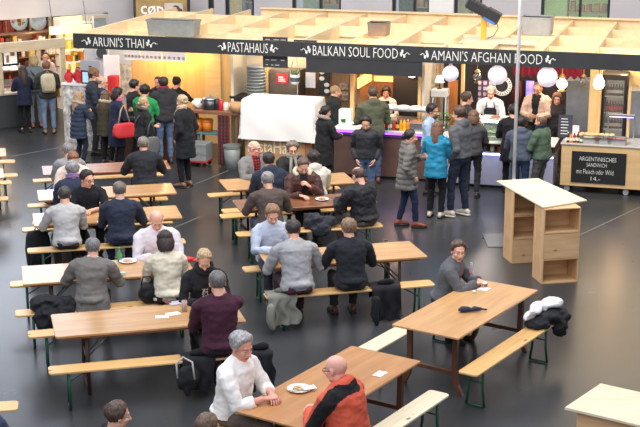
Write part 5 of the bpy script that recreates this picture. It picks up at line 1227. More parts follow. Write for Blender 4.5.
m = MB(); m.lathe([(0, 0), (.08, 0), (.14, .02), (.135, .026), (.07, .01), (0, .01)], n=18); o = hsolo(m, 'food_plate', [WHITE], 'plate of browned food on the salad case before the vendor in white', 'plate', c0+W_*.45, BG+.3, za+H_+.021, None, True); f = MB(); f.ell((0, 0, .03), (.09, .08, .025)); rough_up(f, .02, 25); part(f, 'food', [mat((176, 96, 50), .6, var=.4, ns=20)], o, True)
def globe(lb, px, py, r_px, b=.15):
    a, z = A(px, py, b); rr_ = r_px/47; t = hthing('globe_lamp', lb, 'lamp', a, b, z); m = MB(); m.ell((0, 0, 0), rr_, nu=28, nv=18); part(m, 'paper_globe', [mat((232, 228, 244), .7, var=.02, emit=.35)], t, True); m = MB(); m.tube([(0, 0, rr_), (0, 0, ZB+.3-z)], .006, n=6); part(m, 'cord', [BLK], t); m = MB(); m.lathe([(.03, rr_-.01), (.03, rr_+.03), (0, rr_+.03)], n=12); part(m, 'cap', [WHITE], t)
globe('round white paper globe lamp leftmost of three', 450.5, 73.5, 7.3); globe('round white paper globe lamp above the vendor in white', 497.5, 75, 8.5); globe('round white paper globe lamp above the man in beige cardigan', 547.5, 77, 9)
q = rect(513, 69, 582, 80, 1.0); m = MB(); W_ = q[1]-q[0]; vs = []; nx = 60
for j in range(4):
    for i in range(nx+1): u = i/nx; vs.append((W_*u, .02*math.sin(u*70), (ZB-.0)-(j/3)*(ZB-q[2])*(.75+.25*abs(math.sin(u*30)))))
m.add(vs, [(j*(nx+1)+i, j*(nx+1)+i+1, (j+1)*(nx+1)+i+1, (j+1)*(nx+1)+i) for j in range(3) for i in range(nx)]); hsolo(m, 'fringed_valance', [cloth((122, 28, 46), .8)], 'burgundy fringed valance behind the right white globe', 'cloth', q[0], 1.0, 0, None, True)
q = rect(495, 78, 509, 93, 1.6); ac = (q[0]+q[1])/2; zc_ = (q[2]+q[3])/2; rr_ = (q[3]-q[2])/2*1.2; t = hthing('round_sign', 'round black wall disc with white scalloped lace edge', 'decoration', ac, 1.6, zc_); m = MB(); Mx = Matrix.Rotation(R(90), 3, 'X'); m.lathe([(0, 0), (rr_, 0), (rr_, .02), (0, .02)], n=26, M=Mx); part(m, 'disc', [BLACK], t); m = MB()
for k in range(22): an = 2*math.pi*k/22; m.tube([(rr_*.95*math.cos(an)+.035*math.cos(q_), -.03, rr_*.95*math.sin(an)+.035*math.sin(q_)) for q_ in [2*math.pi*j/8 for j in range(9)]], .009, n=5)
part(m, 'lace_edge', [WHITE], t, kind='stuff')
q = rect(509, 86, 517, 112, 1.2); m = MB(); W_ = q[1]-q[0]; m.tube([(W_*.5, 0, q[3]), (W_*.3, 0, q[3]-.3), (W_*.1, .02, q[2])], [.05, .11, .09], n=10); m.v = [(x, y*.5, z) for x, y, z in m.v]; hsolo(m, 'hanging_robe', [cloth((130, 54, 50), .85)], 'dusty red robe hanging behind the pole', 'clothing', q[0], 1.9, 0, None, True)
q = rect(478, 80, 491, 112, 1.3); m = MB(); m.bb(0, q[1]-q[0], 0, .03, 0, q[3]); rough_up(m, .03, 6); hsolo(m, 'patterned_drape', [cloth((176, 160, 176), .8, 'plaid', (90, 70, 90), 9)], 'pale lilac patterned drape behind the vendor in white', 'cloth', q[0], 1.3, 0)
q = rect(525, 80, 534, 104, 2.2); t = hthing('glowing_poster', 'violet glowing poster behind the man in beige cardigan', 'poster', q[0], 2.25, q[2]); m = MB(); m.bb(0, q[1]-q[0], 0, .03, 0, q[3]-q[2]); part(m, 'frame', [BLK], t); m = MB(); m.bb(.02, q[1]-q[0]-.02, -.004, 0, .02, q[3]-q[2]-.02); part(m, 'lit_sheet', [mat((150, 130, 235), .4, var=.5, ns=6, emit=1.2)], t)
q = rect(448, 80, 457, 112, 1.3); hbox('orange_board', 'orange brown board below the left white globe', 'board', fromz(q, 0), 1.3, .04, wood((190, 112, 50), (214, 140, 72), axis=2)); 
q = rect(421, 66, 437, 112, 1.5); shelf_unit('cluttered shelf of jars left of the leftmost white globe', hall(q[0], 1.5), HA, q[1]-q[0], .3, 2.2, (.5, .9, 1.2, 1.5, 1.8, 2.15), wood((196, 160, 110), (216, 184, 136)), ((120, 70, 50), (60, 56, 54), (200, 170, 120), (170, 60, 50)), 31)
q = rect(431, 88, 442, 97, .9); t = hthing('small_table', 'small white table with a lamp behind the light blue shirt man', 'table', q[0], .9); m = MB(); zq = A(436, 90, .9)[1]; m.bb(0, .32, 0, .3, zq-.14, zq, .006); part(m, 'top', [WHITE], t)
for x in (.02, .28):
    for y in (.02, .26): m = MB(); m.bb(x, x+.03, y, y+.03, 0, zq-.14); part(m, 'leg', [WHITE], t)
t = hthing('table_lamp', 'small white shaded lamp on the small white table', 'lamp', q[0]+.14, 1.05, zq+.001); m = MB(); m.lathe([(0, 0), (.05, 0), (.05, .015), (.012, .02), (.012, .15), (0, .15)], n=12); part(m, 'base', [mat((60, 50, 44), .4)], t); m = MB(); m.lathe([(.1, .13), (.055, .27), (.05, .27), (.095, .13)], n=16); part(m, 'lamp_shade', [mat((250, 240, 220), .6, emit=.8)], t, True)
t = hthing('potted_plant', 'leafy green plant in front of the orange brown board', 'plant', A(446, 100, .6)[0], .6, 0); m = MB(); m.lathe([(0, 0), (.12, 0), (.16, .9), (.14, .9), (0, .85)], n=16); part(m, 'tall_pot', [mat((90, 84, 84), .5)], t, True); m = MB(); rr = random.Random(6)
for k in range(16):
    an = rr.random()*6.28; d = V3((math.cos(an), math.sin(an), 1.3)).normalized(); p0 = V3((0, 0, .88)); p1 = p0+d*rr.uniform(.15, .35); x = d.cross(V3((0, 0, 1))).normalized()*.06; p2 = p1+d*.12+V3((0, 0, -.05)); m.tube([p0, p1], .006, n=4); m.add([p1, p1.lerp(p2, .5)+x, p2, p1.lerp(p2, .5)-x], [(0, 1, 2, 3)])
part(m, 'leaves', [mat((96, 130, 70), .5, var=.3)], t, kind='stuff')
def lantern(lb, px, py0, py1, b, glow, col=(176, 140, 80)):
    a, zt_ = A(px, py0, b); zb_ = A(px, py1, b)[1]; h = zt_-zb_; t = hthing('hanging_lantern', lb, 'lantern', a, b, zb_); G_ = mat(col, .35, .7); m = MB(); m.lathe([(0, 0), (h*.18, 0), (h*.2, h*.06), (h*.1, h*.1), (h*.1, h*.12)], n=14); part(m, 'base', [G_], t); m = MB(); m.lathe([(h*.1, h*.12), (h*.26, h*.32), (h*.26, h*.45), (h*.1, h*.66)], n=16); part(m, 'glass', [mat((250, 226, 170), .2, emit=glow) if glow else mat((150, 150, 150), .1, .3, alpha=.6)], t, True); m = MB(); m.lathe([(h*.12, h*.66), (h*.2, h*.7), (h*.06, h*.86), (0, h*.9)], n=14); part(m, 'crown', [G_], t); m = MB(); m.tube([(0, 0, h*.88), (0, 0, ZB-zb_)], .008, n=5); part(m, 'chain', [G_], t)
lantern('dull brass lantern hanging left of the vendor in white', 477.5, 67, 83, .6, 0); lantern('bright amber lantern hanging above the woman with auburn hair', 562.5, 71, 92, .6, 4.0); lantern('unlit brass lantern hanging left of the broad post', 584, 72, 87, .6, 0)
hbox('grey_cabinet', 'grey-blue steel kitchen cabinet behind the unlit lantern', 'cabinet', fromz(rect(567, 80, 590, 105, 1.3), 0), 1.3, .5, mat((134, 142, 150), .4, .3), .01)
# ---- grill stand on the right
BS = -.45; a0 = A(559.5, 190, BS)[0]; zt = A(560, 143, BS)[1]; zb_ = .13
t = hthing('sandwich_stand', 'plywood counter on castors with the ARGENTINISCHES SANDWICH board', 'counter', a0, BS); Ws = 2.3; m = MB(); m.bb(0, Ws, .02, .85, zb_, zt-.03, .005); part(m, 'body', [wood((214, 176, 122), (232, 198, 148), axis=0, rough=.55, coat=.05, grain=7)], t); m = MB(); m.bb(-.02, Ws, 0, .88, zt-.03, zt, .005); part(m, 'worktop', [mat((196, 190, 180), .35, .3)], t)
for x in (.12, A(625, 196, BS)[0]-a0, Ws-.1):
    for y in (.12, .7): m = MB(); m.lathe([(0, -.02), (.055, -.02), (.055, .02), (0, .02)], (x, y, .056), n=14, M=Matrix.Rotation(R(90), 3, 'X')); m.bb(x-.03, x+.03, y-.03, y+.03, .11, .13); part(m, 'castor', [mat((200, 200, 200), .4)], t)
q = rect(572, 151, 625, 183, BS); t2_ = hthing('sandwich_chalkboard', 'black board chalked ARGENTINISCHES SANDWICH on the plywood counter', 'sign', q[0], BS+.01, A(572, 182, BS)[1]); W_ = q[1]-q[0]; H_ = A(572, 151, BS)[1]-A(572, 182, BS)[1]; m = MB(); m.bb(0, W_, -.008, .008, 0, H_, .001); part(m, 'board', [mat((26, 27, 29), .8, var=.1)], t2_)
for tx, u0, u1, v, h in (('ARGENTINISCHES', .14, .82, .78, .13), ('SANDWICH', .28, .65, .59, .12), ('mit Fleisch oder Wild', .1, .78, .37, .15), ('14,-', .37, .54, .14, .15)):
    tm = text_mb(tx, (u1-u0)*W_, h*H_, thin=-.016, depth=.003); tm.v = [(x+(u0+u1)/2*W_, y-.012, z+v*H_) for x, y, z in tm.v]; part(tm, 'lettering', [CHALK], t2_, kind='stuff')
zs = zt+.001
q = rect(553, 113, 564, 135, BS+.15); t = hthing('menu_stand', 'standing black menu board at the left end of the sandwich counter', 'menu', A(552, 120, BS+.2)[0]+.02, BS+.3, zs); W_, H_ = .26, .42
t.location = hall(a0+.0, BS+.5, zs); m = MB(); m.box(None, (W_, .015, H_), .003, M=Matrix.Translation((0, 0, H_/2+.02)) @ Matrix.Rotation(R(-8), 4, 'X')); part(m, 'board', [mat((52, 56, 66), .6)], t); m = MB()
for k in range(6): m.bb(-.08, .06-.01*(k % 3), -.05, -.012, .08+k*.055, .092+k*.055)
m.v = [(x, -.0105+(z-.23)*-.139-.004 if False else y*.05-.012-(H_/2+.02-z)*-.0+(.14*(z-.23)), z) for x, y, z in m.v]; part(m, 'chalk_lines', [CHALK], t, kind='stuff'); m = MB(); m.box((0, .03, .012), (.24, .16, .024), .004); part(m, 'foot', [BLK], t)
for k, (px, c, h, lb) in enumerate(((568, (60, 30, 24), .19, 'dark sauce bottle leftmost on the sandwich counter'), (571, (214, 160, 70), .18, 'amber sauce bottle on the sandwich counter'), (574.5, (150, 40, 36), .2, 'red sauce bottle on the sandwich counter'), (578, (90, 60, 40), .21, 'brown sauce bottle on the sandwich counter'), (581.5, (60, 90, 50), .16, 'green sauce bottle rightmost on the sandwich counter'))): bottle(lb, A(px, 138, BS+.12)[0], BS+.12, zs, h, .03, c, (210, 60, 50) if k % 2 else (235, 235, 230), (236, 228, 210))
m = MB(); m.bb(-.22, .22, -.1, .1, 0, .02, .004); hsolo(m, 'bottle_tray', [WHITE], 'white tray edge behind the sauce bottles', 'tray', A(577, 140, BS+.35)[0], BS+.33, zs)
m = MB(); m.bb(-.06, .06, -.02, .02, 0, .24, .004); hsolo(m, 'white_card', [WHITE], 'white upright card behind the sauce bottles', 'card', A(576, 130, BS+.55)[0], BS+.52, zs)
for k, px in enumerate((592, 604, 617)):
    t = hthing('steel_pan', ('steel food pan left of the pair on the sandwich counter', 'middle steel food pan on the sandwich counter', 'right steel food pan under the warm light')[k], 'pan', A(px, 138, BS+.3)[0], BS+.25, zs); m = MB(); ring = lambda kk, z: [V3((x*kk, y*kk, z)) for x, y in rrect(.19, .14, .03)]; m.loft([ring(.9, 0), ring(1, .1), ring(1.06, .1), ring(1.06, .108), ring(.95, .108), ring(.86, .02)]); part(m, 'pan_body', [INOX], t); m = MB(); m.bb(-.16, .16, -.11, .11, .03, .08, .01); rough_up(m, .02, 15, seed=k); part(m, 'food', [mat([(200, 190, 150), (130, 60, 44), (180, 90, 50)][k], .6, var=.5, ns=18)], t)
m = MB(); vs = []
t = hthing('bread_basket', 'tray heaped with pale bread rolls on the sandwich counter', 'tray', A(598, 122, BS+.7)[0], BS+.6, zs); m.bb(-.35, .35, -.14, .14, .0, .04, .006); part(m, 'tray', [wood((176, 130, 80), (196, 152, 100))], t)
for k in range(14): m = MB(); m.ell((0, 0, .03), (.055, .04, .035), nu=10, nv=7); hsolo(m, 'bread_roll', [mat((226, 190, 130), .6, var=.12)], 'pale bread roll heaped on the tray at the sandwich counter', 'bread', A(598, 122, BS+.7)[0]-.28+(k % 7)*.093, BS+.54+(k//7)*.1, zs+.041, 'bread rolls on the sandwich counter', True)
q = rect(626, 95, 630, 140, BS+.8); m = MB(); m.bb(0, .05, 0, .05, 0, 1.2, .003); hsolo(m, 'timber_stick', [PLY], 'thin upright timber on the right of the sandwich counter', 'post', A(627, 120, BS+.75)[0], BS+.75, zs)
a0_, z_ = A(612, 112, BS+.6); t = hthing('heat_lamp', 'violet glowing heat lamp bar over the sandwich counter', 'lamp', A(608, 112, BS+.7)[0], BS+.72, zs); hz = .42; m = MB(); m.bb(0, .5, -.04, .04, hz, hz+.05, .01); part(m, 'hood', [INOX], t); m = MB(); m.bb(.03, .47, -.03, .03, hz-.012, hz); part(m, 'tube', [mat((170, 150, 255), .4, emit=5)], t); m = MB(); m.bb(.0, .025, .0, .025, 0, hz); part(m, 'leg', [INOX], t); m = MB(); m.bb(.475, .5, .0, .025, 0, hz); part(m, 'leg', [INOX], t)
a_, z_ = A(599, 83, .1); t = hthing('pendant_bulb', 'bright drop shaped pendant bulb in front of the broad timber post', 'lamp', a_, .1, z_); m = MB(); m.lathe([(0, -.12), (.07, -.1), (.105, -.03), (.095, .04), (.05, .12), (.03, .16), (0, .16)], n=18); part(m, 'bulb', [mat((255, 240, 205), .4, var=.01, emit=9)], t, True); m = MB(); m.tube([(0, 0, .15), (0, 0, ZB-z_)], .008, n=6); part(m, 'cord', [BLK], t)
q = rect(603, 74, 626, 108, .9); W_ = q[1]-q[0]; t = hthing('drinks_fridge', 'tall glass door fridge full of red labelled bottles at right', 'fridge', q[0], .85); H_ = q[3]; m = MB(); m.bb(0, .05, 0, .55, 0, H_); m.bb(W_-.05, W_, 0, .55, 0, H_); m.bb(.05, W_-.05, 0, .55, H_-.1, H_); m.bb(.05, W_-.05, 0, .55, 0, .12); m.bb(.05, W_-.05, .5, .55, .12, H_-.1); part(m, 'cabinet', [mat((46, 44, 44), .5)], t); m = MB(); zsf = [H_-.1-.32*(k+1) for k in range(5)]
for z in zsf: m.bb(.05, W_-.05, .05, .5, z-.015, z)
part(m, 'wire_shelves', [mat((206, 206, 200), .4)], t, kind='stuff'); m = MB(); m.bb(.05, W_-.05, .0, .012, .12, H_-.1); part(m, 'glass_door', [mat((190, 200, 200), .06, alpha=.12)], t); m = MB(); m.bb(.06, W_-.06, .44, .45, .15, H_-.13); part(m, 'lit_back', [mat((176, 168, 150), .6, emit=.35)], t)
for i, z in enumerate(zsf[:3]):
    for k in range(6): bottle('small bottle on the %s shelf of the tall drinks fridge' % ('top', 'second', 'third')[i], q[0]+.1+k*(W_-.2)/5, 1.02, z+.001, .22, .032, [(60, 36, 30), (120, 40, 36), (90, 70, 50)][i], (200, 60, 50), (200, 60, 56) if i == 1 else (214, 200, 180), 'bottles on the %s shelf of the drinks fridge' % ('top', 'second', 'third')[i])
q = rect(628, 90, 640, 104, .6); hbox('oven', 'grey steel oven at the right edge behind the sandwich counter', 'oven', (q[0], q[0]+.8, 0, q[3]), .6, .5, mat((160, 164, 166), .35, .6), .01)
hbox('ochre_panel', 'ochre timber panel above the oven at the right edge', 'panel', (A(627, 74, 1.4)[0], A(627, 74, 1.4)[0]+1.2, 1.3, 2.24), 1.4, .04, PLYH)
# ------------------------------------------------------------------ the people
B = BEN; BACK = 103.5; FACE = 283.5; MB_ = 104.5; MF = 284.5
def bench(k): return ('bench', B[k])
def c_(c, **k): return dict(c=c, **k)
GREYH = (128, 126, 126); LGREY = (168, 164, 160); DARK = (40, 32, 30); BROWN = (78, 56, 42); LBROWN = (120, 90, 62); BLOND = (180, 150, 114)
BLACKC = (36, 37, 42); NAVY = (40, 46, 64); JEAN = (66, 84, 116); LJEAN = (124, 144, 172); TROU = (48, 46, 50)
PP = {}
# --- far left, at the delicatessen
PP['deli1'] = person('woman in navy jacket and black leggings with long dark hair at the deli', 22, 66, ('feet', 132.5), 118, c_((38, 44, 66), skirt=.72, name='jacket', inf=.02), (28, 28, 32), fem=True, hair=('long', (62, 44, 36)), armL='waist', armR='waist', shoe=(36, 32, 32))
PP['deli2'] = person('person with blond bob, grey-blue jacket and dark shoulder strap at the deli', 33, 55, ('feet', 127.5), 112, c_((112, 124, 134), name='jacket', inf=.02, hem=-.17), (150, 160, 168), fem=True, hair=('bob', (172, 146, 104)), strap=((40, 40, 44), -1), armL='waist', armR='down', shoe=(176, 120, 96))
PP['deli3'] = person('person in dark olive hooded jacket and light jeans wearing a beige backpack', 46, 61, ('feet', 133.5), 106, c_((66, 66, 58), name='jacket', inf=.026, hem=-.17, hood=True), LJEAN, hair=('short', LBROWN), armL='waist', armR='waist', shoe=(150, 136, 116))
PP['deliv'] = person('dark haired vendor in pale pink shirt serving at the deli', 45, 52, ('h', 1.6), 290, c_((222, 196, 190), name='shirt'), TROU, fem=True, hair=('tied', (60, 44, 38)), armL='waist', armR='waist')
# --- queue at the Thai stall
PP['q1'] = person('long haired blonde in quilted navy coat with grey fur hood in the queue', 79, 92, ('feet', 165.5), 48, c_((52, 62, 82), name='puffer_coat', skirt=.66, quilt=.09, inf=.03), (40, 44, 56), fem=True, hair=('long', (166, 134, 104)), fur=(176, 166, 152), armL='waist', armR='chest')
PP['q2'] = person('person in brown beanie and dark puffer jacket in the queue', 94, 69, ('h', 1.87), 5, c_((52, 56, 66), name='puffer_jacket', quilt=.1, inf=.026), TROU, hair=('short', BROWN), beanie=(120, 92, 70), armL='waist', armR='waist')
PP['q3'] = person('balding man in glasses and navy blazer in the queue', 102, 76, ('h', 1.72), 15, c_((50, 56, 78), name='blazer', inf=.02), TROU, hair=('bald', (150, 140, 130)), glasses=True, shirtcollar=(226, 214, 214), armL='waist', armR='down')
PP['q4'] = person('brown haired woman in olive coat with cream fur hood in the queue', 106, 91, ('h', 1.57), 60, c_((70, 66, 50), name='coat', skirt=.7, inf=.028), (30, 30, 34), fem=True, hair=('long', (96, 72, 56)), fur=(206, 190, 160), armL='waist', armR='waist')
PP['q5'] = person('dark short haired woman in long navy coat and pink scarf in the queue', 118, 88, ('feet', 169), 22, c_((38, 44, 66), name='coat', skirt=.5, inf=.03), (30, 30, 34), fem=True, hair=('bob', DARK), scarf=(206, 110, 150), armL='chest', armR='waist', scarfend=False)
PP['q6'] = person('dark haired man in black jacket looking right in the queue', 135, 79.5, ('h', 1.74), 30, c_((40, 40, 44), name='jacket', inf=.024), TROU, hair=('short', DARK), armL='waist', armR='waist')
PP['q7'] = person('dark haired person in bright green jacket in the queue', 145, 85, ('h', 1.68), 70, c_((46, 150, 86), name='jacket', inf=.026), TROU, hair=('full', DARK), armL='waist', armR='waist')
PP['q8'] = person('blonde woman with ponytail over black jacket and grey shoulder bag in the queue', 144, 97, ('h', 1.66), 35, c_((38, 40, 42), name='jacket', inf=.028, hem=-.17), (40, 42, 50), fem=True, hair=('ponyfront', (184, 156, 122)), fur=(90, 84, 78), strap=((90, 88, 86), 1), armL='waist', armR='down')
PP['q9'] = person('dark haired man in black jacket with red lining and blue jeans in the queue', 163, 77, ('feet', 163.5), 112, c_((52, 52, 56), name='jacket', inf=.026, hem=-.17, hood=True), (92, 112, 142), hair=('short', (56, 42, 36)), scarf=(140, 40, 66), scarfend=False, armL='waist', armR='pocket', shoe=(60, 62, 66))
PP['thv1'] = person('dark haired vendor facing out behind the black jacket with red lining', 158, 76.5, ('h', 1.66), 250, c_((44, 40, 44), name='shirt'), TROU, fem=True, hair=('tied', DARK), armL='waist', armR='waist')
PP['thv2'] = person('vendor in black top with hair bun cooking by the golden wall', 177, 77, ('h', 1.66), 60, c_((36, 34, 36), name='shirt'), TROU, fem=True, hair=('bun', DARK), armL='waist', armR='out')
PP['wb'] = person('blonde woman in black knee length coat and beige scarf standing alone', 181.5, 95, ('feet', 187), 148, c_((32, 34, 40), name='coat', skirt=.56, inf=.028), (26, 26, 30), fem=True, hair=('updo', (190, 164, 132)), scarf=(196, 172, 142), armL='pocket', armR='pocket', shoe=(122, 88, 64))
# --- centre, at the counters
PP['c1'] = person('balding man in black coat looking right beside the white sheet', 336, 85, ('h', 1.74), 12, c_((36, 40, 40), name='coat', inf=.03, collar=.05, skirt=.7), TROU, hair=('thin', (170, 140, 100)), armL='waist', armR='down')
PP['c2'] = person('dark haired person in long black coat with grey fur hood beside the counter', 326, 106, ('h', 1.62), 35, c_((34, 36, 38), name='coat', skirt=.5, inf=.032), (30, 30, 32), fem=True, hair=('lowbun', DARK), fur=(150, 140, 130), armL='waist', armR='waist')
PP['c3'] = person('dark haired man in black jacket and jeans looking down in front of the counter', 366, 116.5, ('feet', 207), 262, c_((46, 48, 54), name='jacket', inf=.028, collar=.04, rough=.6), (70, 90, 120), hair=('short', (34, 30, 30)), beard=(60, 48, 44), hpitch=22, armL='pocket', armR='pocket', shoe=(222, 220, 216), skin=(206, 158, 132))
PP['c4'] = person('man in olive hooded jacket and jeans ordering at the purple lit counter', 373, 86.5, ('feet', 183), 96, c_((88, 92, 72), name='jacket', inf=.03, hem=-.17, hood=True), (74, 86, 112), hair=('crop', (84, 68, 54)), armL='waist', armR='waist', shoe=(110, 60, 52))
PP['bkv1'] = person('vendor with dark bob in pale grey sweater leaning over the purple lit counter', 393, 76, ('h', 1.66), 215, c_((196, 194, 200), name='sweater'), TROU, fem=True, hair=('bob', (50, 36, 36)), lean=16, hpitch=24, armL='waist', armR='out')
PP['bkv2'] = person('vendor with dark fringe and white shirt behind the stacked white plates', 386, 86.5, ('h', 1.62), 265, c_((226, 222, 218), name='shirt', panels=[('vest', front(.09, 0, .85), cloth((36, 36, 40)))]), TROU, fem=True, hair=('fringe', (36, 30, 32)), armL='waist', armR='waist')
PP['g1'] = person('dark haired woman in long grey quilted coat and brown boots', 411, 129.5, ('feet', 227), 8, c_((112, 110, 106), name='puffer_coat', skirt=.68, quilt=.085, inf=.034, hood=True), (38, 46, 72), fem=True, hair=('lowbun', (40, 32, 32)), armL='chest', armR='pocket', shoe=(138, 70, 48), footL=(.1, -.12), footR=(.08, .14))
PP['g2'] = person('long haired woman in bright blue anorak seen from behind', 438, 121.5, ('feet', 217.5), 68, c_((42, 136, 172), name='anorak', inf=.032, hem=-.17, skirt=.74, hood=True, rough=.5), (30, 30, 34), fem=True, hair=('long', (110, 76, 58)), armL='waist', armR='waist', shoe=(206, 196, 180))
PP['g3'] = person('dark haired man in light blue shirt looking right in the group', 433, 104, ('h', 1.76), 335, c_((158, 180, 206), name='shirt', inf=.018), (30, 30, 34), hair=('short', (34, 30, 30)), beard=(50, 42, 40), armL='waist', armR='waist', skin=(196, 148, 122))
PP['g4'] = person('tall man in grey hooded jacket, dark jeans and cream sneakers', 459, 103.5, ('feet', 216), 140, c_((92, 94, 98), name='hooded_jacket', inf=.026, hood=True), (38, 44, 62), hair=('short', (82, 60, 48)), armL='pocket', armR='waist', shoe=(206, 196, 176), sole=(220, 214, 200), footL=(.14, .06), footR=(.1, -.06))
PP['g5'] = person('brown haired man in dark jacket looking right behind the grey hooded jacket', 467.5, 92, ('h', 1.78), 18, c_((50, 50, 48), name='jacket', inf=.024), TROU, hair=('short', (74, 54, 42)), armL='waist', armR='waist')
PP['g6'] = person('brown haired person half hidden right of the grey hooded jacket', 474, 111, ('h', 1.66), 80, c_((74, 74, 78), name='jacket', inf=.024, hem=-.17), TROU, fem=True, hair=('bob', (112, 80, 60)), armL='waist', armR='waist')
PP['afv1'] = person('grey haired vendor in white shirt and dark apron behind the salad case', 491, 86.5, ('h', 1.7), 262, c_((240, 240, 240), name='shirt', inf=.02), TROU, hair=('short', (176, 170, 166)), apron=(44, 46, 54), hpitch=16, armL='waist', armR='waist')
PP['afv2'] = person('bald man in glasses with beige cardigan over black shirt behind the counter', 537.5, 82, ('h', 1.82), 240, c_((206, 180, 162), name='cardigan', inf=.026, panels=[('shirt', front(.1, 0, 1.0), cloth((32, 32, 36)))]), TROU, hair=('buzz', (120, 96, 80)), glasses=True, hpitch=20, armL='waist', armR='waist', belly=.03)
PP['afv3'] = person('woman with short auburn hair at the back under the amber lantern', 557.5, 93, ('h', 1.62), 255, c_((60, 54, 56), name='top'), TROU, fem=True, hair=('bob', (116, 80, 60)))
PP['k1'] = person('person in long black coat seen from behind left of the pole', 513.5, 104.5, ('h', 1.7), 84, c_((30, 30, 34), name='coat', skirt=.62, inf=.03), (28, 28, 32), hair=('short', DARK), armL='waist', armR='waist')
PP['k2'] = person('dark haired person in blue-grey hooded jacket right of the pole', 522, 116.5, ('h', 1.64), 78, c_((80, 88, 104), name='hooded_jacket', inf=.032, hem=-.14, hood=True), (58, 76, 104), hair=('full', (46, 40, 40)), armL='waist', armR='waist')
PP['k3'] = person('man in green sweater with dark scarf looking left at the counter', 541, 114.5, ('h', 1.68), 142, c_((84, 104, 86), name='sweater', inf=.032, hem=-.16), (84, 82, 80), hair=('thin', (120, 92, 68)), scarf=(44, 48, 58), scarfend=False, armL='waist', armR='waist', belly=.02)
# --- left row of tables
PP['s1'] = person('grey haired person in grey sweater hunched at the farthest left table', 67.5, 143.5, bench('L1n'), BACK+4, c_((142, 142, 146), name='sweater', inf=.022), TROU, hair=('short', GREYH), lean=24, hpitch=26)
PP['s4'] = person('grey haired man in black jacket alone at right of the farthest left table', 143, 136.5, bench('L1n'), BACK-2, c_((40, 42, 48), name='jacket', inf=.034, collar=.02), NAVY, hair=('crop', (124, 118, 110)), lean=12, armL='tablewide', armR='tablewide')
PP['s2'] = person('brown haired woman in cream top looking down at the second left table', 73, 152, bench('L2f'), FACE, c_((232, 216, 200), name='top', inf=.016), TROU, fem=True, hair=('tied', (128, 88, 62)), lean=22, hpitch=44)
PP['s3'] = person('grey haired person in navy jacket and lilac scarf at the second left table', 72, 161.5, bench('L2n'), BACK, c_((46, 54, 76), name='jacket', inf=.026), TROU, hair=('full', (140, 140, 142)), scarf=(140, 110, 160), scarfend=False, lean=14, hpitch=18)
PP['s5'] = person('dark haired man in glasses and black sweater facing out with forearms on the table', 87, 170.5, bench('L3af'), FACE, c_((30, 32, 40), name='sweater', inf=.016, sleeve=.45), TROU, hair=('short', (44, 34, 32)), glasses=True, hyaw=-35, hpitch=12, lean=12, armL='tablein', armR='table')
PP['s6'] = person('dark haired man in light grey shirt seen from behind with elbows on the table', 64, 186.5, bench('L3an'), BACK, c_((184, 182, 180), name='shirt', inf=.022, hem=-.12), (58, 44, 44), hair=('crop', (62, 58, 56)), lean=16, hpitch=20, armL='tablewide', armR='table')
PP['s7'] = person('grey haired man in navy suit seen from behind at the middle left table', 119, 181.5, bench('L3an'), BACK, c_((44, 50, 66), name='suit_jacket', inf=.03, hem=-.16), (40, 44, 56), hair=('crop', (110, 100, 92)), shirtcollar=(214, 214, 220), lean=12, hpitch=14, armL='table', armR='tablewide')
PP['s8'] = person('bald man in white shirt eating with head bowed', 157, 210.5, bench('L3f'), FACE, c_((226, 220, 226), name='shirt', inf=.024), TROU, hair=('bald', (170, 160, 150)), shirtcollar=(236, 234, 238), hpitch=34, lean=16, armL='tablein', armR='table')
PP['s9'] = person('grey haired man in grey suit seen from behind leaning right', 92.5, 237.5, bench('L3n'), BACK-8, c_((116, 112, 108), name='suit_jacket', inf=.034, hem=-.17, skirt=.42), (92, 90, 88), hair=('crop', (118, 118, 120)), shirtcollar=(226, 226, 226), lean=18, side=4, hpitch=18, armL='tablewide', armR='tablewide')
PP['s10'] = person('dark haired woman in cream jacket seen from behind', 164.5, 231.5, bench('L3n'), BACK, c_((214, 206, 184), name='jacket', inf=.026, hem=-.14), (40, 36, 40), fem=True, hair=('bob', (52, 38, 36)), lean=14, hpitch=24)
PP['s11'] = person('blonde woman in black sweater with white print looking down', 204.5, 247.5, bench('L4f'), FACE-4, c_((34, 34, 38), name='sweater', inf=.018, panels=[('print', lambda c, S, s: c.y > .07 and abs(c.x-.0) < .035 and S['sp'](.25)[0].z < c.z < S['sp'](.62)[0].z and noise.noise(c*60) > -.05, cloth((196, 190, 186)))]), TROU, fem=True, hair=('tied', (186, 156, 120)), scarf=(36, 34, 38), scarfend=False, hpitch=38, lean=14, armL='table', armR='table')
PP['s12'] = person('grey haired man in burgundy sweater with a hand at his face', 217, 266, bench('L4n'), BACK, c_((66, 32, 48), name='sweater', inf=.022, hem=-.1), (38, 36, 38), hair=('crop', (104, 100, 100)), lean=10, hpitch=14, armL='table', armR='cheek')
# --- middle rows
PP['m1'] = person('balding man in glasses with grey jacket over red plaid shirt', 254.5, 140.5, bench('M1f'), MF+10, c_((126, 126, 126), name='jacket', inf=.03, panels=[('plaid_shirt', front(.075, 0, 1.0), cloth((170, 40, 52), .8, 'plaid', (40, 30, 36), 22))]), TROU, hair=('bald', (200, 190, 182)), glasses=True, hyaw=-40, hpitch=8, belly=.04, lean=6, armL='table', armR='table', skin=(232, 176, 156))
PP['m2'] = person('dark haired person in navy jacket seen from behind opposite the plaid shirt', 268, 152.5, bench('M1n'), MB_+6, c_((44, 52, 72), name='jacket', inf=.034, hood=True), TROU, hair=('short', (50, 42, 40)), lean=16, hpitch=18)
PP['m3'] = person('man in glasses with dark coat and grey scarf facing out', 292.5, 142, bench('M1f'), MF-2, c_((44, 44, 48), name='coat', inf=.03, panels=[('shirt', front(.05, 0, 1.0), cloth((52, 58, 54)))]), TROU, hair=('full', (112, 100, 92)), glasses=True, scarf=(150, 148, 136), hpitch=14, lean=8)
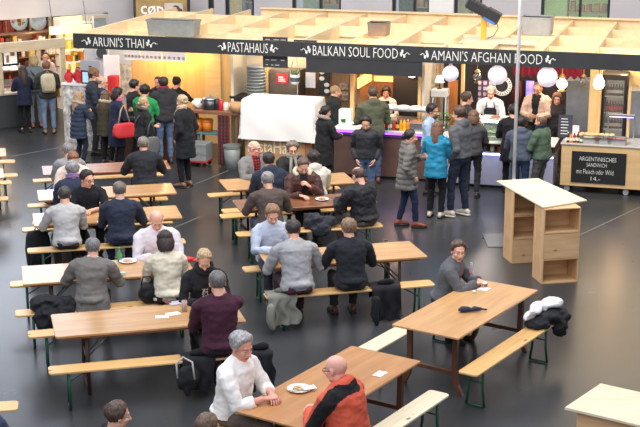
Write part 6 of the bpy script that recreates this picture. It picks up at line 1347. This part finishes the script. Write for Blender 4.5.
PP['m4'] = person('dark haired person in pale hooded jacket behind the brown leather jacket', 313, 151, bench('M1n'), MB_, c_((206, 202, 190), name='hooded_jacket', inf=.028, hood=True), (60, 60, 66), hair=('full', (42, 38, 38)), lean=12, hpitch=16)
PP['m5'] = person('man in brown leather jacket with cream fur collar looking down', 304, 159, bench('M2f'), MF, c_((78, 50, 46), name='leather_jacket', inf=.034, rough=.45, panels=[('jumper', front(.06, 0, 1.0), cloth((36, 34, 36)))]), (36, 34, 38), hair=('crop', (92, 76, 66)), fur=(214, 200, 178), beard=(120, 100, 88), hpitch=34, lean=10, armL='chest', armR='table')
PP['m6'] = person('grey haired man in brown sweater seen from behind', 267, 171.5, bench('M2n'), MB_+2, c_((88, 76, 72), name='sweater', inf=.024, hem=-.1), (92, 98, 116), hair=('crop', (142, 138, 134)), lean=14, hpitch=20, armL='tablewide', armR='tablewide')
PP['m7'] = person('balding man in big black jacket with right elbow stuck out', 357, 166.5, bench('M2n'), MB_+22, c_((38, 38, 42), name='jacket', inf=.045, rough=.6, crease=.022), (104, 98, 92), hair=('thin', (90, 72, 62)), lean=10, side=-4, hpitch=22, armL='tablewide', armR={'p': (.1, .36, .93), 'h': (1, -.15, .15)})
PP['m8'] = person('light brown haired man in pale blue shirt looking down at his hands', 273, 206.5, bench('M3f'), MF, c_((182, 192, 210), name='shirt', inf=.022), (60, 60, 70), hair=('short', (140, 108, 78)), shirtcollar=(190, 200, 216), hpitch=30, lean=8, armL='tablein', armR='tablein')
PP['m9'] = person('dark haired man in light grey sweater and maroon trousers from behind', 292.5, 219.5, bench('M3n'), MB_, c_((160, 160, 162), name='sweater', inf=.022, hem=-.1), (76, 48, 60), hair=('crop', (54, 48, 48)), shirtcollar=(240, 240, 240), lean=20, hpitch=22, armL='tablewide', armR='tablewide', shoe=(60, 50, 50))
PP['m10'] = person('light brown haired man in black jacket seen from behind', 348.5, 218.5, bench('M3n'), MB_-2, c_((38, 40, 46), name='jacket', inf=.026, collar=.03, hem=-.12), (52, 50, 48), hair=('short', (132, 106, 82)), lean=12, hpitch=16, armL='tablewide', armR='tablewide', shoe=(90, 50, 38))
# --- right tables
PP['r1'] = person('brown haired man in grey zip sweater turning his head at the trestle table', 459, 241, bench('Rf'), math.degrees(aR)-90+14, c_((96, 98, 102), name='zip_sweater', inf=.024, collar=.03, panels=[('lining', front(.022, .7, 1.0), cloth((170, 50, 60)))]), (48, 50, 58), hair=('short', (86, 64, 50)), hyaw=58, hpitch=6, hroll=-4, lean=16, armL='tablein', armR='tablein', footL=(.1, .14), footR=(.1, .1))
PP['f1'] = person('grey haired man in white shirt with rolled sleeves at the front table', 243, 327, bench('Ff'), math.degrees(aF)-90+6, c_((240, 238, 234), name='shirt', inf=.03, sleeve=.62, collar=.03), (104, 92, 86), hair=('full', (156, 154, 154)), hyaw=16, hpitch=16, lean=10, belly=.03, armL='tablein', armR='tablein', skin=(216, 160, 140))
PP['f2'] = person('bald man in glasses and orange jacket with black shoulder panels', 335, 344.5, bench('Fn'), math.degrees(aF)+90-4, c_((214, 92, 66), name='jacket', inf=.04, hem=-.17, hood=True, rough=.65, collar=.06, panels=[('shoulder_panel', band, cloth((34, 32, 34)))]), (60, 58, 60), hair=('none', (150, 140, 130)), glasses=True, hyaw=-4, hpitch=12, lean=16, belly=.03, armL='tablein', armR='tablein', skin=(230, 176, 158))
PP['b1'] = person('brown haired man in black top at the bottom edge looking right', 118, 402, ('seatpx',), 30, c_((34, 34, 38), name='top', inf=.024), TROU, hair=('short', (82, 62, 50)), hyaw=5, lean=10, armL='lap', armR='lap', s=.97)
PP['b2'] = person('brown haired person whose crown shows at the bottom edge', 208, 414, ('seatpx',), 40, c_((60, 60, 66), name='top', inf=.024), TROU, hair=('short', (104, 80, 64)), lean=10, armL='lap', armR='lap', s=.97)
PP['b3'] = person('person in navy jacket cut off by the left edge at the bottom', -17, 384, ('seatpx',), 60, c_((50, 58, 80), name='jacket', inf=.034), TROU, hair=('short', BROWN), lean=10, armL='lap', armR='lap', s=.97)
for r_ in REPORT:
    if abs(r_[2]) > 1.5 or abs(r_[3]) > 2.5 or r_[1] < .86 or r_[1] > 1.12: print('REP', r_)
# seats for the three at the bottom edge
for k, lb in (('b1', 'pine bench under the man at the bottom edge'), ('b2', 'pine bench under the person whose crown shows at the bottom edge'), ('b3', 'pine bench under the person cut off at the left edge')):
    p_ = PP[k]; bench_at(V3((p_.root.x, p_.root.y, 0)), p_.rz, 1.1 if k != 'b1' else 1.1, PINE, lb)
# ------------------------------------------------------------------ things on tables and benches, bags
def T_(px, py, z=.7705): return G(px, py, z)
def napkin(lb, px, py, w, d, rz, col=(244, 244, 242), nm='paper_napkin', cat='napkin', z=.7705, th=.004):
    m = MB(); nx, ny = 6, 6; vs = []
    for j in range(ny+1):
        for i in range(nx+1): vs.append((w*(i/nx-.5), d*(j/ny-.5), th+.004*noise.noise(V3((i*.9+px, j*.9, 0)))))
    o = len(vs); vs += [(x, y, 0) for x, y, z_ in vs]; q = lambda k: [(j*(nx+1)+i+k, j*(nx+1)+i+1+k, (j+1)*(nx+1)+i+1+k, (j+1)*(nx+1)+i+k) for j in range(ny) for i in range(nx)]
    m.add(vs, q(0)+q(o)); return solo(m, nm, [mat(col, .7, var=.03)], lb, cat, T_(px, py, z), rz)
def plate(lb, px, py, r, col=(246, 246, 244), food=None):
    m = MB(); m.lathe([(0, 0), (r*.6, 0), (r*.75, .008), (r, .02), (r*.985, .025), (r*.72, .012), (0, .009)], n=28); o = solo(m, 'plate', [mat(col, .2, var=.02)], lb, 'plate', T_(px, py), 0, None, True)
    if food:
        f = MB()
        for k in range(7): f.ell((math.cos(k*2.4)*r*.3, math.sin(k*2.4)*r*.3, .02), (.03, .022, .014), nu=8, nv=5)
        part(f, 'food_scraps', [mat(food, .6, var=.4, ns=20)], o, True, kind='stuff')
    return o
plate('white plate with food scraps and cutlery on the front trestle table', 299, 390, .125, food=(206, 170, 110))
for k, (dx, dy, rz) in enumerate(((-.02, .01, .35), (.0, -.03, .2))):
    g = T_(299, 390, .7965); m = MB(); m.bb(-.09, .05, -.006, .006, 0, .003); m.bb(.05, .1, -.011, .011, 0, .003); solo(m, ('fork', 'knife')[k], [INOX], ('steel fork lying across the white plate at front', 'steel knife lying across the white plate at front')[k], 'cutlery', (g.x+dx, g.y+dy, .7965), rz)
napkin('crumpled white napkin on the right of the white plate', 309, 388, .14, .1, .4, z=.797, th=.008)
napkin('white paper slip by the far right edge of the front table', 380, 374, .16, .1, aF)
napkin('white napkin under the brown cup on the right trestle table', 484, 289, .15, .13, aR)
m = MB(); m.lathe([(0, 0), (.03, 0), (.045, .045), (.042, .045), (.028, .006), (0, .006)], n=18); o = solo(m, 'paper_cup', [mat((150, 104, 80), .5)], 'small brown cup with white filling on the right trestle table', 'cup', T_(484.5, 286.5, .776), 0, None, True); f = MB(); f.ell((0, 0, .044), (.04, .04, .02)); part(f, 'foam', [WHITE], o, True)
m = MB(); m.lathe([(0, 0), (.02, 0), (.022, .03), (.018, .03), (0, .004)], n=12); solo(m, 'shot_glass', [mat((226, 230, 232), .1)], 'tiny clear glass near the man in grey on the right trestle table', 'glass', T_(474, 293), 0, None, True)
def pet(lb, loc, h=.22):
    t = thing('water_bottle', lb, 'bottle', loc); m = MB(); r = .032; m.lathe([(0, 0), (r*.9, 0), (r, .01), (r, h*.28), (r*.92, h*.32), (r, h*.36), (r, h*.66), (r*.5, h*.86), (r*.4, h*.9), (0, h*.9)], n=16); part(m, 'bottle_body', [mat((206, 212, 222), .12, alpha=.7)], t, True); m = MB(); m.lathe([(0, h*.88), (r*.45, h*.88), (r*.45, h), (0, h)], n=12); part(m, 'cap', [mat((214, 218, 226), .4)], t); m = MB(); m.lathe([(r*1.02, h*.38), (r*1.02, h*.62)], n=16); m.f = m.f[:16]; m.m = m.m[:16]; part(m, 'paper_label', [mat((226, 160, 170), .5, var=.3, ns=30)], t)
pet('clear water bottle held by the man in the grey zip sweater', T_(471, 279))
t = thing('folded_umbrella', 'small navy folded umbrella lying on the right trestle table', 'umbrella', T_(470, 312), .1); m = MB(); m.tube([(-.13, 0, .035), (-.1, 0, .036), (-.03, 0, .04), (.02, .0, .03), (.06, .01, .036), (.13, .01, .032)], [.018, .036, .036, .024, .036, .02], n=12, round_=True); rough_up(m, .014, 22); m.v = [(x, y, max(z, .001)) for x, y, z in m.v]; part(m, 'canopy', [cloth((52, 56, 78), .7)], t, True); m = MB(); m.tube([(.13, .01, .03), (.2, .015, .02)], .012, n=8, round_=True); part(m, 'handle', [BLK], t, True)
# front left table
napkin('left one of two white napkins on the front left table', 162, 317, .16, .1, .1); napkin('right one of two white napkins on the front left table', 173, 314, .17, .11, .5)
t = thing('drink_glass', 'tall glass of red drink beside the burgundy sweater', 'glass', T_(184.5, 311)); m = MB(); m.lathe([(0, 0), (.03, 0), (.036, .13), (.033, .13), (.028, .008), (0, .008)], n=18); part(m, 'glass', [mat((226, 220, 220), .08, alpha=.35)], t, True); m = MB(); m.lathe([(0, .009), (.0275, .009), (.031, .1), (0, .1)], n=18); part(m, 'red_drink', [mat((176, 36, 40), .2)], t, True); m = MB(); m.tube([(0, 0, .02), (.02, .0, .16)], .004, n=6); part(m, 'straw', [mat((214, 60, 60), .5)], t)
napkin('open magazine by the hands of the blonde woman', 177, 303, .2, .14, .5, (196, 186, 196), 'magazine', 'magazine', th=.006)
m = MB(); m.box((0, 0, .005), (.075, .15, .009), .003, rz=.5); solo(m, 'mobile_phone', [mat((96, 40, 46), .3)], 'dark red phone left of the magazine', 'phone', T_(167, 302), 0)
# grey suit table
plate('white plate in front of the grey suited man', 128, 262, .12, food=(222, 160, 130))
bt = thing('water_bottle', 'small green bottle lying left of the plate by the grey suit', 'bottle', T_(119.5, 261)); m = MB(); m.lathe([(0, 0), (.03, 0), (.032, .1), (.013, .15), (.013, .17), (0, .17)], n=14); part(m, 'bottle_body', [mat((90, 170, 110), .15, alpha=.85)], bt, True); m = MB(); m.lathe([(0, .165), (.015, .165), (.015, .185), (0, .185)], n=12); part(m, 'cap', [mat((60, 150, 90), .4)], bt)
bt['label'] = 'small green bottle standing beside the plate of the grey suited man'
m = MB(); m.box((0, 0, .02), (.09, .05, .04), .006, rz=.3); solo(m, 'snack_box', [mat((196, 214, 196), .5, var=.3, ns=20)], 'small pale green packet near the elbow of the grey suit', 'packet', T_(122, 275), 0)
m = MB(); m.ell((0, 0, .04), (.11, .05, .04)); m.ell((.1, 0, .025), (.06, .05, .02)); rough_up(m, .02, 14); m.v = [(x, y, max(z, .001)) for x, y, z in m.v]; solo(m, 'red_pouch', [mat((206, 40, 46), .45)], 'bright red pouch right of the cream jacket', 'pouch', T_(187, 262), .2, None, True)
m = MB(); m.lathe([(0, 0), (.028, 0), (.04, .1), (.037, .1), (.025, .006), (0, .006)], n=16); solo(m, 'paper_cup', [WHITE], 'white paper cup beside the red pouch', 'cup', T_(184, 271), 0, None, True)
napkin('white paper sheet on the table in front of the navy suit', 101, 222, .12, .1, .2)
m = MB(); m.box((0, 0, .005), (.075, .15, .009), .003, rz=.2); o = solo(m, 'mobile_phone', [BLK], 'phone with pale blue display at the hands of the grey sweater', 'phone', T_(283, 263), 0); f = MB(); f.box((0, 0, .0102), (.066, .135, .001), 0, rz=.2); part(f, 'display', [mat((180, 200, 236), .2, emit=.8)], o)
m = MB(); m.lathe([(0, 0), (.03, 0), (.04, .1), (.037, .1), (.027, .006), (0, .006)], n=16); solo(m, 'paper_cup', [WHITE], 'white cup on the table before the plaid shirt', 'cup', T_(258, 180), 0, None, True)
plate('white plate before the man in dark coat and grey scarf', 297, 176, .11, food=(190, 140, 90))
plate('white plate before the brown leather jacket', 322, 200, .11, food=(170, 120, 80))
# standing table
zt_ = zt+.0225
g = G(533, 189, zt_); t = thing('sign_holder', 'clear acrylic sign holder on the standing table', 'sign holder', g, R(12)); m = MB(); m.bb(-.11, .11, -.004, .004, .0, .17, .002); part(m, 'clear_pane', [mat((206, 214, 214), .1, alpha=.55)], t); m = MB(); m.bb(-.11, .11, -.06, .06, 0, .012, .003); part(m, 'foot', [mat((170, 176, 180), .2, alpha=.9)], t)
napkin('crumpled white napkin at the back end of the standing table', 514, 182.5, .12, .1, .3, z=zt_, th=.02)

def drape(name, lb, cat, loc, rz, w, fd, bd, col, seed, ztop=.475, depth=.27, amp=.03, extra=None):
    """a garment thrown over a bench board: hangs in front, lies on top, hangs behind"""
    nx, ny = 22, 34; tot = fd+depth+bd; vs = []
    for j in range(ny+1):
        u = tot*j/ny
        for i in range(nx+1):
            q = i/nx-.5; hemw = 1+.16*noise.noise(V3((u*4, seed, 0)))
            x = q*w*hemw; k = noise.noise(V3((x*5+seed, u*2.5, 0)))
            if u < fd: e = fd-u; y = -depth/2-.012-amp*(k+.6)*min(1, e/.12); z = ztop-e+.05*noise.noise(V3((x*4, seed, 1)))*e*2
            elif u < fd+depth: y = -depth/2+(u-fd); z = ztop+.012+amp*.9*(k+.5); e = 0
            else: e = u-fd-depth; y = depth/2+.012+amp*(k+.6)*min(1, e/.12); z = ztop-e
            fo = min(1, e/.16); y += (.022*math.sin(x*38+3*noise.noise(V3((x*3, u*3, seed))))-.01)*fo*(-1 if u < fd else 1); x *= 1-.22*fo*abs(noise.noise(V3((u*6, seed*2, 2))))
            x += .035*noise.noise(V3((x*9, u*6, seed)))+.05*noise.noise(V3((u*5, seed, 5)))*fo; vs.append((x, y, max(.01, z)))
    m = MB(); m.add(vs, [(j*(nx+1)+i, j*(nx+1)+i+1, (j+1)*(nx+1)+i+1, (j+1)*(nx+1)+i) for j in range(ny) for i in range(nx)])
    o = solo(m, name, [cloth(col, .85)], lb, cat, loc, rz, None, True)
    if extra:
        e_ = MB(); y = -depth/2-.02-amp
        e_.tube([(-w*.42, y, ztop-fd*.3), (-w*.48, y-.03, ztop-fd*.75), (-w*.4, y-.03, ztop-fd*1.02)], [.05, .055, .04], n=9, round_=True); rough_up(e_, .02, 12, seed=seed); part(e_, 'sleeve', [cloth(col, .85)], o, True)
        e_ = MB(); e_.tube([(w*.3, 0, ztop+.05), (w*.1, -.05, ztop+.07), (-w*.15, -.02, ztop+.05)], [.04, .045, .035], n=9, round_=True); rough_up(e_, .02, 12, seed=seed); part(e_, 'collar', [cloth(scaled8(col, .8), .85)], o, True)
    return o
def scaled8(c, k): return tuple(int(v*k) for v in c)
def onb(key, px):
    p0, p1 = BEN[key]; lo, hi = -.3, 1.3
    for _ in range(40):
        mid = (lo+hi)/2
        if proj(p0.lerp(p1, mid)+V3((0, 0, .47)))[0] < px: lo = mid
        else: hi = mid
    return p0.lerp(p1, lo)
def pile(name, lb, cat, loc, rz, blobs, col, seed, amp=.05, zmin=0.0, sub=None):
    m = MB()
    for c, r in blobs: m.ell(c, r)
    m = remesh(m, .018, 2); rough_up(m, amp, 9, seed=seed); rough_up(m, amp*.4, 22, seed=seed+3); m.v = [(x, y, max(zmin, z)) for x, y, z in m.v]
    return solo(m, name, [cloth(col, .8)], lb, cat, loc, rz, None, True)
drape('trench_coat', 'grey trench coat thrown over the left end of the bench under the grey sweater', 'coat', onb('M3n', 281), A1, .42, .38, .1, (138, 136, 126), 3.0, extra=True)
drape('coat', 'long black coat hanging over the bench right of the man in black jacket', 'coat', onb('M3n', 384), A1, .4, .44, .2, (36, 36, 40), 8.0, extra=True)
drape('jacket', 'black jacket hanging over the bench end right of the burgundy sweater', 'coat', onb('L4n', 259), A0, .3, .38, .2, (34, 34, 38), 5.0, extra=True)
drape('jacket', 'black jacket hanging over the bench left of the burgundy sweater', 'coat', onb('L4n', 197), A0, .36, .36, .3, (38, 38, 42), 6.0, extra=True)
t = thing('shoulder_bag', 'black shoulder bag with pale strap hanging left of the burgundy sweater', 'bag', onb('L4n', 188)+V3((0, -.2, 0)), A0); m = MB(); m.ell((0, -.02, .3), (.14, .07, .15)); m = remesh(m, .02, 1); rough_up(m, .03, 9); part(m, 'bag_body', [cloth((40, 40, 44))], t, True); m = MB(); m.tube([(-.11, -.06, .32), (-.12, -.05, .5), (-.03, .05, .53), (.06, -.05, .5), (.08, -.08, .3)], .012, n=7); part(m, 'strap', [cloth((190, 186, 176))], t, True)
pile('jacket', 'heap of black jacket and bag on the bench left of the grey suit', 'coat', onb('L3n', 55), A0, [((-.1, 0, .56), (.22, .15, .12)), ((.12, -.02, .55), (.16, .16, .1)), ((-.12, -.16, .42), (.18, .07, .16)), ((.1, -.16, .45), (.12, .06, .12))], (36, 36, 40), 2.0, .05)
pile('jacket', 'dark padded jacket lying on the bench behind the grey sweater', 'coat', onb('M2n', 319), A1, [((-.08, 0, .58), (.17, .15, .14)), ((.12, 0, .56), (.15, .15, .1)), ((.0, -.14, .48), (.16, .06, .1))], (50, 52, 60), 4.0, .05)
bj = onb('Rn', 545); pile('jacket', 'black jacket heaped on the far end of the right bench', 'coat', bj, aR, [((0, 0, .54), (.3, .17, .1)), ((.12, -.16, .42), (.16, .07, .14)), ((-.2, .0, .52), (.18, .15, .07)), ((.2, -.1, .5), (.14, .14, .12))], (34, 34, 38), 7.0, .05)
pile('jacket', 'white jacket lying on the black one at the far end of the right bench', 'coat', bj, aR, [((-.04, .06, .67), (.26, .1, .055)), ((.2, .0, .68), (.15, .13, .065)), ((-.25, .1, .6), (.12, .07, .045))], (236, 236, 238), 9.0, .04)
def backpack(lb, loc, rz, col, w=.3, d=.17, h=.46, scol=None, pk=None):
    t = thing('backpack', lb, 'backpack', loc, rz); m = MB(); rings = []
    for z, k in ((0, .8), (.03, .97), (h*.5, 1.03), (h*.82, .95), (h*.95, .75), (h, .4)): rings.append([V3((x*k, y*k, z)) for x, y in rrect(w/2, d/2, .06)])
    m.loft(rings); rough_up(m, .02, 9, seed=w*10); part(m, 'bag_body', [cloth(col)], t, True)
    m = MB(); rings = []
    for z, k in ((.04, .8), (.06, 1), (h*.4, 1), (h*.46, .8)): rings.append([V3((x*k, y*k-d/2-.02, z)) for x, y in rrect(w*.38, .04, .03)])
    m.loft(rings); part(m, 'front_pocket', [cloth(pk or scaled8(col, .85))], t, True)
    for sg in (-1, 1): m = MB(); m.tube([(sg*.08, d/2-.01, h*.9), (sg*.09, d/2+.04, h*.85), (sg*.1, d/2+.03, h*.4), (sg*.12, d/2-.02, .05)], .016, n=7); part(m, 'shoulder_strap', [cloth(scol or scaled8(col, .7))], t, True)
    m = MB(); m.tube([(-.04, d*.2, h*.97), (0, d*.2, h+.05), (.04, d*.2, h*.97)], .01, n=7); part(m, 'loop', [cloth(scol or scaled8(col, .7))], t, True); return t
b0 = onb('L3an', 38); backpack('big black backpack standing on the floor by the grey shirt bench end', (G(39, 266).x, G(39, 266).y, 0), A0+R(8), (34, 36, 40), .36, .22, .56)
b1 = onb('L2f', 51); pile('fabric_bag', 'blue and white patterned bag at the left end of the second left table bench', 'bag', b1, A0, [((0, 0, .6), (.15, .1, .14)), ((.06, 0, .66), (.09, .08, .12))], (70, 92, 150), 2.0, .04, zmin=.471)
o_ = [o for o in COL.objects if o.get('label', '').startswith('blue and white patterned')][0]; o_.data.materials[0] = cloth((60, 80, 140), .8, 'plaid', (190, 200, 220), 11)
b2_ = onb('L3n', 148); t = thing('handbag', 'black handbag on the bench left of the cream jacket', 'bag', (b2_.x, b2_.y-.02, .471), A0); m = MB(); m.ell((0, 0, .14), (.12, .1, .14)); m = remesh(m, .018, 1); rough_up(m, .03, 10); m.v = [(x, y, max(z, 0)) for x, y, z in m.v]; part(m, 'bag_body', [cloth((32, 32, 36), .6)], t, True); m = MB(); m.tube([(-.08, 0, .24), (-.05, 0, .36), (.05, 0, .36), (.08, 0, .24)], .01, n=7); part(m, 'handle', [cloth((36, 34, 36))], t, True)
# bags carried by the people standing
q = PP['deli3']; backpack('beige backpack on the back of the person in olive hooded jacket', q.w((0, -.235, 1.02*q.s)), q.rz, (206, 196, 170), .3, .15, .42, (176, 168, 146), (190, 180, 152))
def handbag(lb, loc, rz, col, w, h, d, up, hc_):
    t = thing('handbag', lb, 'bag', loc, rz); m = MB(); rings = []
    for z, k in ((0, .72), (.02, .9), (h*.2, 1.02), (h*.45, 1.06), (h*.75, .96), (h*.93, .84), (h, .66)): rings.append([V3((x*k, y*(1.1-z/h*.6), z)) for x, y in rrect(w/2, d/2, .07)])
    m.loft(rings); rough_up(m, .02, 10, seed=w); part(m, 'bag_body', [mat(col, .45, var=.1)], t, True)
    for sg in (-1, 1): m = MB(); m.tube([(-w*.25, sg*.03, h*.95), (-w*.12, sg*.02, h+up*.7), (0, 0, h+up), (w*.12, sg*.02, h+up*.7), (w*.25, sg*.03, h*.95)], .009, n=7); part(m, 'handle', [mat(hc_, .5)], t, True)
    return t
q = PP['q5']; handbag('large bright red handbag on the arm of the woman in navy coat', q.w((.36, .05, .74*q.s)), q.rz+R(90), (206, 52, 58), .46, .28, .16, .36, (200, 176, 140))
q = PP['q8']; handbag('grey shoulder bag at the hip of the blonde with ponytail', q.w((.33, .0, .6*q.s)), q.rz+R(80), (104, 106, 110), .34, .32, .12, .3, (90, 90, 92))
q = PP['q1']; m = MB(); m.box((0, 0, 0), (.075, .012, .15), .004); solo(m, 'mobile_phone', [BLK], 'dark phone in the hands of the blonde in quilted navy coat', 'phone', q.w((.05, .38, 1.22*q.s)), q.rz)
bpy.data.objects.remove(TMP)
# ------------------------------------------------------------------ light
wd = bpy.data.worlds.new('world'); SC.world = wd; wd.use_nodes = True
bg = wd.node_tree.nodes['Background']; bg.inputs[0].default_value = (*lin((226, 232, 245)), 1); bg.inputs[1].default_value = .5
def area(name, loc, size, e, col, target=None, size_y=None):
    l = bpy.data.lights.new(name, 'AREA'); l.energy = e; l.color = lin(col); l.size = size
    if size_y: l.shape = 'RECTANGLE'; l.size_y = size_y
    o = bpy.data.objects.new(name, l); COL.objects.link(o); o.location = loc
    if target is not None: o.rotation_euler = (V3(target)-V3(loc)).to_track_quat('-Z', 'Y').to_euler()
    return o
area('skylight', (-3, 15, 11), 12, 1150, (240, 244, 255), (-2, 17, 0))
area('skylight', (5, 20, 11), 10, 850, (255, 246, 232), (3, 22, 0))
area('hall_light', (-2, 4, 10), 8, 600, (246, 248, 255), (0, 20, 1))
area('stall_wash', hall(5.5, -5, 8), 9, 560, (255, 242, 224), hall(5.5, 1.5, 1.2), 2.5)
def spot(loc, e, col, tgt, ang=80):
    l = bpy.data.lights.new('stall_spot', 'SPOT'); l.energy = e; l.color = lin(col); l.spot_size = R(ang); l.spot_blend = .7; l.shadow_soft_size = .06
    o = bpy.data.objects.new('stall_spot', l); COL.objects.link(o); o.location = loc; o.rotation_euler = (V3(tgt)-V3(loc)).to_track_quat('-Z', 'Y').to_euler()
def point(loc, e, col, r=.08):  # added unseen fill that brightens the stall and deli interiors
    l = bpy.data.lights.new('stall_fill', 'POINT'); l.energy = e; l.color = lin(col); l.shadow_soft_size = r
    o = bpy.data.objects.new('stall_fill', l); COL.objects.link(o); o.location = loc
for px in (150, 165, 180, 198):
    a = A(px, 62, BA-.3)[0]; spot(hall(a, BA-.45, 2.2), 26, (255, 190, 90), hall(a, BA+.1, 1.2), 95)
point(hall(1.4, 1.0, 2.1), 22, (255, 206, 140)); point(hall(4.2, .7, 2.1), 16, (255, 232, 200)); point(hall(6.2, .9, 2.05), 30, (255, 190, 120)); point(hall(6.6, 1.2, 2.0), 14, (255, 196, 130))
point(hall(8.4, .9, 2.1), 26, (255, 236, 220)); point(hall(9.6, 1.3, 2.0), 24, (255, 220, 180)); point(hall(11.0, .9, 2.1), 26, (255, 205, 150))
point(deli(.4, .9, 1.7), 22, (255, 206, 150)); point(deli(-.3, 2.9, 2.3), 16, (255, 206, 150)); point(deli(1.9, .8, 1.9), 16, (255, 230, 180)); point(deli(-1.4, .9, 1.7), 16, (255, 206, 150))
# color management
SC.view_settings.view_transform = 'Standard'; SC.view_settings.look = 'None'
SC.view_settings.exposure = 0.13; SC.view_settings.gamma = 1.0
SC.cycles.max_bounces = 6; SC.cycles.diffuse_bounces = 3; SC.cycles.glossy_bounces = 3; SC.cycles.transparent_max_bounces = 8
SC.cycles.sample_clamp_indirect = 4.0
try: SC.cycles.use_denoising = True
except Exception: pass
